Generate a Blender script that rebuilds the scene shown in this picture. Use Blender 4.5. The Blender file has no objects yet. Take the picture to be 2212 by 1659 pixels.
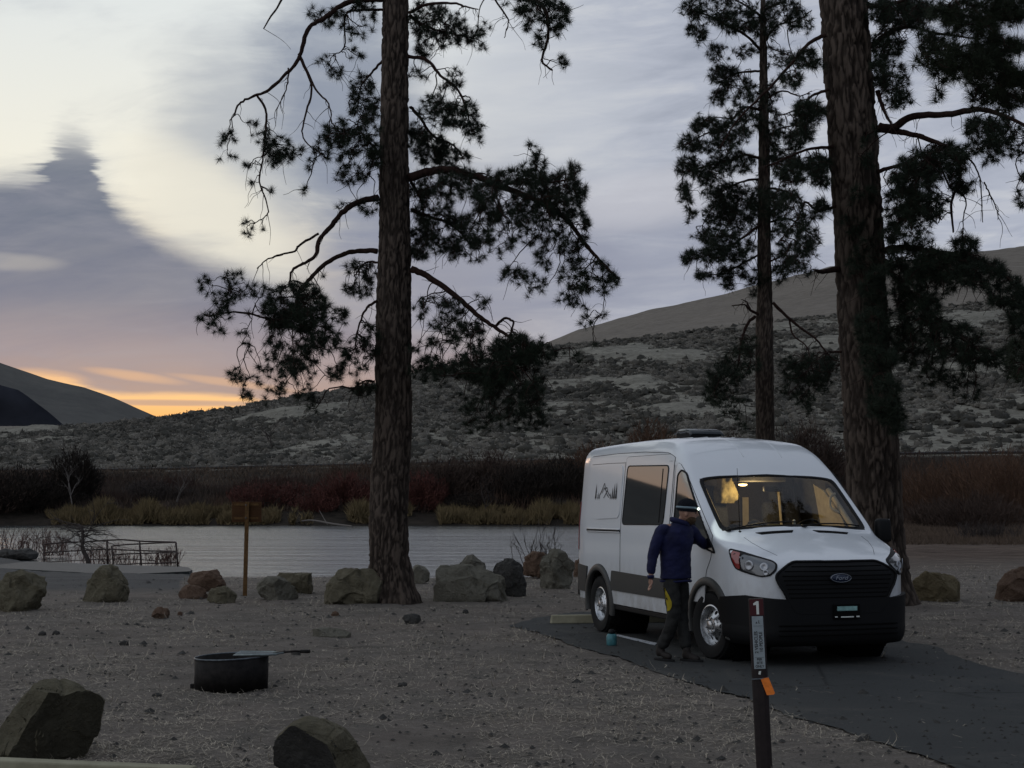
import bpy, bmesh, math, random
import numpy as np
from mathutils import Vector, Matrix, noise
from mathutils.bvhtree import BVHTree
random.seed(7)
rng = np.random.default_rng(7)
rad = math.radians
FPX = 3195.0; CAMH = 1.755; PIT = rad(4.41); CX = 1106.0; CY = 829.5
scene = bpy.context.scene
COL = scene.collection

# ---------------------------------------------------------------- helpers
def ray(px, py):
    u = (px - CX) / FPX; w = -(py - CY) / FPX
    cp, sp = math.cos(PIT), math.sin(PIT)
    return Vector((u, cp - w * sp, sp + w * cp))
def at_z(px, py, z=0.0):
    d = ray(px, py); t = (z - CAMH) / d.z
    return Vector((d.x * t, d.y * t, z))
def at_y(px, py, Y):
    d = ray(px, py); t = Y / d.y
    return Vector((d.x * t, Y, CAMH + d.z * t))
def tag(o, label=None, cat=None, group=None, kind=None):
    if label: o['label'] = label
    if cat: o['category'] = cat
    if group: o['group'] = group
    if kind: o['kind'] = kind
    return o
def empty(name, loc, rz=0.0):
    o = bpy.data.objects.new(name, None); COL.objects.link(o)
    o.location = loc; o.rotation_euler = (0, 0, rz); return o
def link(name, me, mats, parent=None, smooth=False):
    if mats is not None:
        for m in (mats if isinstance(mats, (list, tuple)) else [mats]): me.materials.append(m)
    o = bpy.data.objects.new(name, me); COL.objects.link(o)
    if parent is not None: o.parent = parent
    if smooth: me.polygons.foreach_set('use_smooth', [True] * len(me.polygons))
    return o
class MB:
    def __init__(s): s.v = []; s.f = []; s.m = []
    def add(s, vs, fs, mi=0):
        b = len(s.v); s.v.extend([tuple(p) for p in vs])
        s.f.extend([tuple(b + i for i in f) for f in fs]); s.m.extend([mi] * len(fs))
    def box(s, c, size, rot=None, mi=0, taper=1.0):
        x, y, z = size[0] / 2, size[1] / 2, size[2] / 2
        R = rot if rot is not None else Matrix.Identity(3); c = Vector(c); vs = []
        for k in (-1, 1):
            t = taper if k > 0 else 1
            for a, b in ((-1, -1), (1, -1), (1, 1), (-1, 1)): vs.append(c + R @ Vector((a * x * t, b * y * t, k * z)))
        s.add(vs, [(3, 2, 1, 0), (4, 5, 6, 7), (0, 1, 5, 4), (1, 2, 6, 5), (2, 3, 7, 6), (3, 0, 4, 7)], mi)
    def tube(s, pts, rs, n=6, mi=0, cap=True):
        pts = [Vector(p) for p in pts]
        if not isinstance(rs, (list, tuple)): rs = [rs] * len(pts)
        b = len(s.v); up = Vector((0.13, 0.31, 0.94))
        for i, p in enumerate(pts):
            a = pts[max(i - 1, 0)]; c = pts[min(i + 1, len(pts) - 1)]; t = (c - a)
            t = t.normalized() if t.length > 1e-9 else Vector((0, 0, 1))
            x = up - t * up.dot(t)
            if x.length < 1e-3: x = Vector((1, 0, 0)) - t * t.x
            x.normalize(); up = x; y = t.cross(x)
            for k in range(n):
                an = 2 * math.pi * k / n
                q = p + (x * math.cos(an) + y * math.sin(an)) * rs[i]; s.v.append((q.x, q.y, q.z))
        for i in range(len(pts) - 1):
            for k in range(n):
                k2 = (k + 1) % n
                s.f.append((b + i * n + k, b + i * n + k2, b + (i + 1) * n + k2, b + (i + 1) * n + k)); s.m.append(mi)
        if cap:
            s.f.append(tuple(b + k for k in reversed(range(n)))); s.m.append(mi)
            e = b + (len(pts) - 1) * n
            s.f.append(tuple(e + k for k in range(n))); s.m.append(mi)
    def lathe(s, prof, n=24, c=(0, 0, 0), axis='z', mi=0):
        b = len(s.v); c = Vector(c)
        for r, h in prof:
            for k in range(n):
                a = 2 * math.pi * k / n; p = (r * math.cos(a), r * math.sin(a), h)
                if axis == 'x': p = (h, r * math.cos(a), r * math.sin(a))
                if axis == 'y': p = (r * math.cos(a), h, r * math.sin(a))
                s.v.append((c.x + p[0], c.y + p[1], c.z + p[2]))
        for i in range(len(prof) - 1):
            for k in range(n):
                k2 = (k + 1) % n
                s.f.append((b + i * n + k, b + i * n + k2, b + (i + 1) * n + k2, b + (i + 1) * n + k)); s.m.append(mi)
    def build(s, name, mats, parent=None, smooth=False, bevel=0.0):
        me = bpy.data.meshes.new(name); me.from_pydata(s.v, [], s.f)
        if any(s.m): me.polygons.foreach_set('material_index', s.m)
        me.update(); o = link(name, me, mats, parent, smooth)
        if bevel:
            m = o.modifiers.new('b', 'BEVEL'); m.width = bevel; m.segments = 2; m.limit_method = 'ANGLE'
        return o
def np_mesh(name, V, Fq, mats, parent=None, smooth=False, attr=None):
    V = np.asarray(V, dtype=np.float32); Fq = np.asarray(Fq, dtype=np.int32); k = Fq.shape[1]
    me = bpy.data.meshes.new(name); me.vertices.add(len(V)); me.vertices.foreach_set('co', V.ravel())
    me.loops.add(Fq.size); me.loops.foreach_set('vertex_index', Fq.ravel())
    me.polygons.add(len(Fq)); me.polygons.foreach_set('loop_start', np.arange(len(Fq), dtype=np.int32) * k)
    if attr:
        for nm, arr in attr.items():
            a = me.attributes.new(nm, 'FLOAT', 'POINT'); a.data.foreach_set('value', np.asarray(arr, dtype=np.float32))
    me.update(calc_edges=True); me.validate()
    return link(name, me, mats, parent, smooth)
def pchip(xs, ys):
    xs = np.array(xs, float); ys = np.array(ys, float); h = np.diff(xs); d = np.diff(ys) / h
    m = np.zeros(len(xs)); m[0] = d[0]; m[-1] = d[-1]
    for i in range(1, len(xs) - 1):
        m[i] = 0 if d[i - 1] * d[i] <= 0 else 2 * d[i - 1] * d[i] / (d[i - 1] + d[i])
    def f(x):
        x = min(max(x, xs[0]), xs[-1]); i = min(int(np.searchsorted(xs, x, side='right')) - 1, len(h) - 1); i = max(i, 0)
        t = (x - xs[i]) / h[i]
        return float((2*t**3-3*t*t+1)*ys[i] + (t**3-2*t*t+t)*h[i]*m[i] + (-2*t**3+3*t*t)*ys[i+1] + (t**3-t*t)*h[i]*m[i+1])
    return f

# ---------------------------------------------------------------- materials
class NT:
    def __init__(s, name):
        s.mat = bpy.data.materials.new(name); s.mat.use_nodes = True; s.t = s.mat.node_tree
        s.b = s.t.nodes['Principled BSDF']; s.out = s.t.nodes['Material Output']
    def n(s, typ, **kw):
        nd = s.t.nodes.new(typ)
        for k, v in kw.items(): setattr(nd, k, v)
        return nd
    def l(s, a, b): s.t.links.new(a, b)
    def tc(s, sc=(1, 1, 1), kind='Object'):
        t = s.n('ShaderNodeTexCoord'); m = s.n('ShaderNodeMapping'); m.inputs['Scale'].default_value = sc
        s.l(t.outputs[kind], m.inputs[0]); return m.outputs[0]
    def noise(s, vec, scale, det=4, rough=.55, dist=0.0):
        n = s.n('ShaderNodeTexNoise'); s.l(vec, n.inputs['Vector'])
        n.inputs['Scale'].default_value = scale; n.inputs['Detail'].default_value = det
        n.inputs['Roughness'].default_value = rough; n.inputs['Distortion'].default_value = dist
        return n.outputs[0]
    def ramp(s, fac, stops, interp='LINEAR'):
        r = s.n('ShaderNodeValToRGB'); r.color_ramp.interpolation = interp; e = r.color_ramp.elements
        e[0].position = stops[0][0]; e[0].color = (*stops[0][1], 1); e[1].position = stops[-1][0]; e[1].color = (*stops[-1][1], 1)
        for p, c in stops[1:-1]:
            x = e.new(p); x.color = (*c, 1)
        s.l(fac, r.inputs[0]); return r.outputs[0]
    def mix(s, f, a, b, bt='MIX'):
        m = s.n('ShaderNodeMix', data_type='RGBA', blend_type=bt)
        for sock, v in ((m.inputs[0], f), (m.inputs[6], a), (m.inputs[7], b)):
            if isinstance(v, (int, float)): sock.default_value = v
            elif isinstance(v, tuple): sock.default_value = (*v, 1)
            else: s.l(v, sock)
        return m.outputs[2]
    def math(s, op, a, b=None, c=None, clamp=False):
        m = s.n('ShaderNodeMath', operation=op); m.use_clamp = clamp
        for i, v in enumerate((a, b, c)):
            if v is None: continue
            if isinstance(v, (int, float)): m.inputs[i].default_value = v
            else: s.l(v, m.inputs[i])
        return m.outputs[0]
    def bump(s, h, strength=.5, dist=.02):
        b = s.n('ShaderNodeBump'); b.inputs['Strength'].default_value = strength; b.inputs['Distance'].default_value = dist
        s.l(h, b.inputs['Height']); s.l(b.outputs[0], s.b.inputs['Normal'])
    def col(s, c):
        if isinstance(c, tuple): s.b.inputs['Base Color'].default_value = (*c, 1)
        else: s.l(c, s.b.inputs['Base Color'])
    def rough(s, r, metal=0.0, spec=.5):
        if isinstance(r, (int, float)): s.b.inputs['Roughness'].default_value = r
        else: s.l(r, s.b.inputs['Roughness'])
        s.b.inputs['Metallic'].default_value = metal; s.b.inputs['Specular IOR Level'].default_value = spec
def simple(name, c, r=.6, metal=0.0, spec=.4, nscale=0, var=.25, bump=0, coat=0):
    t = NT(name)
    if nscale:
        v = t.tc(); f = t.noise(v, nscale, 5)
        lo = tuple(x * (1 - var) for x in c); hi = tuple(min(1, x * (1 + var)) for x in c)
        t.col(t.ramp(f, [(.3, lo), (.7, hi)]))
        if bump: t.bump(f, .6, bump)
    else: t.col(c)
    t.rough(r, metal, spec); t.b.inputs['Coat Weight'].default_value = coat; t.b.inputs['Coat Roughness'].default_value = .05
    return t.mat
def emis(name, c, s):
    t = NT(name); t.col((0, 0, 0)); t.b.inputs['Emission Color'].default_value = (*c, 1); t.b.inputs['Emission Strength'].default_value = s
    return t.mat
M = {}
def mk_materials():
    t = NT('van_paint'); v = t.tc(); d = t.noise(v, 1.3, 6, .6); w = t.noise(v, 60, 3)
    t.col(t.mix(t.math('MULTIPLY', d, .35), (.68, .71, .74), (.54, .56, .58))); t.rough(t.math('MULTIPLY_ADD', w, .08, .26), 0, .5)
    sz = t.n('ShaderNodeSeparateXYZ'); t.l(t.tc(), sz.inputs[0]); dm = t.n('ShaderNodeMapRange'); t.l(sz.outputs[2], dm.inputs[0]); dm.inputs[1].default_value = 1.05; dm.inputs[2].default_value = .38; dm.inputs[3].default_value = 0; dm.inputs[4].default_value = 1
    dirt = t.math('MULTIPLY', dm.outputs[0], t.ramp(t.noise(t.tc((1, 1, .5)), 7, 7, .75), [(.35, (.1, .1, .1)), (.7, (.8, .8, .8))])); t.col(t.mix(dirt, t.mix(t.math('MULTIPLY', d, .35), (.68, .71, .74), (.54, .56, .58)), (.24, .21, .17)))
    t.b.inputs['Coat Weight'].default_value = .7; t.b.inputs['Coat Roughness'].default_value = .07; M['paint'] = t.mat
    M['plastic'] = simple('black_plastic', (.005, .005, .0055), .6, 0, .22, 120, .3, .0005); M['emblem_metal'] = simple('emblem_metal', (.30, .31, .33), .3, .9)
    M['clad'] = simple('grey_cladding', (.042, .042, .040), .5, 0, .35, 150, .25, .0005)
    M['rubber'] = simple('tyre_rubber', (.012, .012, .012), .8, 0, .2, 80, .3)
    M['rim'] = simple('rim_metal', (.55, .56, .57), .25, .9, .5, 30, .15)
    M['dark'] = simple('deep_black', (.004, .004, .004), .9, 0, .1)
    M['seam'] = simple('door_gap', (.03, .03, .032), .8)
    M['reflector'] = simple('lamp_reflector', (.35, .36, .38), .3, .8); M['vent'] = simple('smoked_vent', (.03, .035, .038), .2, 0, .6); M['chrome'] = simple('chrome', (.75, .76, .78), .12, 1)
    t = NT('privacy_glass'); t.col((.008, .009, .009)); t.rough(.03, 0, .9); t.b.inputs['IOR'].default_value = 2.3; M['sideglass'] = t.mat
    t = NT('windshield_glass'); g = t.n('ShaderNodeBsdfGlossy'); g.inputs['Roughness'].default_value = .02
    tr = t.n('ShaderNodeBsdfTransparent'); tr.inputs[0].default_value = (.80, .84, .83, 1)
    fr = t.n('ShaderNodeFresnel'); fr.inputs[0].default_value = 1.45; mx = t.n('ShaderNodeMixShader')
    t.l(fr.outputs[0], mx.inputs[0]); t.l(tr.outputs[0], mx.inputs[1]); t.l(g.outputs[0], mx.inputs[2]); t.l(mx.outputs[0], t.out.inputs[0]); M['glass'] = t.mat
    t = NT('lamp_lens'); t.col((.09, .095, .10)); t.rough(.12, .3, .7); t.b.inputs['Coat Weight'].default_value = 1; M['lens'] = t.mat
    M['redlens'] = simple('red_lens', (.22, .012, .008), .15, 0, .6, coat=1)
    M['emblem'] = simple('emblem_blue', (.01, .016, .04), .25, .2, .6)
    M['beige'] = simple('beige_trim', (.42, .37, .28), .7, 0, .3, 12, .15)
    M['lining'] = simple('cab_lining', (.10, .095, .085), .85, 0, .2, 20, .2); M['seat'] = simple('seat_fabric', (.035, .036, .038), .9, 0, .2, 60, .3)
    M['dash'] = simple('dash_plastic', (.05, .045, .04), .7, 0, .3, 40, .2)
    M['jacket_yellow'] = simple('yellow_fabric', (.30, .25, .13), .8, 0, .2, 9, .6)
    M['bulb'] = emis('warm_bulb', (1.0, .66, .26), 5)
    M['headlamp_light'] = emis('headlamp_light', (.85, 1.0, .85), 9)
    M['teal'] = simple('teal_plastic', (.05, .17, .19), .45, 0, .4, 20, .3)
    M['orange'] = simple('orange_paper', (.78, .20, .025), .6, 0, .3, 40, .15)
    M['maroon'] = simple('maroon_post', (.016, .010, .010), .55, 0, .3, 30, .35)
    M['maroon_cap'] = simple('maroon_decal', (.055, .008, .011), .5, 0, .3)
    M['paper'] = simple('grey_sticker', (.27, .31, .33), .5, 0, .3, 25, .12)
    M['white'] = simple('white_print', (.62, .64, .60), .5)
    M['ink'] = simple('black_print', (.02, .02, .022), .6)
    M['navy'] = simple('navy_jacket', (.007, .009, .042), .75, 0, .25, 9, .3, .004)
    M['trouser'] = simple('dark_trousers', (.022, .022, .021), .85, 0, .2, 14, .35, .005)
    M['boot'] = simple('boot_leather', (.018, .014, .012), .7, 0, .3, 30, .3)
    M['skin'] = simple('skin', (.30, .17, .12), .55, 0, .4, 20, .15)
    M['glove'] = simple('dark_gloves', (.016, .015, .016), .8, 0, .2, 30, .3)
    M['beard'] = simple('beard_hair', (.055, .035, .020), .9, 0, .2, 90, .5, .004)
    M['hat'] = simple('black_knit', (.010, .011, .015), .95, 0, .1, 70, .4, .003)
    M['band'] = simple('lamp_strap', (.16, .22, .25), .7)
    M['yellow'] = simple('yellow_panel', (.30, .23, .015), .7, 0, .2, 20, .3)
    M['iron'] = simple('fire_ring_iron', (.013, .011, .010), .75, .3, .3, 18, .6, .004)
    M['rimiron'] = simple('worn_rim_iron', (.09, .10, .11), .45, .7, .4, 25, .4)
    M['grate'] = simple('grate_steel', (.20, .23, .23), .5, .6, .4, 20, .35)
    M['gate'] = simple('rusty_pipe', (.055, .040, .036), .7, .3, .3, 18, .5)
    M['postwood'] = simple('weathered_post', (.125, .070, .028), .85, 0, .2, 22, .35, .006)
    t = NT('sign_board'); v = t.tc((1, 1, 1)); f = t.noise(v, 3, 6, .6); g = t.noise(t.tc((60, 60, 3)), 1.5, 3)
    t.col(t.mix(g, t.ramp(f, [(.3, (.050, .022, .009)), (.7, (.125, .056, .020))]), (.07, .035, .015))); t.rough(.8, 0, .2); M['signboard'] = t.mat
    # concrete
    t = NT('concrete'); v = t.tc(); f = t.noise(v, 2.5, 8, .65); g = t.noise(v, 60, 4)
    t.col(t.mix(.35, t.ramp(f, [(.3, (.065, .062, .056)), (.7, (.115, .11, .10))]), t.ramp(g, [(.3, (.13, .12, .11)), (.7, (.34, .32, .29))])))
    t.rough(.9, 0, .2); t.bump(g, .5, .006); M['concrete'] = t.mat
    t = NT('wheel_stop_concrete'); v = t.tc(); f = t.noise(v, 5, 8, .65); t.col(t.ramp(f, [(.3, (.19, .175, .12)), (.7, (.32, .30, .215))])); t.rough(.9, 0, .2); t.bump(f, .5, .01); M['stopconc'] = t.mat
    M['darkconc'] = simple('dark_concrete', (.035, .040, .038), .8, 0, .2, 5, .5, .01)
    # asphalt
    t = NT('asphalt'); v = t.tc(); f = t.noise(v, 1.1, 6, .6); g = t.noise(v, 190, 3, .7); sp = t.noise(v, 45, 3, .8)
    c = t.mix(.5, t.ramp(f, [(.3, (.024, .026, .026)), (.7, (.042, .044, .042))]), t.ramp(g, [(.35, (.012, .013, .013)), (.75, (.085, .088, .086))]))
    c = t.mix(t.ramp(sp, [(.66, (0, 0, 0)), (.74, (.6, .6, .6))]), c, (.10, .082, .062))
    c = t.mix(t.ramp(t.noise(v, .55, 8, .75, 1.2), [(.50, (0, 0, 0)), (.66, (.65, .65, .65))]), c, (.075, .070, .062)); c = t.mix(t.ramp(t.noise(v, 1.9, 7, .8, 1.5), [(.30, (.75, .75, .75)), (.42, (0, 0, 0))]), c, (.014, .015, .015))
    cr = t.n('ShaderNodeTexVoronoi', feature='DISTANCE_TO_EDGE'); wv = t.mix(.12, v, t.n('ShaderNodeTexNoise').outputs[1]); t.l(wv, cr.inputs['Vector']); cr.inputs['Scale'].default_value = .30; c = t.mix(t.math('MULTIPLY', t.ramp(cr.outputs['Distance'], [(.002, (.8, .8, .8)), (.008, (0, 0, 0))]), t.ramp(t.noise(v, .8, 3), [(.48, (0, 0, 0)), (.56, (1, 1, 1))])), c, (.012, .012, .012))
    t.col(c); t.rough(.88, 0, .25); t.bump(g, .7, .006); M['asphalt'] = t.mat
    t = NT('worn_white_paint'); v = t.tc(); g = t.noise(v, 30, 5, .7); t.col(t.ramp(g, [(.38, (.09, .09, .09)), (.5, (.5, .52, .55))])); t.rough(.8); M['line'] = t.mat
    # rock
    for nm, lo, mid, hi in (('rock_olive', (0.055, 0.047, 0.029), (0.130, 0.114, 0.075), (0.227, 0.205, 0.146)), ('rock_olive_shaded', (.022, .019, .013), (.055, .049, .033), (.10, .09, .065)), ('rock_grey', (0.075, 0.069, 0.052), (0.166, 0.155, 0.122), (0.260, 0.247, 0.202)),  # second olive is the first one darkened, for a facet in shade
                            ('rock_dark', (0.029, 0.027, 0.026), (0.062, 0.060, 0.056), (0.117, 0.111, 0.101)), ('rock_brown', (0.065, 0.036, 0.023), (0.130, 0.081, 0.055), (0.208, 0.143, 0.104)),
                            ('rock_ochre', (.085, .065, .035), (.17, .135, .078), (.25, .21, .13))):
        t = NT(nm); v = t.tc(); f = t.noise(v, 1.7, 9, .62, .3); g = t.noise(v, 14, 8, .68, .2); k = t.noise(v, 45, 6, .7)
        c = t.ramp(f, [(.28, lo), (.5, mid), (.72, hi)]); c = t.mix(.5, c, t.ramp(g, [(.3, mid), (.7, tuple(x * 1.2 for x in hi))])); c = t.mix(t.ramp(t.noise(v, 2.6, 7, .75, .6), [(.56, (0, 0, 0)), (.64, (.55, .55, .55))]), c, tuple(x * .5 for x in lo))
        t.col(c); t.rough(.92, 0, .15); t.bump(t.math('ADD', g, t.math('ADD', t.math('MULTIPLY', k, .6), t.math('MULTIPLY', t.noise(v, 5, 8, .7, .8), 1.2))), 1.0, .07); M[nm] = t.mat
    # bark
    for nm, a, b, cc in (('bark_pine', (.005, .004, .0035), (.032, .025, .021), (.110, .086, .070)), ('bark_twig', (.012, .007, .006), (.03, .017, .014), (.055, .034, .027))):
        t = NT(nm); v = t.tc((1, 1, .28)); f = t.noise(v, 16, 8, .7, .6); k = t.noise(t.tc(), 60, 6, .7); w = t.noise(t.tc(), 1.2, 3)
        h = t.n('ShaderNodeAttribute'); h.attribute_name = 'ridge'
        if nm == 'bark_pine':
            fac = t.math('ADD', t.math('MULTIPLY', f, .42), t.math('MULTIPLY', h.outputs['Fac'], .68), clamp=True)
            c = t.ramp(fac, [(.30, a), (.58, b), (.92, cc)]); c = t.mix(t.math('MULTIPLY', w, .5), c, tuple(x * .75 for x in cc))
        else: c = t.ramp(f, [(.3, a), (.5, b), (.75, cc)])
        t.col(c); t.rough(.95, 0, .1); t.bump(t.math('ADD', f, t.math('MULTIPLY', k, .4)), .9, .02 if nm == 'bark_pine' else .006); M[nm] = t.mat
    M['bark_far'] = simple('bark_grey', (.060, .050, .046), .95, 0, .1, 12, .4, .01)
    M['bark_mid'] = simple('bark_mid', (.13, .115, .105), .95, 0, .1, 9, .3); M['bark_pale'] = simple('bark_pale', (.21, .19, .175), .9, 0, .1, 9, .3)
    def leaf(nm, lo, hi, sc=1.2, r=.85):
        t = NT(nm); v = t.tc(); f = t.noise(v, sc, 4, .7)
        oi = t.n('ShaderNodeNewGeometry'); t.col(t.mix(t.math('MULTIPLY', oi.outputs['Random Per Island'], .7), t.ramp(f, [(.3, lo), (.7, hi)]), hi)); t.rough(r, 0, .15); M[nm] = t.mat
    leaf('needles', (.009, .014, .010), (.028, .038, .024), 2.0, .7)
    leaf('needles_olive', (.009, .013, .008), (.026, .034, .018), 2.0, .7)
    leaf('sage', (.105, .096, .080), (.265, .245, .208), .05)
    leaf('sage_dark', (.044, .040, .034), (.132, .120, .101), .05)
    leaf('golden_grass', (.070, .054, .028), (.185, .138, .072), .5)
    leaf('red_willow', (.034, .015, .013), (.115, .045, .036), .6)
    t = NT('thicket'); v = t.tc(); f = t.noise(v, .05, 5, .65); g2 = t.noise(v, .5, 4, .7); oi = t.n('ShaderNodeNewGeometry')
    t.col(t.mix(t.math('MULTIPLY', oi.outputs['Random Per Island'], .6), t.ramp(f, [(.34, (.028, .022, .019)), (.44, (.060, .032, .026)), (.52, (.060, .051, .044)), (.60, (.095, .055, .038)), (.68, (.075, .067, .057))]), t.ramp(g2, [(.3, (.018, .014, .012)), (.7, (.095, .072, .055))]))); t.rough(.9, 0, .1); M['thicket'] = t.mat
    leaf('brown_willow', (.020, .014, .012), (.070, .048, .038), .4)
    leaf('grey_willow', (.026, .021, .020), (.075, .062, .055), .4)
    leaf('dark_willow', (.012, .010, .009), (.035, .027, .022), .4)
    leaf('orange_willow', (.040, .024, .018), (.115, .066, .042), .5)
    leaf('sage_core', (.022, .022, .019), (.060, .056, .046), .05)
    leaf('brown_grass', (.045, .032, .025), (.13, .095, .07), .4)
    leaf('straw', (.12, .10, .078), (.48, .42, .33), 2.5)
    leaf('dead_weed', (.05, .028, .024), (.14, .085, .070), 1.5)
    M['steel_rail'] = simple('rail_steel', (.03, .03, .03), .6, .3)
    # ground
    t = NT('ground_cover'); za = t.n('ShaderNodeAttribute'); za.attribute_name = 'zone'; za = za.outputs['Fac']
    v = t.tc(); big = t.noise(v, .22, 5, .6); mid = t.noise(v, 1.6, 6, .65, .4); fine = t.noise(t.tc((1, 1.6, 1)), 34, 6, .75); grit = t.noise(v, 130, 4, .8)
    fib = t.noise(t.tc((9, 55, 20)), 1.3, 5, .7, 1.8)
    soil = t.ramp(fine, [(.30, (0.039, 0.036, 0.034)), (.5, (0.112, 0.104, 0.095)), (.72, (0.266, 0.246, 0.227))])
    soil = t.mix(t.ramp(t.noise(t.tc((.7, 2.4, 1)), .9, 7, .72, .6), [(.36, (.62, .62, .62)), (.58, (0, 0, 0))]), soil, (.040, .035, .031))
    soil = t.mix(t.ramp(mid, [(.38, (0, 0, 0)), (.62, (.75, .75, .75))]), soil, t.ramp(fib, [(.35, (0.067, 0.059, 0.053)), (.62, (0.315, 0.273, 0.249))]))
    soil = t.mix(t.ramp(t.noise(v, .33, 6, .7), [(.48, (0, 0, 0)), (.66, (.45, .45, .45))]), soil, (.165, .132, .116), 'MIX')
    soil = t.mix(.35, soil, t.ramp(grit, [(.3, (0.031, 0.027, 0.024)), (.7, (0.266, 0.231, 0.203))]))
    gravel = t.mix(.45, t.ramp(t.noise(v, .5, 6), [(.3, (0.100, 0.100, 0.100)), (.7, (0.180, 0.180, 0.180))]), t.ramp(grit, [(.3, (0.057, 0.057, 0.057)), (.7, (0.228, 0.228, 0.228))]))
    gp = t.noise(t.tc((1, 1, 1)), .16, 9, .78, .5); gp2 = t.noise(v, .9, 6, .8)
    hill = t.ramp(gp, [(.34, (0.081, 0.074, 0.061)), (.48, (0.155, 0.146, 0.121)), (.60, (0.270, 0.254, 0.213))]); hill = t.mix(.5, hill, t.ramp(gp2, [(.35, (0.047, 0.045, 0.036)), (.65, (0.297, 0.277, 0.230))]))
    tanc0 = 0
    tanc = t.ramp(t.noise(v, .018, 8, .6), [(.3, (.130, .112, .093)), (.7, (.185, .160, .134))]); tanc = t.mix(.5, tanc, t.ramp(t.noise(t.tc((.35, .8, 3.0)), .32, 9, .85), [(.38, (.05, .045, .037)), (.60, (.25, .22, .185))]))
    bankc = t.ramp(t.noise(v, .8, 7, .7), [(.3, (.014, .012, .010)), (.7, (.045, .036, .028))])
    def sel(a, b, p, q): return t.mix(t.math('DIVIDE', t.math('SUBTRACT', za, p), q - p, clamp=True), a, b)
    soil = t.mix(1.0, soil, (1.13, 1.13, 1.09), 'MULTIPLY'); gravel = t.mix(1.0, gravel, (.75, .73, .70), 'MULTIPLY')
    flat = t.ramp(t.noise(t.tc((.5, 1.6, 1)), 1.1, 8, .75, .5), [(.32, (.040, .029, .023)), (.5, (.095, .070, .056)), (.68, (.19, .145, .115))])
    c = sel(flat, soil, 0.0, 1.0); c = sel(c, gravel, 1.0, 2.0); c = sel(c, bankc, 2.0, 3.0); c = sel(c, hill, 3.0, 4.0); c = sel(c, tanc, 4.0, 5.0)
    t.col(c); t.rough(.97, 0, .08); t.bump(t.math('ADD', fine, t.math('MULTIPLY', grit, .6)), .8, .03); M['ground'] = t.mat
    t = NT('far_mountain'); v = t.tc(); f = t.noise(v, .0035, 8, .62); g = t.noise(v, .03, 7, .75)
    t.col(t.mix(.4, t.ramp(f, [(.3, (.085, .085, .082)), (.7, (.125, .122, .112))]), t.ramp(g, [(.3, (.07, .07, .07)), (.7, (.14, .135, .125))]))); t.rough(1, 0, 0); M['farmt'] = t.mat
    M['spur'] = simple('dark_spur', (.030, .032, .040), 1, 0, 0, .02, .45)
    t = NT('road_gravel'); v = t.tc(); t.col(t.ramp(t.noise(v, 2, 5), [(.3, (.12, .12, .12)), (.7, (.19, .185, .18))])); t.rough(.95); M['bench'] = t.mat
    # water
    t = NT('river_water'); t.col((.030, .036, .038)); t.rough(.16, 0, 1.0); t.b.inputs['IOR'].default_value = 1.6
    v = t.tc((.13, .42, 1)); a = t.noise(v, 1.3, 5, .62, .3); b = t.noise(t.tc((.3, 3.6, 1)), 1.5, 4, .6, .2); d2 = t.noise(t.tc((.04, .17, 1)), 1.0, 5, .65, 1.2)
    t.bump(t.math('ADD', t.math('MULTIPLY', a, 1.0), t.math('ADD', t.math('MULTIPLY', b, .25), t.math('MULTIPLY', d2, 3.4))), .95, .11); M['water'] = t.mat
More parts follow.
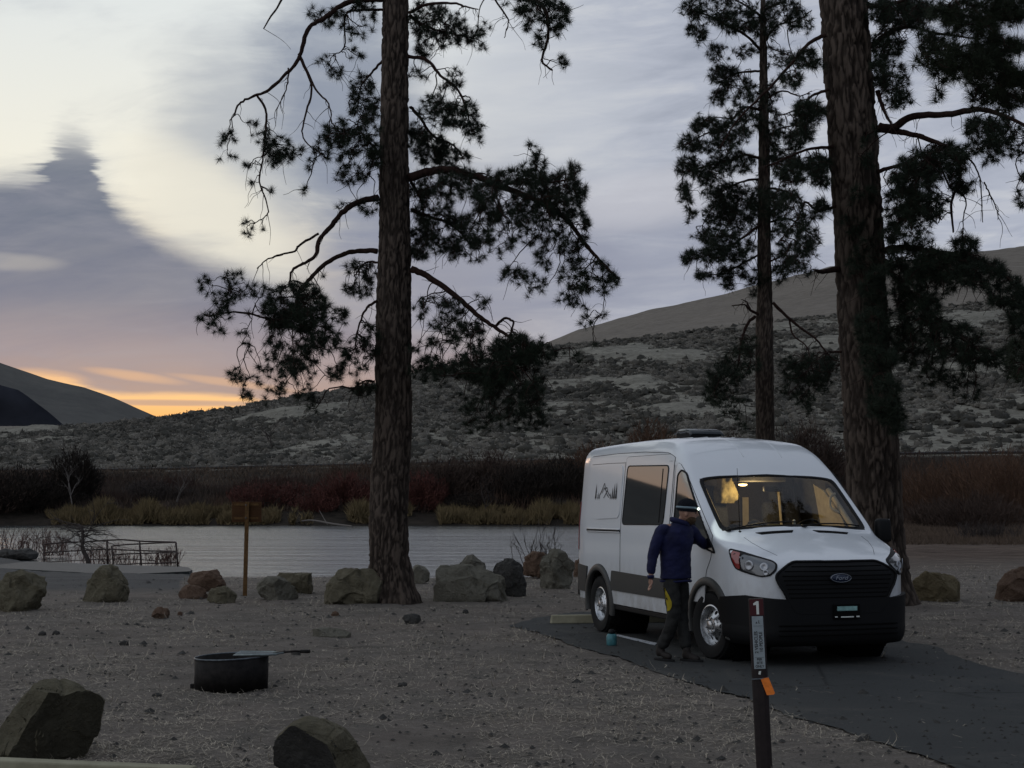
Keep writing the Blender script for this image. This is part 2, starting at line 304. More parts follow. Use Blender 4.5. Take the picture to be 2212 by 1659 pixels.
# ---------------------------------------------------------------- sky, camera, light
def curve_node(t, fac, pts):
    n = t.nodes.new('ShaderNodeFloatCurve'); c = n.mapping.curves[0]
    pts = sorted(pts); c.points[0].location = pts[0]; c.points[1].location = pts[-1]
    for p in pts[1:-1]: c.points.new(*p)
    n.mapping.use_clip = True; n.mapping.update(); t.links.new(fac, n.inputs['Value']); return n.outputs[0]
def azel(px, py):
    d = ray(px, py).normalized(); return math.atan2(d.x, d.y), math.asin(d.z)
def mk_world():
    w = bpy.data.worlds.new('World'); scene.world = w; w.use_nodes = True; nt = w.node_tree
    class W(NT):
        def __init__(s): s.t = nt
    s = W(); bg = nt.nodes['Background']
    tc = s.n('ShaderNodeTexCoord').outputs['Generated']; sep = s.n('ShaderNodeSeparateXYZ'); s.l(tc, sep.inputs[0])
    X, Y, Z = sep.outputs
    az = s.math('ARCTAN2', X, Y); el = s.math('ARCSINE', s.math('MINIMUM', s.math('MAXIMUM', Z, -1.0), 1.0))
    def comb(a, b, c=0.0):
        n = s.n('ShaderNodeCombineXYZ')
        for i, v in enumerate((a, b, c)):
            if isinstance(v, (int, float)): n.inputs[i].default_value = v
            else: s.l(v, n.inputs[i])
        return n.outputs[0]
    streak = s.noise(comb(s.math('MULTIPLY', az, 7.0), s.math('MULTIPLY', el, 42.0)), 1.6, 6, .6, .5)
    puff = s.noise(comb(s.math('MULTIPLY', az, 9.0), s.math('MULTIPLY', el, 14.0)), 1.3, 7, .6, .6)
    soft = s.noise(comb(s.math('MULTIPLY', az, 5.0), s.math('MULTIPLY', el, 9.0), 3.3), .9, 5, .5, .8)
    dia = s.noise(comb(s.math('ADD', s.math('MULTIPLY', az, 5.0), s.math('MULTIPLY', el, 4.0)), s.math('SUBTRACT', s.math('MULTIPLY', el, 26.0), s.math('MULTIPLY', az, 6.0)), 1.1), 1.2, 6, .6, .7)
    fray = s.noise(comb(s.math('MULTIPLY', az, 16.0), s.math('MULTIPLY', el, 70.0)), 2.2, 7, .65, .3)
    A0, A1, E1 = -.40, .40, .42
    frag = s.noise(comb(s.math('MULTIPLY', az, 7.0), s.math('MULTIPLY', el, 95.0), 7.7), 1.9, 6, .6, .4)
    azw = s.math('ADD', az, s.math('MULTIPLY', s.math('SUBTRACT', s.mix(.4, frag, fray), .5), .048))
    xn = s.math('DIVIDE', s.math('SUBTRACT', azw, A0), A1 - A0, clamp=True)
    def bound(pxs):
        pts = []
        for p in pxs:
            a, e = azel(*p); pts.append((min(1, max(0, (a - A0) / (A1 - A0))), min(1, max(0, e / E1))))
        return s.math('MULTIPLY', curve_node(nt, xn, pts), E1)
    def below(b, wid, nz, amp):
        # 1 where el is under the boundary
        e = s.math('SUBTRACT', s.math('ADD', b, s.math('MULTIPLY', s.math('SUBTRACT', nz, .5), amp)), el)
        return s.n_smooth(e, -wid, wid)
    def n_smooth(v, a, b):
        m = s.n('ShaderNodeMapRange', interpolation_type='SMOOTHSTEP'); s.l(v, m.inputs[0]); m.inputs[1].default_value = a; m.inputs[2].default_value = b
        m.inputs[3].default_value = 0; m.inputs[4].default_value = 1; return m.outputs[0]
    s.n_smooth = n_smooth
    def blob(px, py, rx, ry, rot=0):
        a, e = azel(px, py); da = s.math('SUBTRACT', az, a); de = s.math('SUBTRACT', el, e); c, sn = math.cos(rot), math.sin(rot)
        u = s.math('ADD', s.math('MULTIPLY', da, c), s.math('MULTIPLY', de, sn)); v = s.math('SUBTRACT', s.math('MULTIPLY', de, c), s.math('MULTIPLY', da, sn))
        u = s.math('DIVIDE', u, rx / FPX); v = s.math('DIVIDE', v, ry / FPX)
        r = s.math('ADD', s.math('MULTIPLY', u, u), s.math('MULTIPLY', v, v)); r = s.math('ADD', r, s.math('MULTIPLY', s.math('SUBTRACT', s.mix(.5, puff, streak), .5), 2.6))
        return s.n_smooth(r, 1.9, .0)
    eln = s.math('DIVIDE', el, 1.5708, clamp=True)
    def er(deg): return rad(deg) / 1.5708
    sunw = s.n_smooth(s.math('ABSOLUTE', s.math('ADD', az, .40)), .75, .15)   # towards the set sun
    clear = s.ramp(eln, [(0.0, (1.0, .46, .13)), (er(3.3), (1.0, .52, .19)), (er(5.2), (.93, .60, .34)), (er(8), (.80, .68, .50)), (er(12), (.84, .81, .70)), (er(18), (.72, .75, .74)), (er(30), (.58, .64, .67)), (1.0, (.46, .52, .60))])
    clear_cool = s.ramp(eln, [(0.0, (.36, .37, .42)), (er(8), (.44, .46, .53)), (er(15), (.52, .55, .62)), (er(30), (.46, .51, .58)), (1.0, (.42, .48, .57))])
    clear = s.mix(sunw, clear_cool, clear)
    cloud = s.ramp(eln, [(0.0, (.50, .32, .23)), (er(4), (.44, .31, .26)), (er(5.6), (.335, .280, .295)), (er(7.5), (.195, .200, .255)), (er(10.5), (.145, .165, .220)), (er(14), (.140, .162, .212)), (er(17), (.20, .22, .27)), (er(25), (.28, .31, .36)), (1.0, (.32, .37, .44))])
    # base veil everywhere: pale, with soft grey drifts
    veil = s.math('MULTIPLY', s.n_smooth(s.math('ADD', s.math('MULTIPLY', soft, .6), s.math('MULTIPLY', dia, .4)), .42, .64), .38)
    col = s.mix(veil, clear, s.mix(.5, cloud, (.42, .45, .52)))
    # cool right half of the view
    cool = s.n_smooth(az, -.12, .10); col = s.mix(s.math('MULTIPLY', cool, .85), col, s.ramp(s.math('ADD', s.math('MULTIPLY', streak, .45), s.math('MULTIPLY', dia, .55)), [(.34, (.275, .305, .385)), (.50, (.39, .42, .50)), (.66, (.55, .565, .60))]))
    # middle grey drift
    g1 = blob(560, 330, 200, 260, .1); g2 = blob(760, 240, 170, 330, .2); g3 = blob(1020, 560, 330, 210, -.15); g4 = blob(1500, 560, 260, 130, -.1); g5 = blob(700, 640, 280, 90, 0)
    for g, k, c in ((g1, .62, (.31, .345, .41)), (g2, .9, (.235, .27, .345)), (g3, .8, (.245, .262, .34)), (g4, .65, (.26, .28, .36)), (g5, .6, (.27, .275, .34))):
        col = s.mix(s.math('MULTIPLY', g, k), col, c)
    o1 = blob(1400, 430, 200, 60, .1); o2 = blob(1150, 250, 220, 150, .1); o3 = blob(470, 470, 230, 90, -.62)
    for g, k, c in ((o1, .55, (.56, .56, .60)), (o2, .40, (.52, .55, .60)), (o3, .75, (.82, .78, .66))):
        col = s.mix(s.math('MULTIPLY', g, k), col, c)
    # the long dark bank with the tower
    B = bound([(-60, 420), (0, 398), (50, 392), (84, 374), (106, 334), (130, 304), (158, 296), (186, 318), (205, 366), (222, 408), (256, 448), (320, 505), (400, 548), (520, 590), (640, 640), (760, 690), (1000, 740), (1300, 760), (2300, 800)])
    bank = below(B, .0100, s.mix(.5, puff, frag), .030); bank = s.math('MULTIPLY', bank, s.math('SUBTRACT', 1.0, s.math('MULTIPLY', s.n_smooth(el, .205, .250), .55))); halo = below(s.math('ADD', B, .006), .020, s.mix(.4, dia, streak), .11); col = s.mix(s.math('MULTIPLY', s.math('MULTIPLY', halo, s.n_smooth(az, .0, -.15)), .42), col, (.33, .35, .39)); bank = s.math('MULTIPLY', bank, s.math('MULTIPLY_ADD', s.n_smooth(s.mix(.5, soft, dia), .35, .6), .12, .88)); bank = s.math('MULTIPLY', bank, s.n_smooth(az, -.80, -.42))
    bank = s.math('MULTIPLY', bank, s.math('SUBTRACT', 1.0, s.math('MULTIPLY', blob(10, 565, 100, 16, 0), .30)))
    col = s.mix(s.math('MULTIPLY', bank, .97), col, s.mix(s.math('MULTIPLY', s.n_smooth(s.mix(.5, streak, soft), .42, .66), .35), cloud, (.34, .33, .37)))
    # orange breaks under it
    B2 = bound([(-60, 800), (0, 800), (60, 802), (120, 812), (185, 834), (240, 850), (300, 850), (420, 850), (540, 862), (640, 888), (760, 905), (2300, 960)])
    brk = below(B2, .0028, streak, .007)
    st2 = blob(420, 871, 300, 6, 0); st3 = blob(150, 838, 230, 10, -.3)
    brk = s.math('MULTIPLY', brk, s.math('SUBTRACT', 1.0, s.math('MULTIPLY', st2, .7)))
    brk = s.math('MULTIPLY', brk, s.n_smooth(az, .05, -.10))
    hot = s.mix(s.n_smooth(el, .048, .072), (1.0, .50, .155), (1.0, .60, .27))
    col = s.mix(brk, col, hot)
    for px, py, rx, ry, k in ((290, 812, 90, 10, .55), (500, 827, 120, 8, .4), (120, 815, 70, 14, .5)):
        col = s.mix(s.math('MULTIPLY', blob(px, py, rx, ry, -.12), k), col, (.85, .50, .26))
    # rest of the dome
    fr = s.n_smooth(s.math('ABSOLUTE', az), .75, 1.5)
    back = s.ramp(s.math('ADD', s.math('MULTIPLY', soft, .5), s.math('MULTIPLY', puff, .5)), [(.35, (.24, .285, .37)), (.65, (.42, .48, .58))])
    col = s.mix(s.math('MULTIPLY', fr, .9), col, back)
    rt = s.n_smooth(az, .45, 1.3); rt = s.math('MULTIPLY', rt, s.n_smooth(el, 1.2, .5)); col = s.mix(s.math('MULTIPLY', rt, .62), col, (.10, .12, .16))
    lf = s.math('MULTIPLY', s.n_smooth(az, -.8, -1.5), s.n_smooth(el, 1.3, .6)); col = s.mix(s.math('MULTIPLY', lf, .55), col, (.74, .76, .80))
    dn = s.n_smooth(el, -.02, .0); col = s.mix(dn, (.05, .048, .045), col)
    s.l(col, bg.inputs[0]); bg.inputs[1].default_value = 1.0
    w.cycles.sampling_method = 'AUTOMATIC' if hasattr(w, 'cycles') else None

def mk_camera():
    cam = bpy.data.cameras.new('camera'); o = bpy.data.objects.new('camera', cam); COL.objects.link(o)
    cam.sensor_width = 36; cam.lens = FPX / 2212 * 36; cam.clip_end = 20000; cam.clip_start = .1
    o.location = (0, 0, CAMH); o.rotation_euler = (math.pi / 2 + PIT, 0, 0); scene.camera = o
    L = bpy.data.lights.new('sun', 'SUN'); L.energy = .16; L.angle = rad(14); L.color = (1.0, .62, .38)
    s = bpy.data.objects.new('sun', L); COL.objects.link(s)
    d = Vector((-math.sin(.45), math.cos(.45), math.tan(rad(3.5)))).normalized()   # low, behind the left hills
    s.rotation_euler = d.to_track_quat('Z', 'Y').to_euler()
    scene.view_settings.view_transform = 'Standard'; scene.view_settings.look = 'None'
    scene.view_settings.exposure = EXPOSURE; scene.view_settings.gamma = 1.0
    scene.cycles.max_bounces = 6; scene.cycles.diffuse_bounces = 3; scene.cycles.glossy_bounces = 3; scene.cycles.transparent_max_bounces = 12
    scene.cycles.use_denoising = True
    scene.cycles.sample_clamp_indirect = 4.0
EXPOSURE = 0.10

# ---------------------------------------------------------------- terrain
def colq(x, y):
    yy = np.maximum(y, .5); return np.clip(CX + FPX * x / yy, -3500, 4500)
def row2z(row, Y):    # height at world depth Y that shows on the picture row
    w = -(row - CY) / FPX; t = np.tan(PIT + np.arctan(w)); return CAMH + Y * t
PAD = [(1098, 1353), (1160, 1366), (1227, 1392), (1333, 1419), (1408, 1448), (1534, 1488), (1640, 1521), (1736, 1554), (1852, 1589), (1963, 1624), (2043, 1655), (2200, 1730), (2700, 1900),
       (2900, 1620), (2212, 1458), (2114, 1436), (2013, 1398), (1932, 1378), (1800, 1358), (1600, 1335), (1400, 1325), (1260, 1322), (1150, 1336)]
def padpoly():
    return [at_z(*p) for p in PAD]
def nearland(q):
    # depth where the near bank starts to fall (a) and depth of the waterline (b)
    a = np.interp(q, [-3500, -200, 405, 432, 1400, 1700, 1950, 4500], [40, 31, 31.5, 33.5, 33.5, 40, 150, 170])
    b = np.interp(q, [-3500, -100, 0, 100, 300, 412, 432, 1400, 1700, 1950, 4500], [85, 80, 74, 64, 61, 59, 36.5, 36.5, 44, 158, 180]); return a, b
WATER_Z = -1.0
def height(x, y):
    x = np.asarray(x, float); y = np.asarray(y, float); q = colq(x, y)
    a, b = nearland(q); z = np.zeros_like(x); zone = np.ones_like(x)
    t = np.clip((y - a) / (b - a), 0, 1.25)
    land = q > 1900
    dz = -1.08 * t
    dz = np.where(q > 1800, dz * np.clip((1950 - q) / 150, 0, 1), dz)
    z += dz
    # river bed and far bank
    far = np.clip((y - 148) / 6, 0, 1); bed = np.where(y > b * 1.01 , -1.8, z); bed = np.where(q > 1900, 0, bed)
    z = np.where(y > b * 1.02, bed, z)
    zr = np.interp(q, [-3500, 200, 800, 1250, 2100, 4500], [4.6, 5.2, 6.0, 6.6, 7.6, 8.0])
    bank = -1.25 + 1.7 * np.clip((y - 147.5) / 8, 0, 1); bank = np.where(q > 1900, 0.0 + .3 * np.clip((y - 147.5) / 8, 0, 1), bank)
    bank = bank + (zr - .45) * np.clip((y - 158) / 39, 0, 1) ** 1.6
    z = np.where(y > 147.5, bank, z)
    S = np.interp(q, [-3500, -500, 0, 200, 345, 520, 650, 800, 900, 1190, 1400, 1600, 1800, 2212, 3000, 4500], [930, 930, 932, 920, 904, 882, 856, 834, 806, 752, 730, 706, 686, 648, 580, 560])
    R1 = np.interp(q, [-3500, 345, 800, 1200, 2212, 4500], [300, 320, 335, 420, 480, 520])
    zE = row2z(S, R1); tt = np.clip((y - 206) / (R1 - 206), 0, 1)
    z = np.where(y > 197, zr, z); z = np.where(y > 206, zr + (zE - zr) * (tt * .85 + .15 * tt ** 2), z)
    T = np.interp(q, [-3500, 700, 900, 1100, 1180, 1250, 1400, 1600, 1800, 2212, 3000, 4500], [990, 960, 900, 790, 744, 712, 672, 626, 577, 531, 480, 470])
    R2 = 760.0; zT = row2z(T, R2); t2 = np.clip((y - R1) / (R2 - R1), 0, 1)
    z = np.where(y > R1, zE + (np.minimum(zT, 900) - zE) * (t2 * .8 + .2 * t2 ** 2), z)
    z = np.where(y > R2, zT - (y - R2) * .12, z)
    zone = np.where(y > 147.5, 3.0, zone)
    zone = np.where(y > 197, 4.0, zone); zone = np.where(y > R1 * .985, 5.0, zone)
    zone = np.where((y > a) & (y < 147.5), np.clip(1 + (y - a) / 1.5, 1, 2) , zone)
    zone = np.where((q < 395) & (y > 27.5) & (y < 80), np.maximum(zone, np.clip(1 + (y - 27.5) / 2, 1, 2)), zone)
    zone = np.where((q > 1900) & (y > 31) & (y < 147.5), np.clip(1 + (y - 60) / 80, 1, 1) , zone)
    zone = np.where((q > 1880) & (y > 34) & (y <= 147.5), np.clip(1 - (y - 33) / 12, 0, 1), zone)
    behind = y < 1.0
    z = np.where(behind, 0, z); zone = np.where(behind, 1, zone)
    return z, zone
def fbm(xs, ys, sc, oc=4, seed=0.0):
    out = np.empty(len(xs))
    for i in range(len(xs)): out[i] = noise.fractal(Vector((xs[i] * sc, ys[i] * sc, seed)), 1.0, 2.0, oc)
    return out
def mk_ground():
    azs = np.concatenate([np.arange(-180, -60, 4), np.arange(-60, -22, 1.0), np.arange(-22, 22, .125), np.arange(22, 60, 1.0), np.arange(60, 180, 4)]) * math.pi / 180
    rs = [.8]
    while rs[-1] < 1100: rs.append(rs[-1] * 1.0185 if rs[-1] < 145 or rs[-1] > 215 else rs[-1] + 1.2)
    rs = np.array(rs); A, R = np.meshgrid(azs, rs); x = (R * np.sin(A)).ravel(); y = (R * np.cos(A)).ravel()
    z, zone = height(x, y)
    # relief
    poly = padpoly(); dist = np.full(len(x), 1e9)
    for i in range(len(poly)):
        a = poly[i]; b = poly[(i + 1) % len(poly)]; dx, dy = b.x - a.x, b.y - a.y; L2 = dx * dx + dy * dy
        tt = np.clip(((x - a.x) * dx + (y - a.y) * dy) / L2, 0, 1); dist = np.minimum(dist, np.hypot(x - a.x - tt * dx, y - a.y - tt * dy))
    ins = np.zeros(len(x), bool); j = len(poly) - 1
    for i in range(len(poly)):
        a = poly[i]; b = poly[j]; cnd = ((a.y > y) != (b.y > y)) & (x < (b.x - a.x) * (y - a.y) / (b.y - a.y + 1e-12) + a.x); ins ^= cnd; j = i
    sd = np.where(ins, 0, dist); vis = (np.abs(np.arctan2(x, y)) < .42)
    n1 = np.zeros(len(x)); idx = np.where(vis & (y < 150))[0]; n1[idx] = fbm(x[idx], y[idx], 1.1, 5) * .03 + fbm(x[idx], y[idx], 5.0, 3, 4.) * .012
    amp = np.clip(sd / 1.2, 0, 1); z = z + np.where(y < 60, n1 * amp, n1 * 2) - np.where(ins, .012, 0)
    idx = np.where(vis & (y > 206))[0]; n2 = fbm(x[idx], y[idx], .022, 5, 9.)
    q = colq(x[idx], y[idx]); R1 = np.interp(q, [-3500, 345, 800, 1200, 2212, 4500], [300, 320, 335, 420, 480, 520])
    z[idx] += n2 * np.clip((y[idx] - 206) / 60, 0, 1) * np.where(y[idx] < R1, 1.9, 1.2) + np.clip((y[idx] - 206) / 30, 0, 1) * fbm(x[idx], y[idx], .12, 4, 5.) * .7 * (y[idx] < R1 * 1.02)
    na = len(azs); nr = len(rs); i = np.arange(nr - 1)[:, None] * na; k = np.arange(na)[None, :]; k2 = (k + 1) % na
    Fq = np.stack([i + k, i + na + k, i + na + k2, i + k2], -1).reshape(-1, 4)[:, ::-1]
    # centre fan
    V = np.stack([x, y, z], 1)
    o = np_mesh('ground', V, Fq, M['ground'], None, True, {'zone': zone}); tag(o, kind='structure')
    o2 = MB(); o2.add([(-1.2, -1.2, -.06), (1.2, -1.2, -.06), (1.2, 1.2, -.06), (-1.2, 1.2, -.06)], [(0, 1, 2, 3)]); tag(o2.build('ground_underfoot', M['ground']), kind='structure')
    return V
def mk_water():
    m = MB(); n = 60; V = []; 
    xs = np.linspace(-260, 90, n); ys = np.linspace(33, 154, 40)
    for yy in ys:
        for xx in xs: V.append((xx, yy, WATER_Z))
    F = [(r * n + c, r * n + c + 1, (r + 1) * n + c + 1, (r + 1) * n + c) for r in range(39) for c in range(n - 1)]
    m.add(V, F); tag(m.build('river_water', M['water'], smooth=True), kind='structure')
def strip(name, pts_in, z, mat, kind='structure', th=0.0):
    me = bpy.data.meshes.new(name); bm = bmesh.new()
    vs = [bm.verts.new((p[0], p[1], z)) for p in pts_in]; f = bm.faces.new(vs)
    if f.normal.z < 0: f.normal_flip()
    f.normal_update(); bmesh.ops.triangulate(bm, faces=[f]); bm.to_mesh(me); bm.free(); return tag(link(name, me, mat), kind=kind)
def mk_pad():
    poly = padpoly(); pts = []
    for i in range(len(poly)):
        a, b = poly[i], poly[(i + 1) % len(poly)]; n = max(2, int((b - a).length / .12))
        for k in range(n):
            p = a.lerp(b, k / n); d = noise.fractal(p * 1.7, 1, 2, 4) * .10 + noise.noise(p * 9) * .035; nn = Vector((-(b - a).y, (b - a).x, 0)).normalized(); pts.append(p + nn * d)
    strip('asphalt_parking_pad', pts, .006, M['asphalt'])
    a = [at_z(1326, 1374), at_z(1334, 1372), at_z(1420, 1391), at_z(1414, 1396)]
    m = MB(); m.add([(p.x, p.y, .011) for p in a], [(0, 1, 2, 3)]); tag(m.build('painted_bay_line', M['line']), kind='structure')
def mk_far():
    def ridge(name, pts, Y, mat, zb, depth):
        V = []; F = []; xs = np.arange(pts[0][0], pts[-1][0], 9.0); px = [p[0] for p in pts]; py = [p[1] for p in pts]; nr = 14
        for j in range(nr):
            t = j / (nr - 1)
            for xx in xs:
                row = np.interp(xx, px, py); P = at_y(xx, row, Y); nz = noise.fractal(Vector((P.x * .004, t * 3, 2)), 1, 2, 6) * Y * .0032
                zz = P.z * (1 - t ** .8) + zb * t ** .8 + nz * (1 + 3 * t * (1 - t)) * (0.25 if t == 0 else 1); f = 1 - depth * t
                V.append((P.x * f + noise.noise(Vector((xx * .02, t * 4, 0))) * Y * .01 * t, Y * f, zz))
        n = len(xs)
        for j in range(nr):   # back slope closes the ridge
            pass
        for xx in xs:
            row = np.interp(xx, px, py); P = at_y(xx, row, Y); V.append((P.x * 1.2, Y * 1.2, zb))
        for j in range(nr - 1):
            for k in range(n - 1): F.append((j * n + k, j * n + k + 1, (j + 1) * n + k + 1, (j + 1) * n + k)[::-1])
        b = nr * n
        for k in range(n - 1): F.append((b + k, b + k + 1, k + 1, k)[::-1])
        m = MB(); m.add(V, F); tag(m.build(name, mat, smooth=True), kind='structure')
    ridge('distant_mountain', [(-4200, 760), (-2600, 790), (-1900, 770), (-1500, 740), (-900, 720), (-500, 680), (-200, 710), (0, 783), (60, 803), (100, 817), (180, 836), (250, 862), (300, 884), (345, 903), (420, 925), (520, 950)], 2600, M['farmt'], -30, .55)
    ridge('distant_dark_spur', [(-600, 700), (-200, 780), (-60, 800), (0, 832), (40, 843), (62, 858), (80, 872), (104, 890), (125, 908), (140, 922), (165, 935)], 1150, M['spur'], -25, .06)
    # railway bench across the hillside
    xs = np.linspace(-120, 100, 120); m = MB()
    def bz(x, y): return float(height([x], [y])[0][0])
    V = []
    for x in xs: V += [(x, 198.0, bz(x, 200) + .12), (x, 202.5, bz(x, 200) + .16)]
    m.add(V, [(2 * i, 2 * i + 2, 2 * i + 3, 2 * i + 1) for i in range(119)]); tag(m.build('railway_bench', M['bench']), kind='structure')
    m = MB()
    m.tube([(x, 203.0, bz(x, 200) + .42) for x in xs[::4]], .17, 5)
    tag(m.build('rail', M['steel_rail']), 'dark steel railway rail running across the hillside above the far bank', 'rail')
# ---------------------------------------------------------------- vegetation
def hz(x, y): return float(height([x], [y])[0][0])
def tris_mesh(name, P, D, L, W, mat, parent=None, bend=.0):
    """thin blades: base P, direction D (unit), length L, width W"""
    P = np.asarray(P); D = np.asarray(D); n = len(P); L = np.asarray(L).reshape(-1, 1); W = np.asarray(W).reshape(-1, 1)
    r = rng.normal(size=(n, 3)); S = np.cross(D, r); S /= np.linalg.norm(S, axis=1, keepdims=True) + 1e-9
    V = np.stack([P - S * W / 2, P + S * W / 2, P + D * L], 1).reshape(-1, 3)
    Fq = np.arange(n * 3).reshape(-1, 3); return np_mesh(name, V, Fq, mat, parent)
def trunk_mesh(name, cl, mat, parent, seed, n=112, step=.045, amp=.03, plate=(7.0, 1.5), flare=None):
    """cl: list of (x,y,z,r) centreline; bark plates are real relief"""
    cl = np.array(cl, float); zs = np.arange(cl[0, 2], cl[-1, 2], step); V = []; att = []
    for z in zs:
        cx = np.interp(z, cl[:, 2], cl[:, 0]); cy = np.interp(z, cl[:, 2], cl[:, 1]); r0 = np.interp(z, cl[:, 2], cl[:, 3])
        for k in range(n):
            a = 2 * math.pi * k / n; c, s = math.cos(a), math.sin(a)
            if flare: r = r0 * (1 + flare * max(0, 1 - (z - cl[0, 2]) / .9) ** 2 * (.6 + .5 * math.sin(a * 4 + seed) * math.cos(a * 2.3 + 1)))
            else: r = r0
            p = Vector((c * r0 * plate[0] + seed, s * r0 * plate[0], z * plate[1]))
            p = p + Vector((noise.fractal(p * 1.1, 1, 2, 3), noise.fractal(p * 1.1 + Vector((9, 0, 0)), 1, 2, 3), noise.noise(p * .9) * 1.5)) * .62
            d, _ = noise.voronoi(p, distance_metric='DISTANCE', exponent=2.5); e = min(1, (d[1] - d[0]) * 3.2)
            h = .72 * e * e * (3 - 2 * e) + .28 + noise.fractal(Vector((p.x * 2.2, p.y * 2.2, p.z * 1.0)), 1, 2, 4) * .42
            att.append(h); r = r + amp * (h - .6) + noise.noise(Vector((c * r0 * 2, s * r0 * 2, z * .5))) * .04 * r0
            V.append((cx + c * r, cy + s * r, z))
    m = len(zs); i = np.arange(m - 1)[:, None] * n; k = np.arange(n)[None, :]; k2 = (k + 1) % n
    Fq = np.stack([i + k, i + k2, i + n + k2, i + n + k], -1).reshape(-1, 4)
    return np_mesh(name, V, Fq, mat, parent, True, {'ridge': att})
def smooth_path(pts, n=5, jit=.0):
    out = []; N = len(pts)
    for i in range(N - 1):
        p0 = pts[max(i - 1, 0)]; p1 = pts[i]; p2 = pts[i + 1]; p3 = pts[min(i + 2, N - 1)]
        for k in range(n):
            t = k / n; q = .5 * ((2 * p1) + (p2 - p0) * t + (2 * p0 - 5 * p1 + 4 * p2 - p3) * t * t + (3 * p1 - p0 - 3 * p2 + p3) * t ** 3)
            out.append(q + Vector([random.uniform(-jit, jit) for _ in range(3)]))
    out.append(pts[-1]); return out
class Tufts:
    def __init__(s): s.P = []; s.D = []; s.L = []; s.W = []
    def add(s, c, d, n=44, L=.15, W=.0042, spread=1.05):
        d = Vector(d).normalized(); d = np.array(d); a = rng.normal(size=(n, 3)); a /= np.linalg.norm(a, axis=1, keepdims=True)
        v = a * spread + d * rng.uniform(.25, 1.0, size=(n, 1)); v[:, 2] -= .12; v /= np.linalg.norm(v, axis=1, keepdims=True)
        back = rng.uniform(0, .06, size=(n, 1)); s.P.append(np.array(c) - d * back); s.D.append(v); s.L.append(rng.uniform(.7, 1.1, n) * L); s.W.append(np.full(n, W))
    def build(s, name, mat, parent):
        if not s.P: return None
        return tris_mesh(name, np.concatenate(s.P), np.concatenate(s.D), np.concatenate(s.L), np.concatenate(s.W), mat, parent)
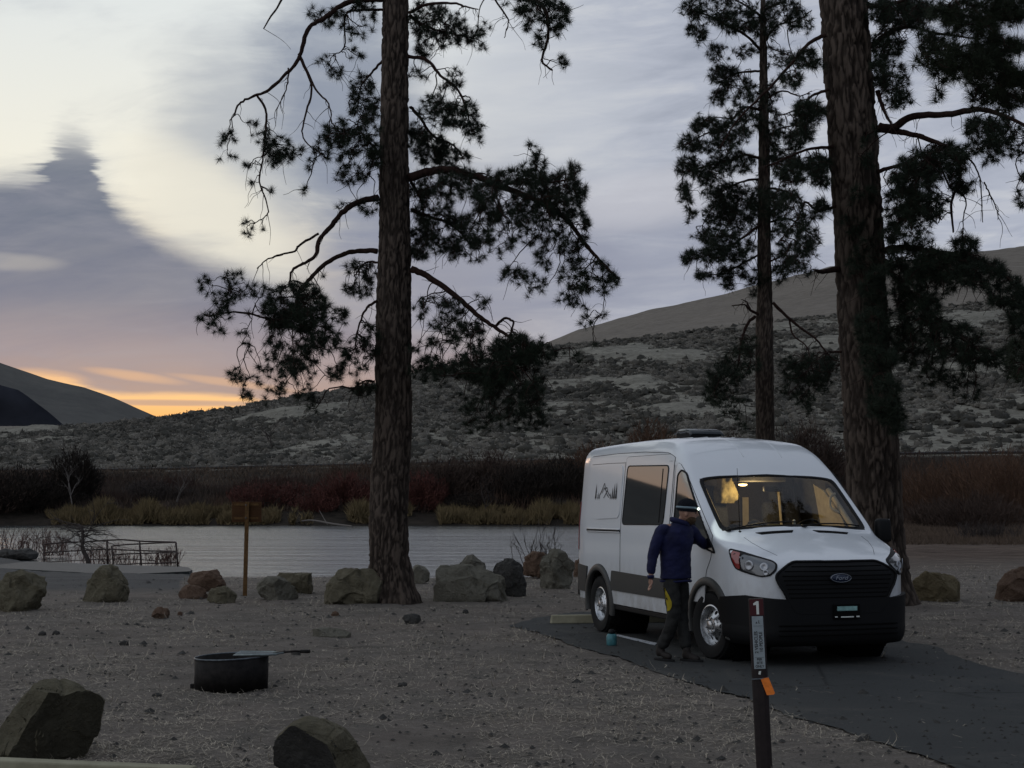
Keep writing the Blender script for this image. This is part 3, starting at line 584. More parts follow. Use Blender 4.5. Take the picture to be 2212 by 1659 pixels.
def pine(root_px, trunk_pts, Y, limbs, clusters, conv, label, seed, bark, needles, r_first=.07, tuft=(105, .150, .0044), trunk_kw={}, top_extra=None, name='pine_tree', scale_r=1.0):
    """trunk_pts: (px_left, px_right, py); limbs: dict key -> (points in conv coordinates, dy end, radius); clusters: (key, cx, cy, rx, ry, n)"""
    random.seed(seed); global rng; rng = np.random.default_rng(seed)
    base = at_y(root_px[0], root_px[1], Y); base.z = 0
    root = empty(name, base); tag(root, label, 'tree')
    cl = []
    for l, r, py in trunk_pts:
        p = at_y((l + r) / 2, py, Y); w = at_y(r, py, Y).x - at_y(l, py, Y).x; cl.append((p.x - base.x, 0, p.z, w / 2))
    cl = sorted(cl, key=lambda c: c[2]); cl[0] = (cl[0][0], 0, -.15, cl[0][3])
    # trunk goes on above the frame
    x, _, z, r = cl[-1]; x0, _, z0, r0 = cl[-2]; sx = (x - x0) / max(z - z0, .1)
    for k in range(1, 6): cl.append((x + sx * k * 2.2, 0, z + k * 2.2, r * (1 - k * .15)))
    trunk_mesh('trunk', cl, M[bark], root, seed, **trunk_kw)
    C = np.array(cl)
    def trunk_at(z): return Vector((np.interp(z, C[:, 2], C[:, 0]), 0, z)), np.interp(z, C[:, 2], C[:, 3])
    info = {}
    for key, (pts, dy, r0) in limbs.items():
        n = len(pts); P = []
        for i, (a, b) in enumerate(pts):
            px, py = conv(a, b); t = i / (n - 1); P.append(at_y(px, py, Y + dy * t) - base)
        c, tr = trunk_at(P[0].z); P[0].y = math.copysign(tr * .55, dy); 
        info[key] = (P, r0)
    for key, (P, r0) in info.items():
        path = smooth_path(P, 6, .008); N = len(path); wood = MB(); tf = Tufts()
        rs = [r0 * scale_r * (1 - .80 * i / (N - 1)) * (1 + .18 * noise.noise(Vector((i * .6, seed, r0 * 50)))) + .004 for i in range(N)]
        wood.tube(path, rs, 8); nodes = [(p, 0) for p in path[2:]]
        for (k2, cx, cy, rx, ry, nt) in [c for c in clusters if c[0] == key]:
            for _ in range(int(nt * (1.7 if seed == 11 and nt > 9 else (1.45 if seed == 37 else 1.2)))):
                a = random.uniform(0, 2 * math.pi); rr = math.sqrt(random.random()) if nt > 1 else 0
                qx, qy = conv(cx + 1.12 * rx * rr * math.cos(a), cy + 1.12 * ry * rr * math.sin(a))
                # depth: near the limb depth with spread
                cpx, cpy = conv(cx, cy); Pm = min(path, key=lambda p: (p + base - at_y(cpx, cpy, base.y + p.y)).length)
                depth = Pm.y + random.uniform(-1, 1) * (.25 + .9 * rx / 160.)
                T = at_y(qx, qy, base.y + depth) - base
                # attach point on the limb: biased to the trunk side and above
                A = min(nodes, key=lambda p: (p[0] - T).length * (1 + .5 * (p[1] > 2)) + .7 * max(0, T.z - p[0].z) + .08 * p[1] + random.uniform(0, .10)); lev = A[1] + 1; A = A[0]
                d = T - A; Ld = d.length
                if Ld > .05:
                    mid = A.lerp(T, .45) + Vector((random.uniform(-.2, .2), random.uniform(-.2, .2), random.uniform(.0, .22))) * Ld
                    q3 = A.lerp(T, .8) + Vector((random.uniform(-.14, .14), random.uniform(-.14, .14), random.uniform(-.22, -.02))) * Ld
                    tw = smooth_path([A, mid, q3, T], 4, .014); r1 = max(.006, min(.020, .0075 + Ld * .012) * (.88 ** lev)); nodes.extend((tw[j], lev) for j in (4, 7, 9))
                    wood.tube(tw, [r1 * (1 - .62 * i / (len(tw) - 1)) for i in range(len(tw))], 4, cap=False)
                    dr = (T - tw[-3])
                    # side spurs
                    if random.random() < .5 and Ld > .3:
                        s0 = tw[len(tw) // 2]; s1 = s0 + Vector((random.uniform(-.2, .2), random.uniform(-.2, .2), random.uniform(-.25, .12))); wood.tube(smooth_path([s0, (s0 + s1) / 2 + Vector((0, 0, .04)), s1], 3, .01), .0035, 3, cap=False)
                        if random.random() < .5: tf.add(s1, s1 - s0, *([tuft[0]] + [tuft[1] * .9, tuft[2]]))
                else: dr = Vector((0, 0, -1))
                tf.add(T, dr, tuft[0], tuft[1] * random.uniform(.8, 1.1), tuft[2])
                if random.random() < .35: tf.add(T - dr.normalized() * .12, Vector((random.uniform(-1, 1), random.uniform(-1, 1), random.uniform(-.6, .8))), tuft[0] * 2 // 3, tuft[1] * .9, tuft[2])
            if seed in (11, 23, 37):
                for _ in range(int(nt * (.55 if seed == 11 else .3))):
                    A = random.choice(nodes)[0]; 
                    if (A - Pm).length > 1.6: continue
                    L = random.uniform(.18, .5); q = [A]; d = Vector((random.uniform(-1, 1), random.uniform(-.6, .6), random.uniform(-1, .25))).normalized()
                    for j in range(4): d = (d + Vector((random.uniform(-.5, .5), random.uniform(-.4, .4), random.uniform(-.65, .35)))).normalized(); q.append(q[-1] + d * L / 4)
                    wood.tube(smooth_path(q, 2), [.0062 * (1 - .06 * k) for k in range(9)], 3, cap=False)
        # bare drooping twigs along the limb
        for _ in range(int(4 + 6 * random.random())):
            A = path[random.randrange(N // 4, N)]; L = random.uniform(.2, .6)
            pts = [A]; d = Vector((random.uniform(-.6, .6), random.uniform(-.6, .6), random.uniform(-1, .1)))
            for j in range(4): d = (d + Vector((random.uniform(-.5, .5), random.uniform(-.5, .5), random.uniform(-.6, .3)))).normalized(); pts.append(pts[-1] + d * L / 4)
            wood.tube(smooth_path(pts, 3), [.006, .006, .006, .005, .005, .005, .004, .004, .004, .003, .003, .003, .003], 4, cap=False)
        b = wood.build('branch', M['bark_twig'], root, True); tf.build('needles', M[needles], b)
    return root
def mk_pines():
    cv = lambda x, y: (384 + .562 * x, .562 * y)
    L = {'a': ([(790, 5), (700, 0), (640, 15), (560, 70), (500, 115), (470, 215), (430, 270), (350, 345), (290, 370), (235, 400), (215, 445)], -1.0, .05),
         'a2': ([(470, 215), (510, 300), (535, 350), (580, 400), (592, 475)], -.9, .022), 'a3': ([(475, 230), (515, 340), (490, 440), (482, 530), (550, 590)], -.8, .020),
         'a4': ([(310, 372), (340, 430), (338, 500), (325, 620), (315, 700), (345, 790), (340, 830), (290, 860)], -1.1, .018), 'a5': ([(430, 270), (420, 330), (385, 410)], -1.0, .012),
         'b': ([(775, 765), (700, 775), (640, 810), (585, 875), (545, 920), (530, 980), (490, 1010), (440, 1040), (430, 1100)], -.9, .055),
         'b2': ([(545, 905), (470, 940), (450, 965), (390, 980), (340, 1000), (305, 1032)], -1.3, .020),
         'c': ([(770, 970), (700, 965), (640, 975), (560, 1020), (510, 1070), (470, 1120), (440, 1200), (380, 1230), (240, 1200), (110, 1215)], -1.2, .045),
         'd': ([(890, 690), (960, 662), (1040, 652), (1150, 680), (1250, 720), (1400, 780), (1500, 850), (1560, 930), (1620, 1000), (1690, 1070)], -1.3, .075),
         'd2': ([(1250, 720), (1330, 690), (1440, 700), (1520, 680)], -1.8, .022), 'd3': ([(895, 800), (960, 830), (1060, 870), (1140, 960)], .9, .035),
         'e': ([(900, 1040), (960, 1062), (1060, 1130), (1150, 1210), (1225, 1262), (1290, 1310), (1340, 1420)], -1.1, .06), 'e2': ([(1220, 1260), (1255, 1225), (1290, 1240), (1282, 1310), (1400, 1330)], -1.2, .024),
         'f': ([(770, 1160), (722, 1190), (692, 1270), (682, 1340)], -.6, .022), 'g': ([(890, 50), (930, 90), (980, 110), (1060, 130), (1150, 150)], 1.0, .03),
         'g2': ([(890, 60), (950, 20), (1050, 12), (1105, 25), (1155, 36)], -.8, .028), 'h': ([(890, 225), (960, 232), (1010, 290), (1080, 350), (1120, 460), (1130, 505)], -.9, .03),
         'i': ([(890, -120), (1050, -110), (1200, -20), (1300, -10), (1400, 20), (1425, 130), (1400, 230), (1440, 270)], -1.4, .05), 'i2': ([(1200, -20), (1262, 60), (1270, 90), (1255, 145)], -1.2, .014),
         'j': ([(790, 220), (745, 280), (705, 330), (690, 420)], .8, .022), 'k': ([(830, 720), (800, 640), (760, 570), (728, 540), (690, 480)], -.7, .032),
         'l': ([(890, 400), (930, 450), (980, 520), (1060, 560), (1100, 610)], 1.0, .028), 'm': ([(772, 1005), (720, 1010), (680, 1060)], .9, .02), 'n': ([(895, 690), (930, 760), (950, 850)], 1.1, .02),
         'o': ([(790, 30), (700, 40), (645, 60), (640, 180), (600, 210)], .8, .022), 'p': ([(790, -160), (600, -120), (450, -60), (380, 30), (330, 110)], -1.5, .03), 'q': ([(760, 1470), (720, 1465), (680, 1490)], -.5, .02)}
    C = [('a', 290, 475, 25, 12, 3), ('a', 200, 530, 28, 22, 5), ('a4', 265, 640, 22, 12, 3), ('a4', 265, 695, 20, 10, 2), ('a4', 380, 730, 18, 10, 2), ('a3', 482, 720, 14, 8, 2), ('a3', 550, 590, 40, 24, 6),
         ('a4', 390, 575, 90, 45, 22), ('a4', 320, 540, 55, 40, 7), ('a2', 600, 520, 60, 35, 12), ('a4', 262, 870, 28, 22, 4), ('a4', 325, 880, 5, 5, 1), ('a', 222, 600, 30, 20, 2), ('a3', 510, 645, 20, 10, 2),
         ('o', 560, 230, 26, 20, 4), ('o', 610, 278, 30, 14, 5), ('o', 690, 208, 34, 18, 5), ('o', 640, 75, 120, 40, 12), ('o', 690, 110, 60, 20, 6), ('o', 540, 60, 40, 40, 4), ('o', 730, 30, 50, 30, 10),
         ('j', 720, 380, 50, 90, 34), ('k', 690, 600, 85, 100, 34), ('k', 620, 500, 60, 40, 12), ('k', 650, 690, 40, 30, 4), ('k', 740, 500, 40, 80, 16), ('b', 625, 788, 15, 8, 2), ('k', 735, 800, 40, 50, 9),
         ('m', 700, 1070, 60, 75, 24), ('c', 450, 1180, 110, 90, 90), ('c', 470, 1300, 120, 110, 62), ('c', 570, 1240, 80, 80, 22), ('c', 220, 1060, 35, 28, 6), ('c', 110, 1090, 30, 30, 5), ('c', 105, 1215, 40, 35, 8), ('c', 200, 1160, 80, 60, 14),
         ('c', 190, 1275, 30, 20, 3), ('c', 250, 1300, 30, 30, 4), ('c', 300, 1110, 40, 25, 8), ('c', 235, 1440, 40, 30, 9), ('c', 270, 1515, 25, 22, 5), ('c', 360, 1430, 60, 80, 16), ('c', 480, 1420, 70, 60, 14), ('c', 600, 1440, 40, 30, 9), ('c', 640, 1320, 40, 40, 7), ('c', 340, 1500, 70, 25, 5), ('c', 480, 1510, 50, 20, 6), ('c', 560, 1060, 30, 20, 1),
         ('f', 735, 1310, 35, 60, 16), ('f', 680, 1390, 50, 50, 12), ('q', 715, 1490, 45, 22, 12), ('q', 490, 1540, 60, 25, 5),
         ('d', 1110, 700, 150, 55, 46), ('d', 1330, 760, 190, 100, 120), ('d', 1450, 740, 110, 80, 48), ('d', 1490, 880, 90, 80, 34), ('d', 1240, 880, 150, 90, 52), ('d2', 1400, 600, 30, 22, 6), ('d2', 1335, 552, 16, 12, 2), ('d2', 1380, 640, 45, 15, 5), ('d2', 1515, 650, 30, 30, 8), ('d2', 1545, 720, 25, 40, 7),
         ('d3', 1040, 880, 130, 80, 54), ('d3', 980, 780, 80, 70, 26), ('d3', 1130, 960, 70, 50, 12), ('d3', 960, 960, 70, 40, 14), ('d', 1290, 1050, 60, 30, 10), ('d', 1380, 1090, 35, 35, 7), ('d', 1560, 1050, 90, 60, 22), ('d', 1640, 1070, 60, 50, 12), ('d', 1520, 1150, 60, 50, 10), ('d', 1580, 1240, 40, 30, 5), ('d', 1460, 980, 80, 60, 14), ('d', 1690, 1075, 20, 15, 3), ('d', 1590, 1320, 25, 12, 2),
         ('e', 1190, 1165, 22, 20, 4), ('e', 1000, 1200, 90, 60, 22), ('e', 1110, 1290, 70, 50, 26), ('e2', 1300, 1340, 90, 50, 44), ('e2', 1390, 1360, 60, 40, 22), ('e', 1200, 1400, 110, 70, 56), ('e', 1290, 1470, 110, 90, 66), ('e', 1080, 1420, 130, 50, 34), ('e', 1230, 1570, 130, 60, 34), ('e', 960, 1340, 60, 40, 10), ('e', 940, 1430, 50, 40, 12), ('e', 1340, 1600, 70, 50, 12), ('e2', 1530, 1370, 30, 20, 3), ('e', 1120, 1640, 60, 20, 5),
         ('g', 1010, 110, 100, 60, 34), ('g', 940, 60, 50, 60, 12), ('g', 1110, 135, 50, 30, 12), ('g', 1170, 180, 22, 14, 3), ('g2', 1010, 50, 60, 20, 6), ('g', 960, 170, 40, 60, 10), ('h', 1000, 420, 70, 60, 24), ('h', 1090, 440, 60, 50, 22), ('h', 1140, 500, 35, 30, 10), ('h', 1075, 290, 35, 40, 7), ('h', 1040, 330, 40, 20, 5), ('h', 920, 290, 30, 30, 6),
         ('l', 960, 560, 70, 60, 36), ('l', 1010, 600, 60, 50, 22), ('l', 1100, 590, 35, 30, 7), ('l', 910, 530, 25, 60, 10), ('n', 930, 720, 40, 60, 12), ('n', 920, 900, 35, 80, 16),
         ('i', 1410, 40, 90, 45, 30), ('i', 1340, 95, 22, 18, 4), ('i', 1470, 100, 35, 40, 10), ('i', 1400, 150, 35, 35, 8), ('i', 1480, 232, 26, 20, 5), ('i', 1170, 110, 25, 25, 4), ('i', 1300, 20, 40, 30, 8), ('p', 400, 30, 30, 30, 0)]
    pine((845, 1300), [(792, 908, 1302), (797, 893, 1265), (798, 882, 1200), (800, 880, 1100), (805, 884, 1000), (812, 888, 900), (813, 887, 800), (815, 886, 650), (821, 884, 500), (822, 881, 300), (826, 880, 150), (829, 880, 0)],
         25.2, L, C, cv, 'tall pine with open drooping branches beside the river boulders, left of the white van', 11, 'bark_pine', 'needles', trunk_kw=dict(n=100, step=.045, amp=.045, plate=(12.5, 3.0), flare=.30))
    # ---- big pine right of the van
    c2 = lambda x, y: (1426.4 + .3637 * x, .3637 * y)
    L = {'a': ([(1270, 770), (1380, 760), (1500, 690), (1700, 680), (1900, 650), (2050, 690), (2200, 760), (2350, 800)], -1.2, .075), 'b': ([(1280, 790), (1400, 780), (1500, 800), (1650, 850), (1750, 920), (1780, 1050), (1730, 1200), (1740, 1380)], -.9, .055),
         'c': ([(1270, 560), (1330, 660), (1380, 760)], -.7, .04), 'd': ([(1270, 1040), (1380, 990), (1500, 980), (1620, 1000)], -1.0, .035), 'e': ([(970, 230), (880, 260), (760, 400), (640, 530), (470, 700), (350, 880)], -.8, .032),
         'f': ([(990, 550), (900, 570), (830, 640), (700, 690)], -.7, .025), 'g': ([(1010, 890), (870, 890), (700, 960), (620, 990)], -.9, .026), 'h': ([(1030, 1240), (940, 1250), (860, 1200), (820, 1290), (700, 1440)], -.7, .022),
         'i': ([(1210, 300), (1350, 200), (1480, 160), (1650, 200), (1900, 230)], 1.0, .05), 'j': ([(1220, 60), (1350, 30), (1500, -20)], -.9, .05), 'k': ([(1310, 1500), (1450, 1470), (1650, 1500), (1880, 1540), (2050, 1640), (2160, 1780), (2220, 1980)], -1.2, .06),
         'l': ([(1310, 1560), (1420, 1680), (1550, 1800), (1700, 1950), (1850, 2050), (1960, 2120)], -1.0, .045), 'm': ([(1200, 1420), (1160, 1500), (1200, 1650), (1250, 1850), (1300, 2100), (1350, 2300)], -1.7, .03),
         'n': ([(1750, 920), (1850, 960), (1900, 1060), (1910, 1200), (1915, 1320)], -1.0, .014), 'o': ([(1640, 1000), (1720, 1110), (1810, 1180), (1800, 1300), (1795, 1380)], -1.1, .014), 'p': ([(1900, 1100), (1960, 1160), (2000, 1250), (2005, 1305)], -1.0, .010),
         'q': ([(1040, 1610), (960, 1615), (915, 1605)], -.9, .055), 'r': ([(1060, 2100), (1000, 2090), (960, 2110)], -.5, .02)}
    C = [('a', 1950, 780, 140, 90, 44), ('a', 2080, 840, 120, 80, 40), ('a', 1900, 900, 100, 70, 20), ('a', 2150, 1130, 40, 90, 10), ('a', 1850, 760, 60, 50, 10), ('b', 1620, 960, 180, 90, 84), ('b', 1500, 1080, 130, 110, 80), ('b', 1560, 1210, 110, 90, 54), ('b', 1700, 950, 110, 100, 44), ('b', 1790, 1090, 70, 60, 14), ('b', 1640, 1290, 30, 25, 4), ('b', 1810, 1130, 40, 30, 5),
         ('d', 1450, 1200, 110, 80, 36), ('d', 1370, 1330, 80, 100, 34), ('d', 1480, 1360, 90, 60, 24), ('c', 1380, 480, 90, 110, 40), ('c', 1440, 600, 60, 60, 14), ('c', 1300, 430, 60, 100, 22), ('i', 1330, 260, 110, 80, 44), ('i', 1500, 60, 120, 90, 30), ('i', 1430, 100, 120, 90, 40), ('j', 1300, 60, 80, 70, 30), ('j', 1420, 30, 110, 60, 30), ('j', 1560, 90, 90, 80, 20),
         ('e', 850, 330, 80, 60, 16), ('e', 780, 470, 60, 50, 10), ('e', 930, 380, 40, 30, 6), ('f', 880, 660, 90, 60, 44), ('f', 850, 760, 70, 60, 22), ('g', 900, 980, 110, 50, 44), ('g', 800, 1030, 110, 50, 40), ('g', 960, 1080, 50, 40, 14), ('h', 960, 1215, 50, 35, 14), ('h', 880, 1290, 60, 40, 8), ('h', 850, 1400, 90, 70, 12), ('h', 800, 1500, 60, 60, 8), ('g', 700, 1150, 90, 60, 16),
         ('k', 1500, 1560, 180, 90, 80), ('k', 1700, 1560, 180, 80, 90), ('k', 1900, 1620, 150, 80, 80), ('k', 1800, 1450, 80, 40, 24), ('k', 2050, 1720, 100, 100, 50), ('k', 2130, 1900, 70, 150, 44), ('k', 1600, 1700, 160, 60, 38), ('k', 2100, 2150, 90, 90, 26), ('k', 1540, 1440, 80, 30, 12),
         ('l', 1560, 1880, 140, 110, 60), ('l', 1750, 2020, 160, 100, 70), ('l', 1900, 2130, 120, 60, 36), ('l', 1500, 2060, 120, 100, 36), ('l', 1680, 2200, 110, 90, 20), ('l', 1820, 2300, 70, 80, 9), ('l', 1450, 1720, 90, 90, 26), ('l', 1400, 1950, 80, 120, 26),
         ('m', 1230, 1500, 70, 100, 34), ('m', 1270, 1720, 70, 120, 52), ('m', 1250, 1950, 80, 120, 60), ('m', 1300, 2150, 90, 120, 62), ('m', 1330, 2350, 90, 110, 56), ('m', 1380, 2480, 70, 80, 30), ('m', 1160, 1560, 40, 60, 8), ('m', 1150, 1290, 60, 80, 16), ('m', 1200, 1150, 70, 70, 16), ('c', 1230, 950, 40, 60, 10), ('a', 1240, 790, 50, 50, 12)]
    pine((1908, 1305), [(1838, 1982, 1310), (1840, 1965, 1260), (1838, 1952, 1180), (1834, 1944, 1060), (1828, 1937, 960), (1823, 1926, 850), (1816, 1916, 720), (1810, 1908, 600), (1803, 1902, 450), (1793, 1893, 300), (1783, 1880, 150), (1775, 1869, 0)],
         24.6, L, C, c2, 'thick trunked pine with deeply furrowed bark rising behind the front of the white van', 23, 'bark_pine', 'needles', trunk_kw=dict(n=128, step=.045, amp=.062, plate=(9.5, 2.1), flare=.22), tuft=(80, .155, .0058))
    # ---- slimmer pine behind the van
    L = {'a': ([(590, 300), (520, 220), (400, 150), (250, 80), (160, 60)], -.9, .03), 'b': ([(595, 420), (480, 430), (380, 470), (330, 560)], .9, .026), 'c': ([(600, 660), (500, 640), (400, 740), (280, 790), (150, 860)], -.9, .03),
         'd': ([(600, 950), (500, 920), (400, 960), (220, 1000), (130, 1060), (180, 1250)], -.8, .03), 'e': ([(600, 1060), (480, 1080), (360, 1150), (250, 1340)], .9, .026), 'f': ([(600, 1330), (480, 1420), (350, 1500), (170, 1540)], -.8, .03),
         'g': ([(620, 240), (700, 150), (820, 120), (900, 60)], .8, .026), 'h': ([(620, 600), (720, 540), (830, 570), (900, 540)], -.7, .022), 'i': ([(620, 820), (720, 760), (850, 740)], .8, .024), 'j': ([(630, 1120), (720, 1130), (830, 1180), (850, 1280)], -.8, .026),
         'k': ([(640, 1320), (760, 1300), (880, 1380), (960, 1450)], .8, .024), 'l': ([(640, 1560), (740, 1520), (840, 1560)], -.7, .02), 'm': ([(600, 1500), (500, 1560), (380, 1620), (240, 1640)], .7, .022),
         'n': ([(575, 1870), (530, 1840), (500, 1810), (425, 1815)], -.6, .03), 'o': ([(560, 1880), (520, 1920), (490, 1990), (475, 2060), (450, 2200), (340, 2260)], -.7, .035), 'p': ([(665, 1800), (740, 1870), (850, 1960), (930, 2020), (1010, 2120), (1090, 2160)], -.8, .035),
         'q': ([(760, 1900), (790, 1990), (870, 2060), (900, 2180)], -1.0, .02), 'r': ([(530, 1840), (510, 1790), (480, 1780)], -.8, .015), 's': ([(600, 100), (500, 30), (380, -40)], -.7, .03), 't': ([(620, 60), (740, 0), (860, -60)], -.7, .03)}
    C = [('a', 190, 60, 60, 60, 22), ('a', 220, 190, 60, 50, 20), ('a', 450, 130, 110, 60, 50), ('a', 330, 90, 70, 50, 14), ('a', 620, 150, 90, 60, 30), ('s', 300, -20, 120, 50, 20), ('s', 480, 40, 100, 50, 20), ('t', 720, 60, 110, 60, 34), ('t', 830, 120, 70, 70, 20),
         ('b', 380, 440, 80, 60, 44), ('b', 330, 310, 50, 50, 14), ('b', 350, 580, 50, 40, 16), ('b', 480, 540, 90, 70, 30), ('b', 640, 570, 60, 70, 24), ('b', 520, 300, 80, 50, 14), ('g', 800, 360, 70, 50, 12), ('g', 700, 330, 80, 60, 12), ('g', 780, 480, 50, 40, 8),
         ('c', 290, 740, 90, 50, 34), ('c', 160, 850, 60, 50, 24), ('c', 420, 800, 120, 70, 50), ('c', 330, 880, 110, 50, 30), ('c', 480, 680, 80, 60, 26), ('c', 640, 720, 70, 80, 34), ('h', 880, 620, 70, 40, 10),
         ('d', 160, 980, 60, 60, 26), ('d', 290, 1020, 100, 60, 40), ('d', 150, 1130, 40, 50, 14), ('d', 270, 1130, 40, 40, 8), ('d', 440, 960, 110, 60, 44), ('d', 190, 1250, 35, 25, 5), ('d', 165, 1310, 14, 12, 2), ('d', 160, 1200, 40, 30, 6),
         ('e', 430, 1180, 130, 90, 84), ('e', 350, 1270, 90, 70, 40), ('e', 500, 1300, 90, 80, 44), ('e', 300, 1400, 70, 50, 22), ('e', 590, 1180, 60, 100, 34), ('i', 730, 850, 110, 60, 44), ('i', 850, 800, 60, 50, 16), ('i', 720, 960, 100, 40, 34),
         ('j', 760, 1180, 90, 60, 28), ('j', 690, 1260, 60, 60, 22), ('j', 780, 1330, 70, 60, 16), ('f', 360, 1420, 90, 60, 30), ('f', 180, 1530, 50, 40, 20), ('f', 300, 1510, 80, 40, 28), ('f', 450, 1480, 110, 70, 50), ('f', 240, 1640, 30, 20, 4),
         ('k', 880, 1450, 80, 60, 14), ('k', 740, 1400, 80, 70, 20), ('k', 820, 1530, 70, 50, 14), ('l', 730, 1560, 90, 70, 30), ('l', 690, 1660, 50, 30, 5), ('l', 850, 1620, 80, 40, 8), ('m', 420, 1620, 90, 40, 26), ('m', 270, 1640, 50, 30, 9), ('m', 400, 1690, 40, 30, 8), ('m', 560, 1640, 50, 50, 14), ('m', 560, 1740, 30, 20, 4),
         ('o', 480, 2150, 100, 90, 34), ('o', 390, 2220, 100, 70, 34), ('o', 330, 2340, 80, 60, 22), ('o', 420, 2400, 110, 60, 14), ('o', 520, 2050, 50, 50, 12), ('o', 500, 2480, 60, 40, 5),
         ('p', 900, 2180, 110, 70, 44), ('p', 820, 2300, 100, 80, 26), ('p', 950, 2260, 60, 60, 20), ('p', 760, 2180, 70, 60, 14), ('q', 870, 2400, 70, 60, 8), ('p', 1010, 2160, 60, 40, 12)]
    pine((1655, 1180), [(1637, 1678, 1210), (1636, 1675, 1080), (1634, 1673, 960), (1633, 1671, 850), (1633, 1669, 700), (1638, 1667, 620), (1636, 1665, 560), (1638, 1664, 450), (1639, 1662, 330), (1641, 1658, 180), (1642, 1655, 60), (1643, 1653, 0)],
         33.0, L, C, c2, 'slimmer pine with a bare lower trunk standing behind the roof of the white van', 37, 'bark_pine', 'needles', trunk_kw=dict(n=64, step=.06, amp=.02, plate=(16, 4.0)), tuft=(64, .17, .0066))
    # ---- near pine at the right edge: only its boughs reach into the frame
    L = {'a': ([(2500, -100), (2250, 60), (2100, 100), (1900, 110), (1650, 60)], -.4, .05), 'b': ([(2520, 150), (2300, 230), (2150, 280), (2000, 310), (1800, 330), (1560, 310)], -.6, .05), 'c': ([(2520, 420), (2350, 470), (2150, 500), (2000, 520), (1880, 600)], -.4, .04),
         'd': ([(2520, 1900), (2350, 2000), (2220, 2100), (2130, 2200)], -.3, .03)}
    C = [('a', 1700, 60, 90, 60, 20), ('a', 1900, 60, 140, 80, 44), ('a', 2080, 60, 110, 80, 44), ('a', 1850, 160, 150, 60, 34), ('b', 1650, 330, 120, 70, 30), ('b', 1850, 330, 150, 80, 54), ('b', 2040, 280, 130, 90, 54), ('b', 1680, 440, 70, 50, 12), ('b', 1940, 430, 150, 70, 44), ('b', 1640, 560, 25, 40, 4), ('b', 1600, 230, 80, 50, 12),
         ('c', 2100, 460, 90, 80, 30), ('c', 1950, 560, 110, 50, 22), ('c', 2090, 590, 90, 50, 20), ('d', 2130, 2080, 60, 70, 10), ('d', 2160, 2220, 60, 60, 10)]
    pine((2420, 1420), [(2330, 2470, 1440), (2330, 2450, 1100), (2310, 2430, 500), (2300, 2400, 0)], 18.5, L, C, c2, 'dark green pine boughs hanging in from the right edge above the van', 41, 'bark_pine', 'needles_olive', trunk_kw=dict(n=40, step=.12, amp=.02), tuft=(84, .17, .0050))
def blob_cloud(n, r, flat=.8):
    a = rng.normal(size=(n, 3)); a /= np.linalg.norm(a, axis=1, keepdims=True); a *= rng.uniform(.55, 1.0, (n, 1)); a[:, 2] = np.abs(a[:, 2]) * flat; return a * r
def cards(P, N, S, asp=.6):
    """small leaf faces: centre, normal-ish, size"""
    n = len(P); r = rng.normal(size=(n, 3)); A = np.cross(N, r); A /= np.linalg.norm(A, axis=1, keepdims=True) + 1e-9; B = np.cross(N, A); B /= np.linalg.norm(B, axis=1, keepdims=True) + 1e-9
    S = np.asarray(S).reshape(-1, 1); return np.stack([P - A * S, P - B * S * asp, P + A * S, P + B * S * asp], 1).reshape(-1, 3)
def mk_sage():
    global rng; rng = np.random.default_rng(5)
    bm = bmesh.new(); bmesh.ops.create_icosphere(bm, subdivisions=2, radius=1); bmesh.ops.delete(bm, geom=[v for v in bm.verts if v.co.z < -.2], context='VERTS'); bm.verts.index_update()
    DV = np.array([v.co[:] for v in bm.verts]); DF = np.array([[v.index for v in f.verts] for f in bm.faces]); bm.free()
    for name, mat, cnt, smul, seed in (('sagebrush', 'sage', 9800, .76, 1), ('dark_sagebrush', 'sage_dark', 5600, .88, 2)):
        V = []; FF = []; r2 = np.random.default_rng(seed); got = 0
        for _ in range(cnt * 3):
            if got >= cnt: break
            q = r2.uniform(-60, 2280); t = r2.uniform(0, 1) ** .8; R1 = np.interp(q, [345, 800, 1200, 2212], [320, 335, 420, 480]); y = 207 + (R1 * (1.02 if q > 900 else 1.0) - 207) * t
            x = (q - CX) / FPX * y
            d = noise.fractal(Vector((x * .02, y * .03, seed)), 1, 2, 3)
            if d * (1 if seed == 1 else -1) < r2.uniform(-.95, .12) * (1 if name == 'sagebrush' else 1.1): continue
            z = hz(x, y); s = r2.uniform(.55, 1.35) * smul; m = 44 if y < 290 else 30
            a = r2.uniform(0, 6.28); ca, sa = math.cos(a), math.sin(a); B = DV * (1 + r2.normal(0, .27, (len(DV), 1))); B = B * np.array([s * r2.uniform(.9, 1.35), s * r2.uniform(.8, 1.1), s * r2.uniform(.62, .95)])
            B = np.stack([B[:, 0] * ca - B[:, 1] * sa, B[:, 0] * sa + B[:, 1] * ca, B[:, 2]], 1) + np.array([x, y, z - .08]); V.append(B); FF.append(DF + got * len(DV)); got += 1
        V = np.concatenate(V)
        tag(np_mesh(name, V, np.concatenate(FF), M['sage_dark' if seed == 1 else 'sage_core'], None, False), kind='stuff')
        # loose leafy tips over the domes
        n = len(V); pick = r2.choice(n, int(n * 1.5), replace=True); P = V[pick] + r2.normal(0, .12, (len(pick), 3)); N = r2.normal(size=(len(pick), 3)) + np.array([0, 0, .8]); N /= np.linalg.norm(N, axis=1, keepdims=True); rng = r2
        C = cards(P, N, r2.uniform(.07, .19, len(pick)), .7); tag(np_mesh(name + '_tips', C, np.arange(len(C)).reshape(-1, 4), M[mat]), kind='stuff')
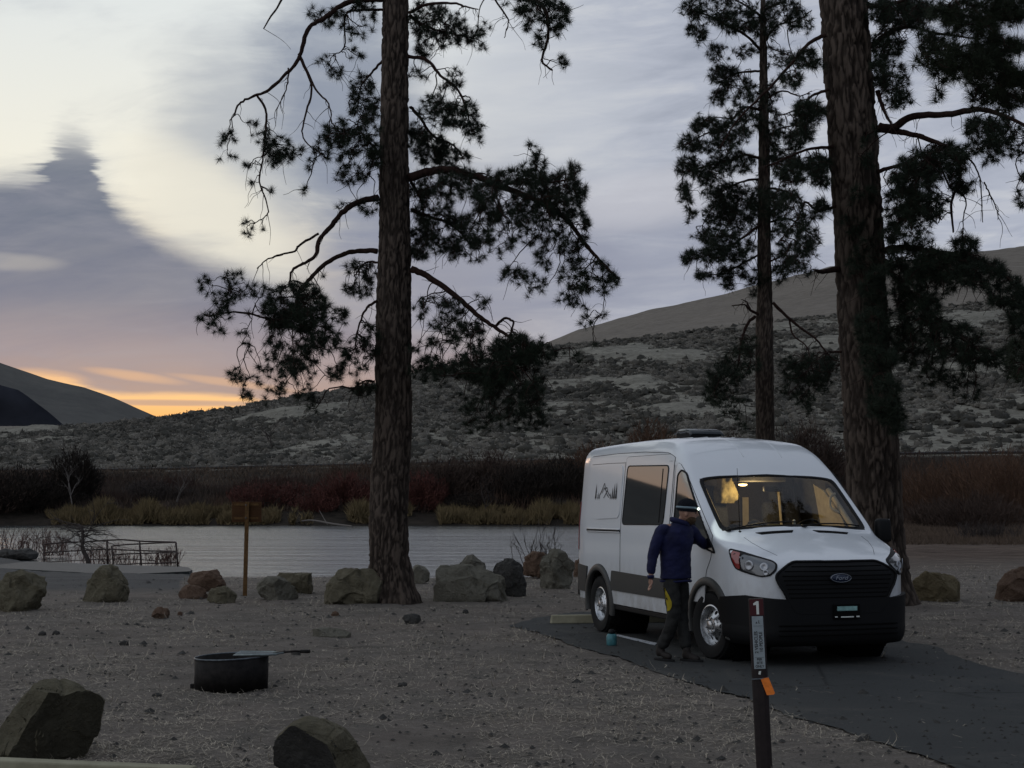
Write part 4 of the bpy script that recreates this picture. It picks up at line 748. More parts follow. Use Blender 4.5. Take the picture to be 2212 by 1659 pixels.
def fan_shrub(n, h, r, mat, name, label=None, cat='bush', group=None, loc=(0, 0, 0), seed=0, w=.03, kind=None, stems=0, twig=.5):
    """upright many-stemmed shrub of thin twigs with an uneven crown"""
    g = np.random.default_rng(seed); a = g.uniform(0, 2 * math.pi, n); rr = np.sqrt(g.uniform(0, 1, n)); lob = 1 + .25 * np.sin(a * 3 + seed) + .15 * np.sin(a * 5 + 2 * seed)
    t = g.uniform(0.0, 1, n) ** .75; R = r * rr * lob * (.35 + .65 * np.sqrt(np.clip(t, 0, 1))); top = h * (1 - .45 * rr ** 2) * (.85 + .3 * np.sin(a * 4 + rr * 5 + seed) * .5 + .1)
    P = np.stack([R * np.cos(a), R * np.sin(a), t * top * .86], 1); D = np.stack([np.cos(a) * rr * .7, np.sin(a) * rr * .7, np.ones(n)], 1) + g.normal(size=(n, 3)) * .38; D /= np.linalg.norm(D, axis=1, keepdims=True)
    L = g.uniform(.4, 1.1, n) * twig * h * .35; global rng; rng = g
    o = tris_mesh(name, P, D, L, np.full(n, w) * g.uniform(.6, 1.5, n), M[mat]); o.location = loc
    if kind: tag(o, kind=kind)
    else: tag(o, label, cat, group)
    return o
def bare_tree(name, label, base, h, mat, seed, spread=.55, lean=(0, 0), group=None, r0=.10, levels=4, split0=.28, parent=None):
    random.seed(seed); root = empty(name, base); tag(root, label, 'tree', group); tr = MB(); br = MB()
    def grow(p, d, L, r, lev, mb):
        pts = [p]; n = 5
        for i in range(n):
            d = (d + Vector((random.uniform(-1, 1), random.uniform(-1, 1), random.uniform(-.4, .6))) * .16).normalized(); pts.append(pts[-1] + d * L / n)
        mb.tube(pts, [r * (1 - .5 * i / n) for i in range(n + 1)], 5 if lev < 2 else 3, cap=False)
        if lev >= levels: return
        k = random.choice((2, 3, 3)) if lev else 4
        for j in range(k):
            q = pts[random.randrange(2, n + 1)] if j else pts[-1]; nd = (d + Vector((random.uniform(-1, 1), random.uniform(-1, 1), random.uniform(-.35, .8))) * (spread + .25 * lev * .5)).normalized()
            grow(q, nd, L * random.uniform(.55, .8), r * .52, lev + 1, br)
    grow(Vector((0, 0, -.1)), Vector((lean[0], lean[1], 1)).normalized(), h * split0 * 1.4, r0, 0, tr)
    tr.build('trunk', M[mat], root, True); br.build('branches', M[mat], root, True); return root
def mk_riparian():
    global rng
    rng = np.random.default_rng(3)
    # golden grass along the far bank (stuff)
    g = np.random.default_rng(31); n = 60000; q = g.uniform(-40, 1300, n); y = g.uniform(149.0, 153.5, n); keep = np.zeros(n, bool)
    for i in range(n):
        f = noise.noise(Vector((q[i] * .012, y[i] * .3, 2))); keep[i] = f > -.25 and not (q[i] < 110 + 30 * f) and not (640 < q[i] < 800 and f < .15) and not (890 < q[i] < 950)
    q, y = q[keep], y[keep]; x = (q - CX) / FPX * y; z = height(x, y)[0]; n = len(x); hgt = np.array([.9 + 1.3 * max(0, noise.noise(Vector((a * .02, 5, 1))) + .35) for a in q])
    D = np.stack([g.normal(0, .5, n), g.normal(0, .4, n), np.ones(n)], 1); D /= np.linalg.norm(D, axis=1, keepdims=True)
    tag(tris_mesh('riverbank_grass', np.stack([x, y, z - .05 + g.uniform(0, .45, n) * hgt], 1), D, hgt * g.uniform(.3, .85, n), np.full(n, .13), M['golden_grass']), kind='stuff')
    # low dark scrub on the bank slope: one mass
    n = 90000; q = g.uniform(-60, 2300, n); y = g.uniform(154, 198, n); x = (q - CX) / FPX * y; keep = np.array([noise.fractal(Vector((x[i] * .07, y[i] * .07, 4)), 1, 2, 3) > -.18 - .25 * (q[i] > 880) for i in range(n)]) & ~((q > 330) & (q < 640) & (y > 190) & (g.uniform(0, 1, n) < .5))
    q, x, y = q[keep], x[keep], y[keep]; z = height(x, y)[0]; n = len(x); D = np.stack([g.normal(0, .35, n), g.normal(0, .35, n), np.ones(n)], 1); D /= np.linalg.norm(D, axis=1, keepdims=True)
    h = np.array([(1.1 + 2.6 * max(0, noise.noise(Vector((x[i] * .09, y[i] * .10, 7))) + .12)) * min(1, max(.25, (199 - y[i]) / 16)) for i in range(n)])
    tag(tris_mesh('bank_thicket', np.stack([x, y, z + g.uniform(-.1, .6, n)], 1), D, h * g.uniform(.4, 1.1, n), np.full(n, .10), M['thicket']), kind='stuff')
    n = 34000; q = g.uniform(-60, 1300, n); y = g.uniform(155, 199, n); x = (q - CX) / FPX * y; z = height(x, y)[0]; D = np.stack([g.normal(0, .5, n), g.normal(0, .4, n), np.ones(n)], 1); D /= np.linalg.norm(D, axis=1, keepdims=True)
    tag(tris_mesh('bank_dry_grass', np.stack([x, y, z - .05], 1), D, g.uniform(.3, .9, n), np.full(n, .12), M['brown_grass']), kind='stuff')
    def S(q, Y, h, r, mat, label, seed, n=2600, w=.09, name='willow_shrub', group=None):
        x = (q - CX) / FPX * Y; fan_shrub(int(n * 1.5), h, r, mat, name, label, 'bush', group, (x, Y, hz(x, Y) - .1), seed, w, twig=.36)
    S(560, 157, 3.6, 3.6, 'red_willow', 'dark red willow shrub on the far bank directly behind the brown sign board', 1)
    S(640, 160, 3.4, 3.0, 'red_willow', 'low dark red willow on the far bank just right of the brown sign board', 2)
    S(745, 158, 4.6, 3.4, 'red_willow', 'rounded reddest willow on the far bank, left of the tall open pine trunk', 3, 4200)
    S(690, 155, 2.4, 2.6, 'red_willow', 'small red willow at the water side of the roundest red willow', 4, 1800)
    S(165, 160, 7.6, 2.6, 'dark_willow', 'tall narrow dark tree on the far bank near the left edge', 5, 3800)
    S(40, 156, 5.2, 5.5, 'dark_willow', 'broad blackish thicket on the far bank at the left edge of the picture', 6, 5200)
    S(110, 156, 3.4, 3.2, 'dark_willow', 'blackish shrub hanging over the far waterline left of the golden grass', 7, 2400)
    S(-40, 154, 5.4, 5.0, 'brown_willow', 'brown thicket cut off by the left edge above the river', 8, 4000)
    S(960, 160, 6.2, 4.4, 'brown_willow', 'tall purplish brown willow on the far bank right of the tall open pine trunk', 9, 4800)
    S(915, 156, 4.6, 2.8, 'red_willow', 'dark maroon willow at the far waterline touching the tall open pine trunk', 10, 3000)
    S(1060, 162, 7.0, 4.8, 'brown_willow', 'tallest brown willow mass on the far bank between the pine trunk and the van', 11, 5600)
    S(1130, 158, 5.6, 4.0, 'dark_willow', 'dark willow on the far bank just left of the rear of the white van', 12, 4400)
    S(1210, 160, 6.6, 4.6, 'dark_willow', 'dark willow mass on the far bank touching the rear edge of the white van', 13, 5000)
    S(1020, 155, 2.4, 3.2, 'dark_willow', 'low dark shrub at the far waterline below the tallest brown willow', 14, 2200)
    S(1290, 172, 7.4, 4.6, 'orange_willow', 'low orange brown willow showing above the rear roof of the white van', 15, 4200)
    S(1412, 176, 9.6, 3.6, 'orange_willow', 'rounded orange red willow standing above the white van roof, left of the roof vent', 16, 4800)
    S(1560, 180, 7.6, 6.0, 'brown_willow', 'brown brush above the white van roof beside the slim pine trunk', 17, 4200)
    S(1740, 176, 9.4, 5.0, 'brown_willow', 'tall brown brush between the slim pine and the thick pine', 18, 4600)
    S(330, 172, 3.0, 3.6, 'grey_willow', 'grey shrub on the far bank slope behind the pale bare tree', 19, 2400)
    S(860, 175, 4.0, 4.4, 'brown_willow', 'brown shrub below the railway beside the tall open pine trunk', 20, 2600)
    # reddish brush beyond the flat on the right
    rr = np.random.default_rng(9)
    labs = ['rust brown brush directly right of the thick pine trunk', 'tall rust brown brush in the middle of the right hand flat', 'orange brown brush cut off by the right edge of the picture', 'dark brown brush low in front of the rust brown brush', 'sprawling brown brush at the foot of the right hand thicket', 'pale brown brush under the railway on the right', 'dim brown brush far back on the right hand flat', 'rust brush between the tall rust brown brush and the right edge']
    for i, (q, Y, h, r, mt) in enumerate(((1990, 100, 4.6, 3.0, 'orange_willow'), (2080, 96, 5.2, 3.4, 'orange_willow'), (2190, 88, 5.2, 3.2, 'orange_willow'), (2110, 80, 2.4, 2.8, 'brown_willow'), (2030, 84, 2.0, 2.6, 'brown_willow'), (2000, 150, 5.4, 6.0, 'grey_willow'), (2130, 160, 6.0, 8.0, 'brown_willow'), (2150, 104, 5.4, 3.4, 'orange_willow'))):
        x = (q - CX) / FPX * Y; fan_shrub(5200, h, r, mt, 'brush_thicket', labs[i], 'bush', None, (x, Y, -.05), 60 + i, .035)
    n = 42000; q = rr.uniform(1930, 2300, n); y = rr.uniform(56, 112, n); x = (q - CX) / FPX * y; D = np.stack([rr.normal(0, .5, n), rr.normal(0, .5, n), np.ones(n)], 1); D /= np.linalg.norm(D, axis=1, keepdims=True)
    h = np.array([.25 + .9 * max(0, noise.noise(Vector((x[i] * .25, y[i] * .12, 3))) + .1) * min(1, (y[i] - 50) / 30) for i in range(n)])
    tag(tris_mesh('dry_flat_grass', np.stack([x, y, np.full(n, -.02)], 1), D, h * rr.uniform(.5, 1.1, n), np.full(n, .035), M['brown_grass']), kind='stuff')
    # bare pale trees on the far bank
    def T(q, Y, h, seed, label, lean=(0, 0), mat='bark_mid', r0=.10):
        x = (q - CX) / FPX * Y; bare_tree('bare_tree', label, (x, Y, hz(x, Y)), h, mat, seed, .6, lean, None, r0)
    T(160, 154, 6.4, 3, 'pale bare tree with thin straight trunk on the far bank above golden grass', (0, 0))
    T(378, 156, 5.6, 6, 'pale bare tree forking wide on the far bank, left of the brown sign', (.25, 0))
    T(1048, 152, 5.4, 9, 'thin grey bare tree in front of the brown willows right of the pine trunk', (0, 0), 'bark_far', .10)
    x = (588 - CX) / FPX * 232; bare_tree('bare_tree', 'small dark lone tree on the sagebrush slope above the brown sign', (x, 232, hz(x, 232)), 6.5, 'bark_far', 12, .7, (0, 0), None, .14)
    # fallen grey driftwood at the far waterline
    m = MB(); a = at_z(640, 1128, -.7); b = at_z(760, 1137, -.7); m.tube(smooth_path([a, a.lerp(b, .3) + Vector((0, 0, .3)), a.lerp(b, .7) + Vector((0, 0, .1)), b], 5), .08, 6); m.tube([a.lerp(b, .6), a.lerp(b, .45) + Vector((0, 0, 1.3))], [.05, .02], 5)
    tag(m.build('fallen_trunk', M['bark_mid']), 'grey fallen trunk lying along the far waterline left of the tall open pine', 'log')
def mk_litter():
    """dry grass and pine straw strewn over the camp ground"""
    g = np.random.default_rng(77); n = 190000; d = 4.2 * (38 / 4.2) ** (g.uniform(0, 1, n) ** 1.0); q = g.uniform(-120, 2330, n); x = (q - CX) / FPX * d; y = d
    poly = padpoly(); ins = np.zeros(n, bool); j = len(poly) - 1
    for i in range(len(poly)):
        a = poly[i]; b = poly[j]; c = ((a.y > y) != (b.y > y)) & (x < (b.x - a.x) * (y - a.y) / (b.y - a.y + 1e-12) + a.x); ins ^= c; j = i
    dens = np.array([noise.fractal(Vector((x[i] * .55, y[i] * .55, 3)), 1, 2, 4) for i in range(n)])
    keep = (dens > g.uniform(-.55, .5, n)) & (~ins | (g.uniform(0, 1, n) < .015)) & ~((q < 400) & (y > 27))
    x, y = x[keep], y[keep]; n = len(x); z0, _ = height(x, y)
    nz = fbm(x, y, 1.1, 5) * .03 + fbm(x, y, 5.0, 3, 4.) * .012
    z = z0 + np.where(z0 > -5, np.maximum(nz, -.01), 0) + .004
    a = g.uniform(0, 2 * math.pi, n); L = g.uniform(.025, .12, n) * (1 + .2 * (y > 15)); tilt = np.abs(g.normal(0, .10, n)); tilt[g.uniform(0, 1, n) < .06] = .9
    D = np.stack([np.cos(a) * np.cos(tilt), np.sin(a) * np.cos(tilt), np.sin(tilt)], 1); W = np.clip(.0016 + .00026 * y, .002, .012) * g.uniform(.6, 1.3, n)
    P = np.stack([x, y, z], 1); S = np.stack([-np.sin(a), np.cos(a), np.zeros(n)], 1); c = g.normal(0, .25, n)[:, None] * L[:, None] * S
    mid = P + D * L[:, None] * .5 + c + np.array([0, 0, .004]); end = P + D * L[:, None]; Wn = W[:, None] * S / 2
    V = np.stack([P - Wn, P + Wn, mid + Wn, mid - Wn, end], 1).reshape(-1, 3); b = np.arange(n) * 5
    me = bpy.data.meshes.new('dry_straw'); F = np.concatenate([np.stack([b, b + 1, b + 2], 1), np.stack([b, b + 2, b + 3], 1), np.stack([b + 3, b + 2, b + 4], 1)])
    tag(np_mesh('dry_straw', V, F, M['straw']), kind='stuff')
    # pebbles, stuff
    n = 5200; d = 4.6 * (34 / 4.6) ** g.uniform(0, 1, n); q = g.uniform(-60, 2280, n); x = (q - CX) / FPX * d; y = d; s = g.uniform(.004, .018, n) * (1 + 1.2 * (g.uniform(0, 1, n) < .04)) * (1 + .03 * y); z = height(x, y)[0]
    base = np.array([(1, 0, 0), (0, 1, 0), (-1, 0, 0), (0, -1, 0), (0, 0, .7), (0, 0, -.4)]); V = (base[None] * (s[:, None, None] * g.uniform(.6, 1.4, (n, 6, 1)))) + np.stack([x, y, z + .006], 1)[:, None]
    V = V.reshape(-1, 3); b = np.arange(n) * 6; F = np.concatenate([np.stack([b + i, b + (i + 1) % 4, b + 4], 1) for i in range(4)])
    tag(np_mesh('loose_pebbles', V, F, M['rock_dark']), kind='stuff')
# ---------------------------------------------------------------- rocks and small things
def rock(name, label, outline, mat, seed, depth=.8, base=None, cuts=13, group=None, k=.62, rough=.05, flatfront=None, cat='boulder', zb=0.0, dark=None):
    """outline: picture outline turned into a real cross-section, given depth and broken facets"""
    rows = [p[1] for p in outline]; base = base or max(rows); cxp = sum(p[0] for p in outline) / len(outline)
    front = at_z(cxp, base, zb); W = (at_y(max(p[0] for p in outline), base, front.y) - at_y(min(p[0] for p in outline), base, front.y)).x
    dep = W * depth / 2; Y = front.y + dep * .75; pts = [at_y(a, b, Y) for a, b in outline]; zmin = min(p.z for p in pts)
    # the outline foot goes into the ground
    pts = [Vector((p.x, p.y, p.z if p.z > zmin + .08 * W else min(p.z, zb) - .08)) for p in pts]
    c = Vector((sum(p.x for p in pts) / len(pts), Y, sum(p.z for p in pts) / len(pts)))
    def rad_at(th):
        d = Vector((math.cos(th), math.sin(th))); best = .01
        for i in range(len(pts)):
            a = Vector((pts[i].x - c.x, pts[i].z - c.z)); b = Vector((pts[(i + 1) % len(pts)].x - c.x, pts[(i + 1) % len(pts)].z - c.z)); e = b - a
            den = d.x * e.y - d.y * e.x
            if abs(den) < 1e-9: continue
            t = (a.x * e.y - a.y * e.x) / den; u = (a.x * d.y - a.y * d.x) / den
            if t > 0 and -1e-6 <= u <= 1 + 1e-6: best = max(best, t)
        return best
    tab = [rad_at(2 * math.pi * i / 180 ) for i in range(180)]
    bm = bmesh.new(); bmesh.ops.create_icosphere(bm, subdivisions=6 if W > .6 else 4, radius=1.0); r = random.Random(seed)
    planes = []
    for _ in range(cuts):
        n = Vector((r.uniform(-1, 1), r.uniform(-1.0, .6), r.uniform(-.3, 1))).normalized(); planes.append((n, r.uniform(.74, .98)))
    if flatfront: planes = [(Vector(n).normalized(), d) for n, d in flatfront] + planes
    org = Vector((c.x, Y, 0)); Hh = max(p.z for p in pts) - min(p.z for p in pts)
    for v in bm.verts:
        p = v.co.copy()
        lat = math.hypot(p.x, p.z); th = math.atan2(p.z, p.x) % (2 * math.pi); f = th / (2 * math.pi) * 180; i = int(f) % 180; R = tab[i] * (1 - f % 1) + tab[(i + 1) % 180] * (f % 1)
        latk = lat ** (k if lat > 0 else 1); q = Vector((math.cos(th) * latk * R, math.copysign(abs(p.y) ** .8, p.y) * dep, math.sin(th) * latk * R))
        for n, dd in planes:
            nw = Vector((n.x / (W / 2), n.y / dep, n.z / (Hh / 2))); o = q.dot(nw) / math.sqrt(n.x ** 2 + n.y ** 2 + n.z ** 2)
            if o > dd: q -= nw / nw.length_squared * (o - dd) * .97
        s = W; nz = noise.fractal(q * (2.2 / s) + Vector((seed, 0, 0)), .8, 2.1, 6) * rough * s + noise.noise(q * (9 / s)) * .010 * s
        vd, vp = noise.voronoi(q * (3.1 / s) + Vector((seed * 3.3, 0, 0))); cell = vp[0]; e_ = vd[1] - vd[0]
        nz += s * (.045 * noise.cell(cell * 7.7) - .02) * min(1, e_ * 9) - (.010 * s if e_ < .05 else 0)
        dirn = q.normalized() if q.length else Vector((0, 0, 1)); q += dirn * nz
        v.co = Vector((q.x, q.y, q.z + c.z))
    me = bpy.data.meshes.new(name); bm.to_mesh(me); bm.free(); o = link(name, me, M[mat], None, True); o.location = org
    if dark:  # recolour one facet by its normal, shade put into the colour
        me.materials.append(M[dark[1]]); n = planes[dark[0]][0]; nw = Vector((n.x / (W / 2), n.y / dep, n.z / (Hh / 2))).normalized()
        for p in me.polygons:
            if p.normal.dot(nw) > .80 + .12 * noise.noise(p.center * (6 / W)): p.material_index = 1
    try: me.set_sharp_from_angle(angle=rad(24))
    except Exception: pass
    return tag(o, label, cat, group)
def mk_rocks():
    R = rock; B = 'boulder'
    R(B, 'rounded boulder cut off by the left edge, one of the row beside the boat ramp', [(-22, 1316), (-24, 1262), (-5, 1240), (30, 1228), (70, 1226), (98, 1240), (101, 1268), (92, 1300), (70, 1320), (20, 1322)], 'rock_olive', 1, .8)
    R(B, 'dome shaped boulder standing alone below the pipe railing', [(180, 1294), (188, 1262), (202, 1232), (222, 1219), (243, 1220), (262, 1236), (276, 1262), (283, 1295), (240, 1300)], 'rock_olive', 2, .8)
    R(B, 'flat topped square reddish block resting behind two low rocks, left of the sign post', [(400, 1270), (402, 1240), (440, 1234), (480, 1230), (488, 1262), (486, 1272)], 'rock_brown', 3, .7, 1278, 5, k=.45, rough=.03)
    R(B, 'low pale brown rock in front of the flat topped block', [(384, 1276), (396, 1264), (430, 1262), (450, 1272), (446, 1291), (396, 1293)], 'rock_brown', 4, .8)
    R(B, 'low olive rock nearest the foot of the sign post', [(446, 1292), (456, 1270), (486, 1267), (510, 1276), (508, 1298), (470, 1302)], 'rock_olive', 5, .8)
    R(B, 'lens shaped pale boulder with a pointed left end, right of the sign post', [(547, 1258), (562, 1247), (596, 1245), (626, 1252), (642, 1272), (640, 1299), (600, 1298), (562, 1290)], 'rock_grey', 6, .9, flatfront=[((.8, -.6, 0), .45), ((-.35, -.9, -.25), .62)])
    R(B, 'dark square block behind the lens shaped boulder', [(594, 1250), (600, 1236), (650, 1235), (676, 1236), (674, 1282), (610, 1284)], 'rock_olive', 7, .7, 1284, 4, k=.42, rough=.03)
    R(B, 'broad boulder leaning against the foot of the tall open pine', [(702, 1300), (708, 1262), (722, 1236), (745, 1222), (775, 1220), (800, 1226), (835, 1250), (846, 1290), (820, 1304), (750, 1306)], 'rock_olive', 8, .75, 1305)
    R(B, 'small squarish boulder just right of the tall open pine trunk', [(880, 1262), (882, 1226), (900, 1219), (918, 1222), (928, 1238), (926, 1262)], 'rock_grey', 9, .9, k=.5)
    R(B, 'large pale block boulder in the middle of the row', [(943, 1296), (942, 1232), (952, 1221), (1000, 1219), (1060, 1222), (1088, 1240), (1100, 1296), (1020, 1302)], 'rock_grey', 10, .7, 1300, 5, k=.48, rough=.035)
    R(B, 'boulder whose pointed top peeps up behind the large pale block', [(984, 1240), (990, 1218), (1008, 1198), (1022, 1197), (1048, 1222), (1056, 1250), (1020, 1280)], 'rock_grey', 11, .8, 1278, 5)
    R(B, 'dark grey rounded boulder at the right end of the large pale block', [(1052, 1284), (1060, 1222), (1080, 1205), (1104, 1203), (1124, 1222), (1139, 1258), (1136, 1284)], 'rock_dark', 12, .8, 1288)
    R(B, 'reddish boulder half hidden behind the boulder next to the van', [(1128, 1240), (1134, 1204), (1152, 1191), (1176, 1192), (1196, 1210), (1196, 1246)], 'rock_brown', 13, .9, 1250)
    R(B, 'tall rounded grey boulder next to the rear wheel of the white van', [(1164, 1270), (1162, 1210), (1172, 1190), (1196, 1182), (1220, 1190), (1240, 1216), (1249, 1256), (1240, 1270)], 'rock_grey', 14, .85, 1273)
    R(B, 'small reddish boulder showing under the rear corner of the van', [(1238, 1238), (1240, 1212), (1258, 1200), (1284, 1210), (1290, 1242)], 'rock_brown', 15, .9, 1246)
    R(B, 'boulder with an ochre left face, right of the thick pine trunk', [(1966, 1292), (1970, 1246), (1984, 1236), (2020, 1234), (2058, 1244), (2080, 1264), (2086, 1288), (2060, 1298), (2000, 1300)], 'rock_ochre', 16, .75, flatfront=[((-.75, -.65, .1), .5)])
    R(B, 'boulder cut off by the right edge of the picture', [(2150, 1294), (2156, 1262), (2176, 1240), (2205, 1226), (2250, 1228), (2280, 1260), (2276, 1298)], 'rock_brown', 17, .8, 1299)
    R(B, 'big angular boulder in the left foreground with one flat side darkened as shade', [(-30, 1640), (-16, 1590), (20, 1540), (42, 1502), (66, 1476), (120, 1468), (168, 1486), (204, 1508), (212, 1522), (204, 1570), (186, 1628), (160, 1646), (60, 1650)], 'rock_olive', 18, .8, 1650, 4, k=.6, rough=.03, flatfront=[((.62, -.78, -.08), .26), ((-.35, -.85, .40), .55), ((.1, -.25, .97), .72)], dark=(0, 'rock_olive_shaded'))  # right facet takes the darkened olive: its shade is painted in
    R(B, 'foreground boulder cut by the bottom edge, pale top and black broken face', [(588, 1690), (586, 1620), (600, 1586), (624, 1562), (660, 1552), (700, 1560), (744, 1580), (778, 1618), (800, 1660), (806, 1720), (700, 1740)], 'rock_olive', 19, .8, 1706, 3, k=.6, rough=.03, flatfront=[((-.42, -.78, -.46), .30), ((.30, -.45, .84), .62), ((.8, -.5, .2), .6)], dark=(0, 'rock_dark'))  # black facet: dark mineral plus the undercut's shade, both in the colour
    S = 'rock'
    R(S, 'fist like brown rock on the dirt left of centre, in line with the sign post', [(327, 1332), (331, 1318), (346, 1311), (364, 1313), (369, 1330), (352, 1336)], 'rock_brown', 21, .9, cat='rock')
    R(S, 'black rough rock on the dirt in front of the tall open pine', [(869, 1338), (874, 1328), (890, 1325), (908, 1330), (911, 1340), (890, 1347)], 'rock_dark', 22, .8, cat='rock')
    R('flat_stone', 'long flat pale topped stone lying beyond the fire ring', [(670, 1374), (674, 1358), (700, 1354), (750, 1353), (760, 1362), (758, 1376), (700, 1379)], 'rock_grey', 23, .45, 1379, 3, k=.4, rough=.02, cat='stone')
    for i, (x, y, w, m, lab) in enumerate(((92, 1368, 9, 'rock_dark', 'left one of two small dark stones lying close together at the far left'), (121, 1367, 9, 'rock_dark', 'right one of two small dark stones lying close together at the far left'),
        (268, 1389, 11, 'rock_dark', 'small dark stone half sunk in the dirt beyond the fire ring'), (338, 1503, 12, 'rock_dark', 'small dark stone just left of the base of the fire ring'),
        (869, 1479, 13, 'rock_dark', 'small pointed dark stone alone on the dirt right of the fire ring'), (638, 1413, 14, 'rock_dark', 'flat dark stone just past the handle of the fire ring grate'),
        (389, 1324, 6, 'rock_brown', 'tiny stone beside the fist like brown rock'), (724, 1325, 9, 'rock_brown', 'small reddish stone between the lens shaped boulder and the pine'), (1006, 1320, 7, 'rock_dark', 'tiny dark stone in front of the large pale block boulder'))):
        R(S, lab, [(x - w, y + 3), (x - w * .7, y - w * .35), (x, y - w * .6), (x + w * .8, y - w * .3), (x + w, y + 3), (x, y + 5)], m, 40 + i, .9, cuts=3, cat='stone')
def mk_fire_ring():
    c = at_z(496, 1489); Rr = 78 / FPX * c.y * 1.0; root = empty('fire_ring', (c.x, c.y + Rr * .2, 0)); tag(root, 'rusty black steel fire ring with a swung out grate on the dirt', 'fire ring')
    m = MB(); hgt = 67 / FPX * c.y; n = 64; t = .012
    m.lathe([(Rr - t, .0), (Rr, -.04), (Rr, hgt * .5), (Rr + .002, hgt), (Rr - t, hgt + .002), (Rr - t, hgt * .5), (Rr - t, -.04)], n); o = m.build('ring_wall', M['iron'], root, True)
    for v in o.data.vertices: v.co.x += .004 * math.sin(v.co.z * 9); v.co.z += .012 * v.co.x / Rr * (v.co.z > .1)
    m = MB(); m.tube([(Rr * math.cos(a) * .997, Rr * math.sin(a) * .997, hgt + .004 + .012 * math.cos(a)) for a in [2 * math.pi * i / 64 for i in range(65)]], .0085, 6); m.build('rim', M['rimiron'], root, True)
    m = MB(); m.lathe([(0.0, .05), (Rr * .5, .06), (Rr - t - .002, .03)], 32); m.build('ash_bed', M['rock_dark'], root, True)
    g = MB(); z = hgt + .035; x0, x1, y0, y1 = Rr * .18, Rr * 1.30, -Rr * .62, Rr * .35
    fr = [(x0, y0, z), (x1 - .06, y0 + .04, z), (x1 + .05, (y0 + y1) / 2, z + .004), (x1 - .08, y1 - .03, z), (x0, y1, z), (x0, y0, z)]; g.tube(fr, .009, 6)
    for i in range(22):
        xx = x0 + (x1 - .05 - x0) * (i + .5) / 22; k = max(0, (xx - (x1 - .2)) / .2) * .08; g.tube([(xx, y0 + .01 + k, z), (xx, y1 - .01 - k, z)], .0062, 5)
    for i in range(3): yy = y0 + (y1 - y0) * (i + 1) / 4; g.tube([(x0, yy, z - .006), (x1, yy, z - .006)], .006, 5)
    gr = g.build('grate', M['grate'], root, True)
    h = MB(); h.tube([(x1 - .02, (y0 + y1) / 2, z + .004), (x1 + .16, (y0 + y1) / 2 + .02, z + .02), (x1 + .22, (y0 + y1) / 2 + .02, z + .015)], .010, 8); h.lathe([(0, 0), (.016, .003), (.017, .09), (0, .1)], 10, (x1 + .2, (y0 + y1) / 2 + .02, z + .016), 'x'); h.build('handle', M['iron'], gr, True)
    
    for c_, s_ in (((-Rr * 1.02, -.02, .02), (.05, .05, .05)), ((x0 + .02, y0 - .005, hgt - .02), (.03, .02, .10))): b = MB(); b.box(c_, s_); b.build('bracket', M['iron'], root)
def text_obj(name, s, size, mat, parent, M4, ext=.001, shear=0, sx=1.0, align='CENTER', bold=0.0):
    cu = bpy.data.curves.new(name, 'FONT'); cu.body = s; cu.size = size; cu.extrude = ext; cu.shear = shear; cu.align_x = align; cu.align_y = 'CENTER'; cu.offset = bold; cu.space_character = 1.0
    t = bpy.data.objects.new(name, cu); COL.objects.link(t); dg = bpy.context.evaluated_depsgraph_get(); me = bpy.data.meshes.new_from_object(t.evaluated_get(dg)); bpy.data.objects.remove(t)
    me.transform(Matrix.Diagonal((sx, 1, 1, 1))); me.transform(M4); me.materials.clear(); o = link(name, me, M[mat], parent); return o
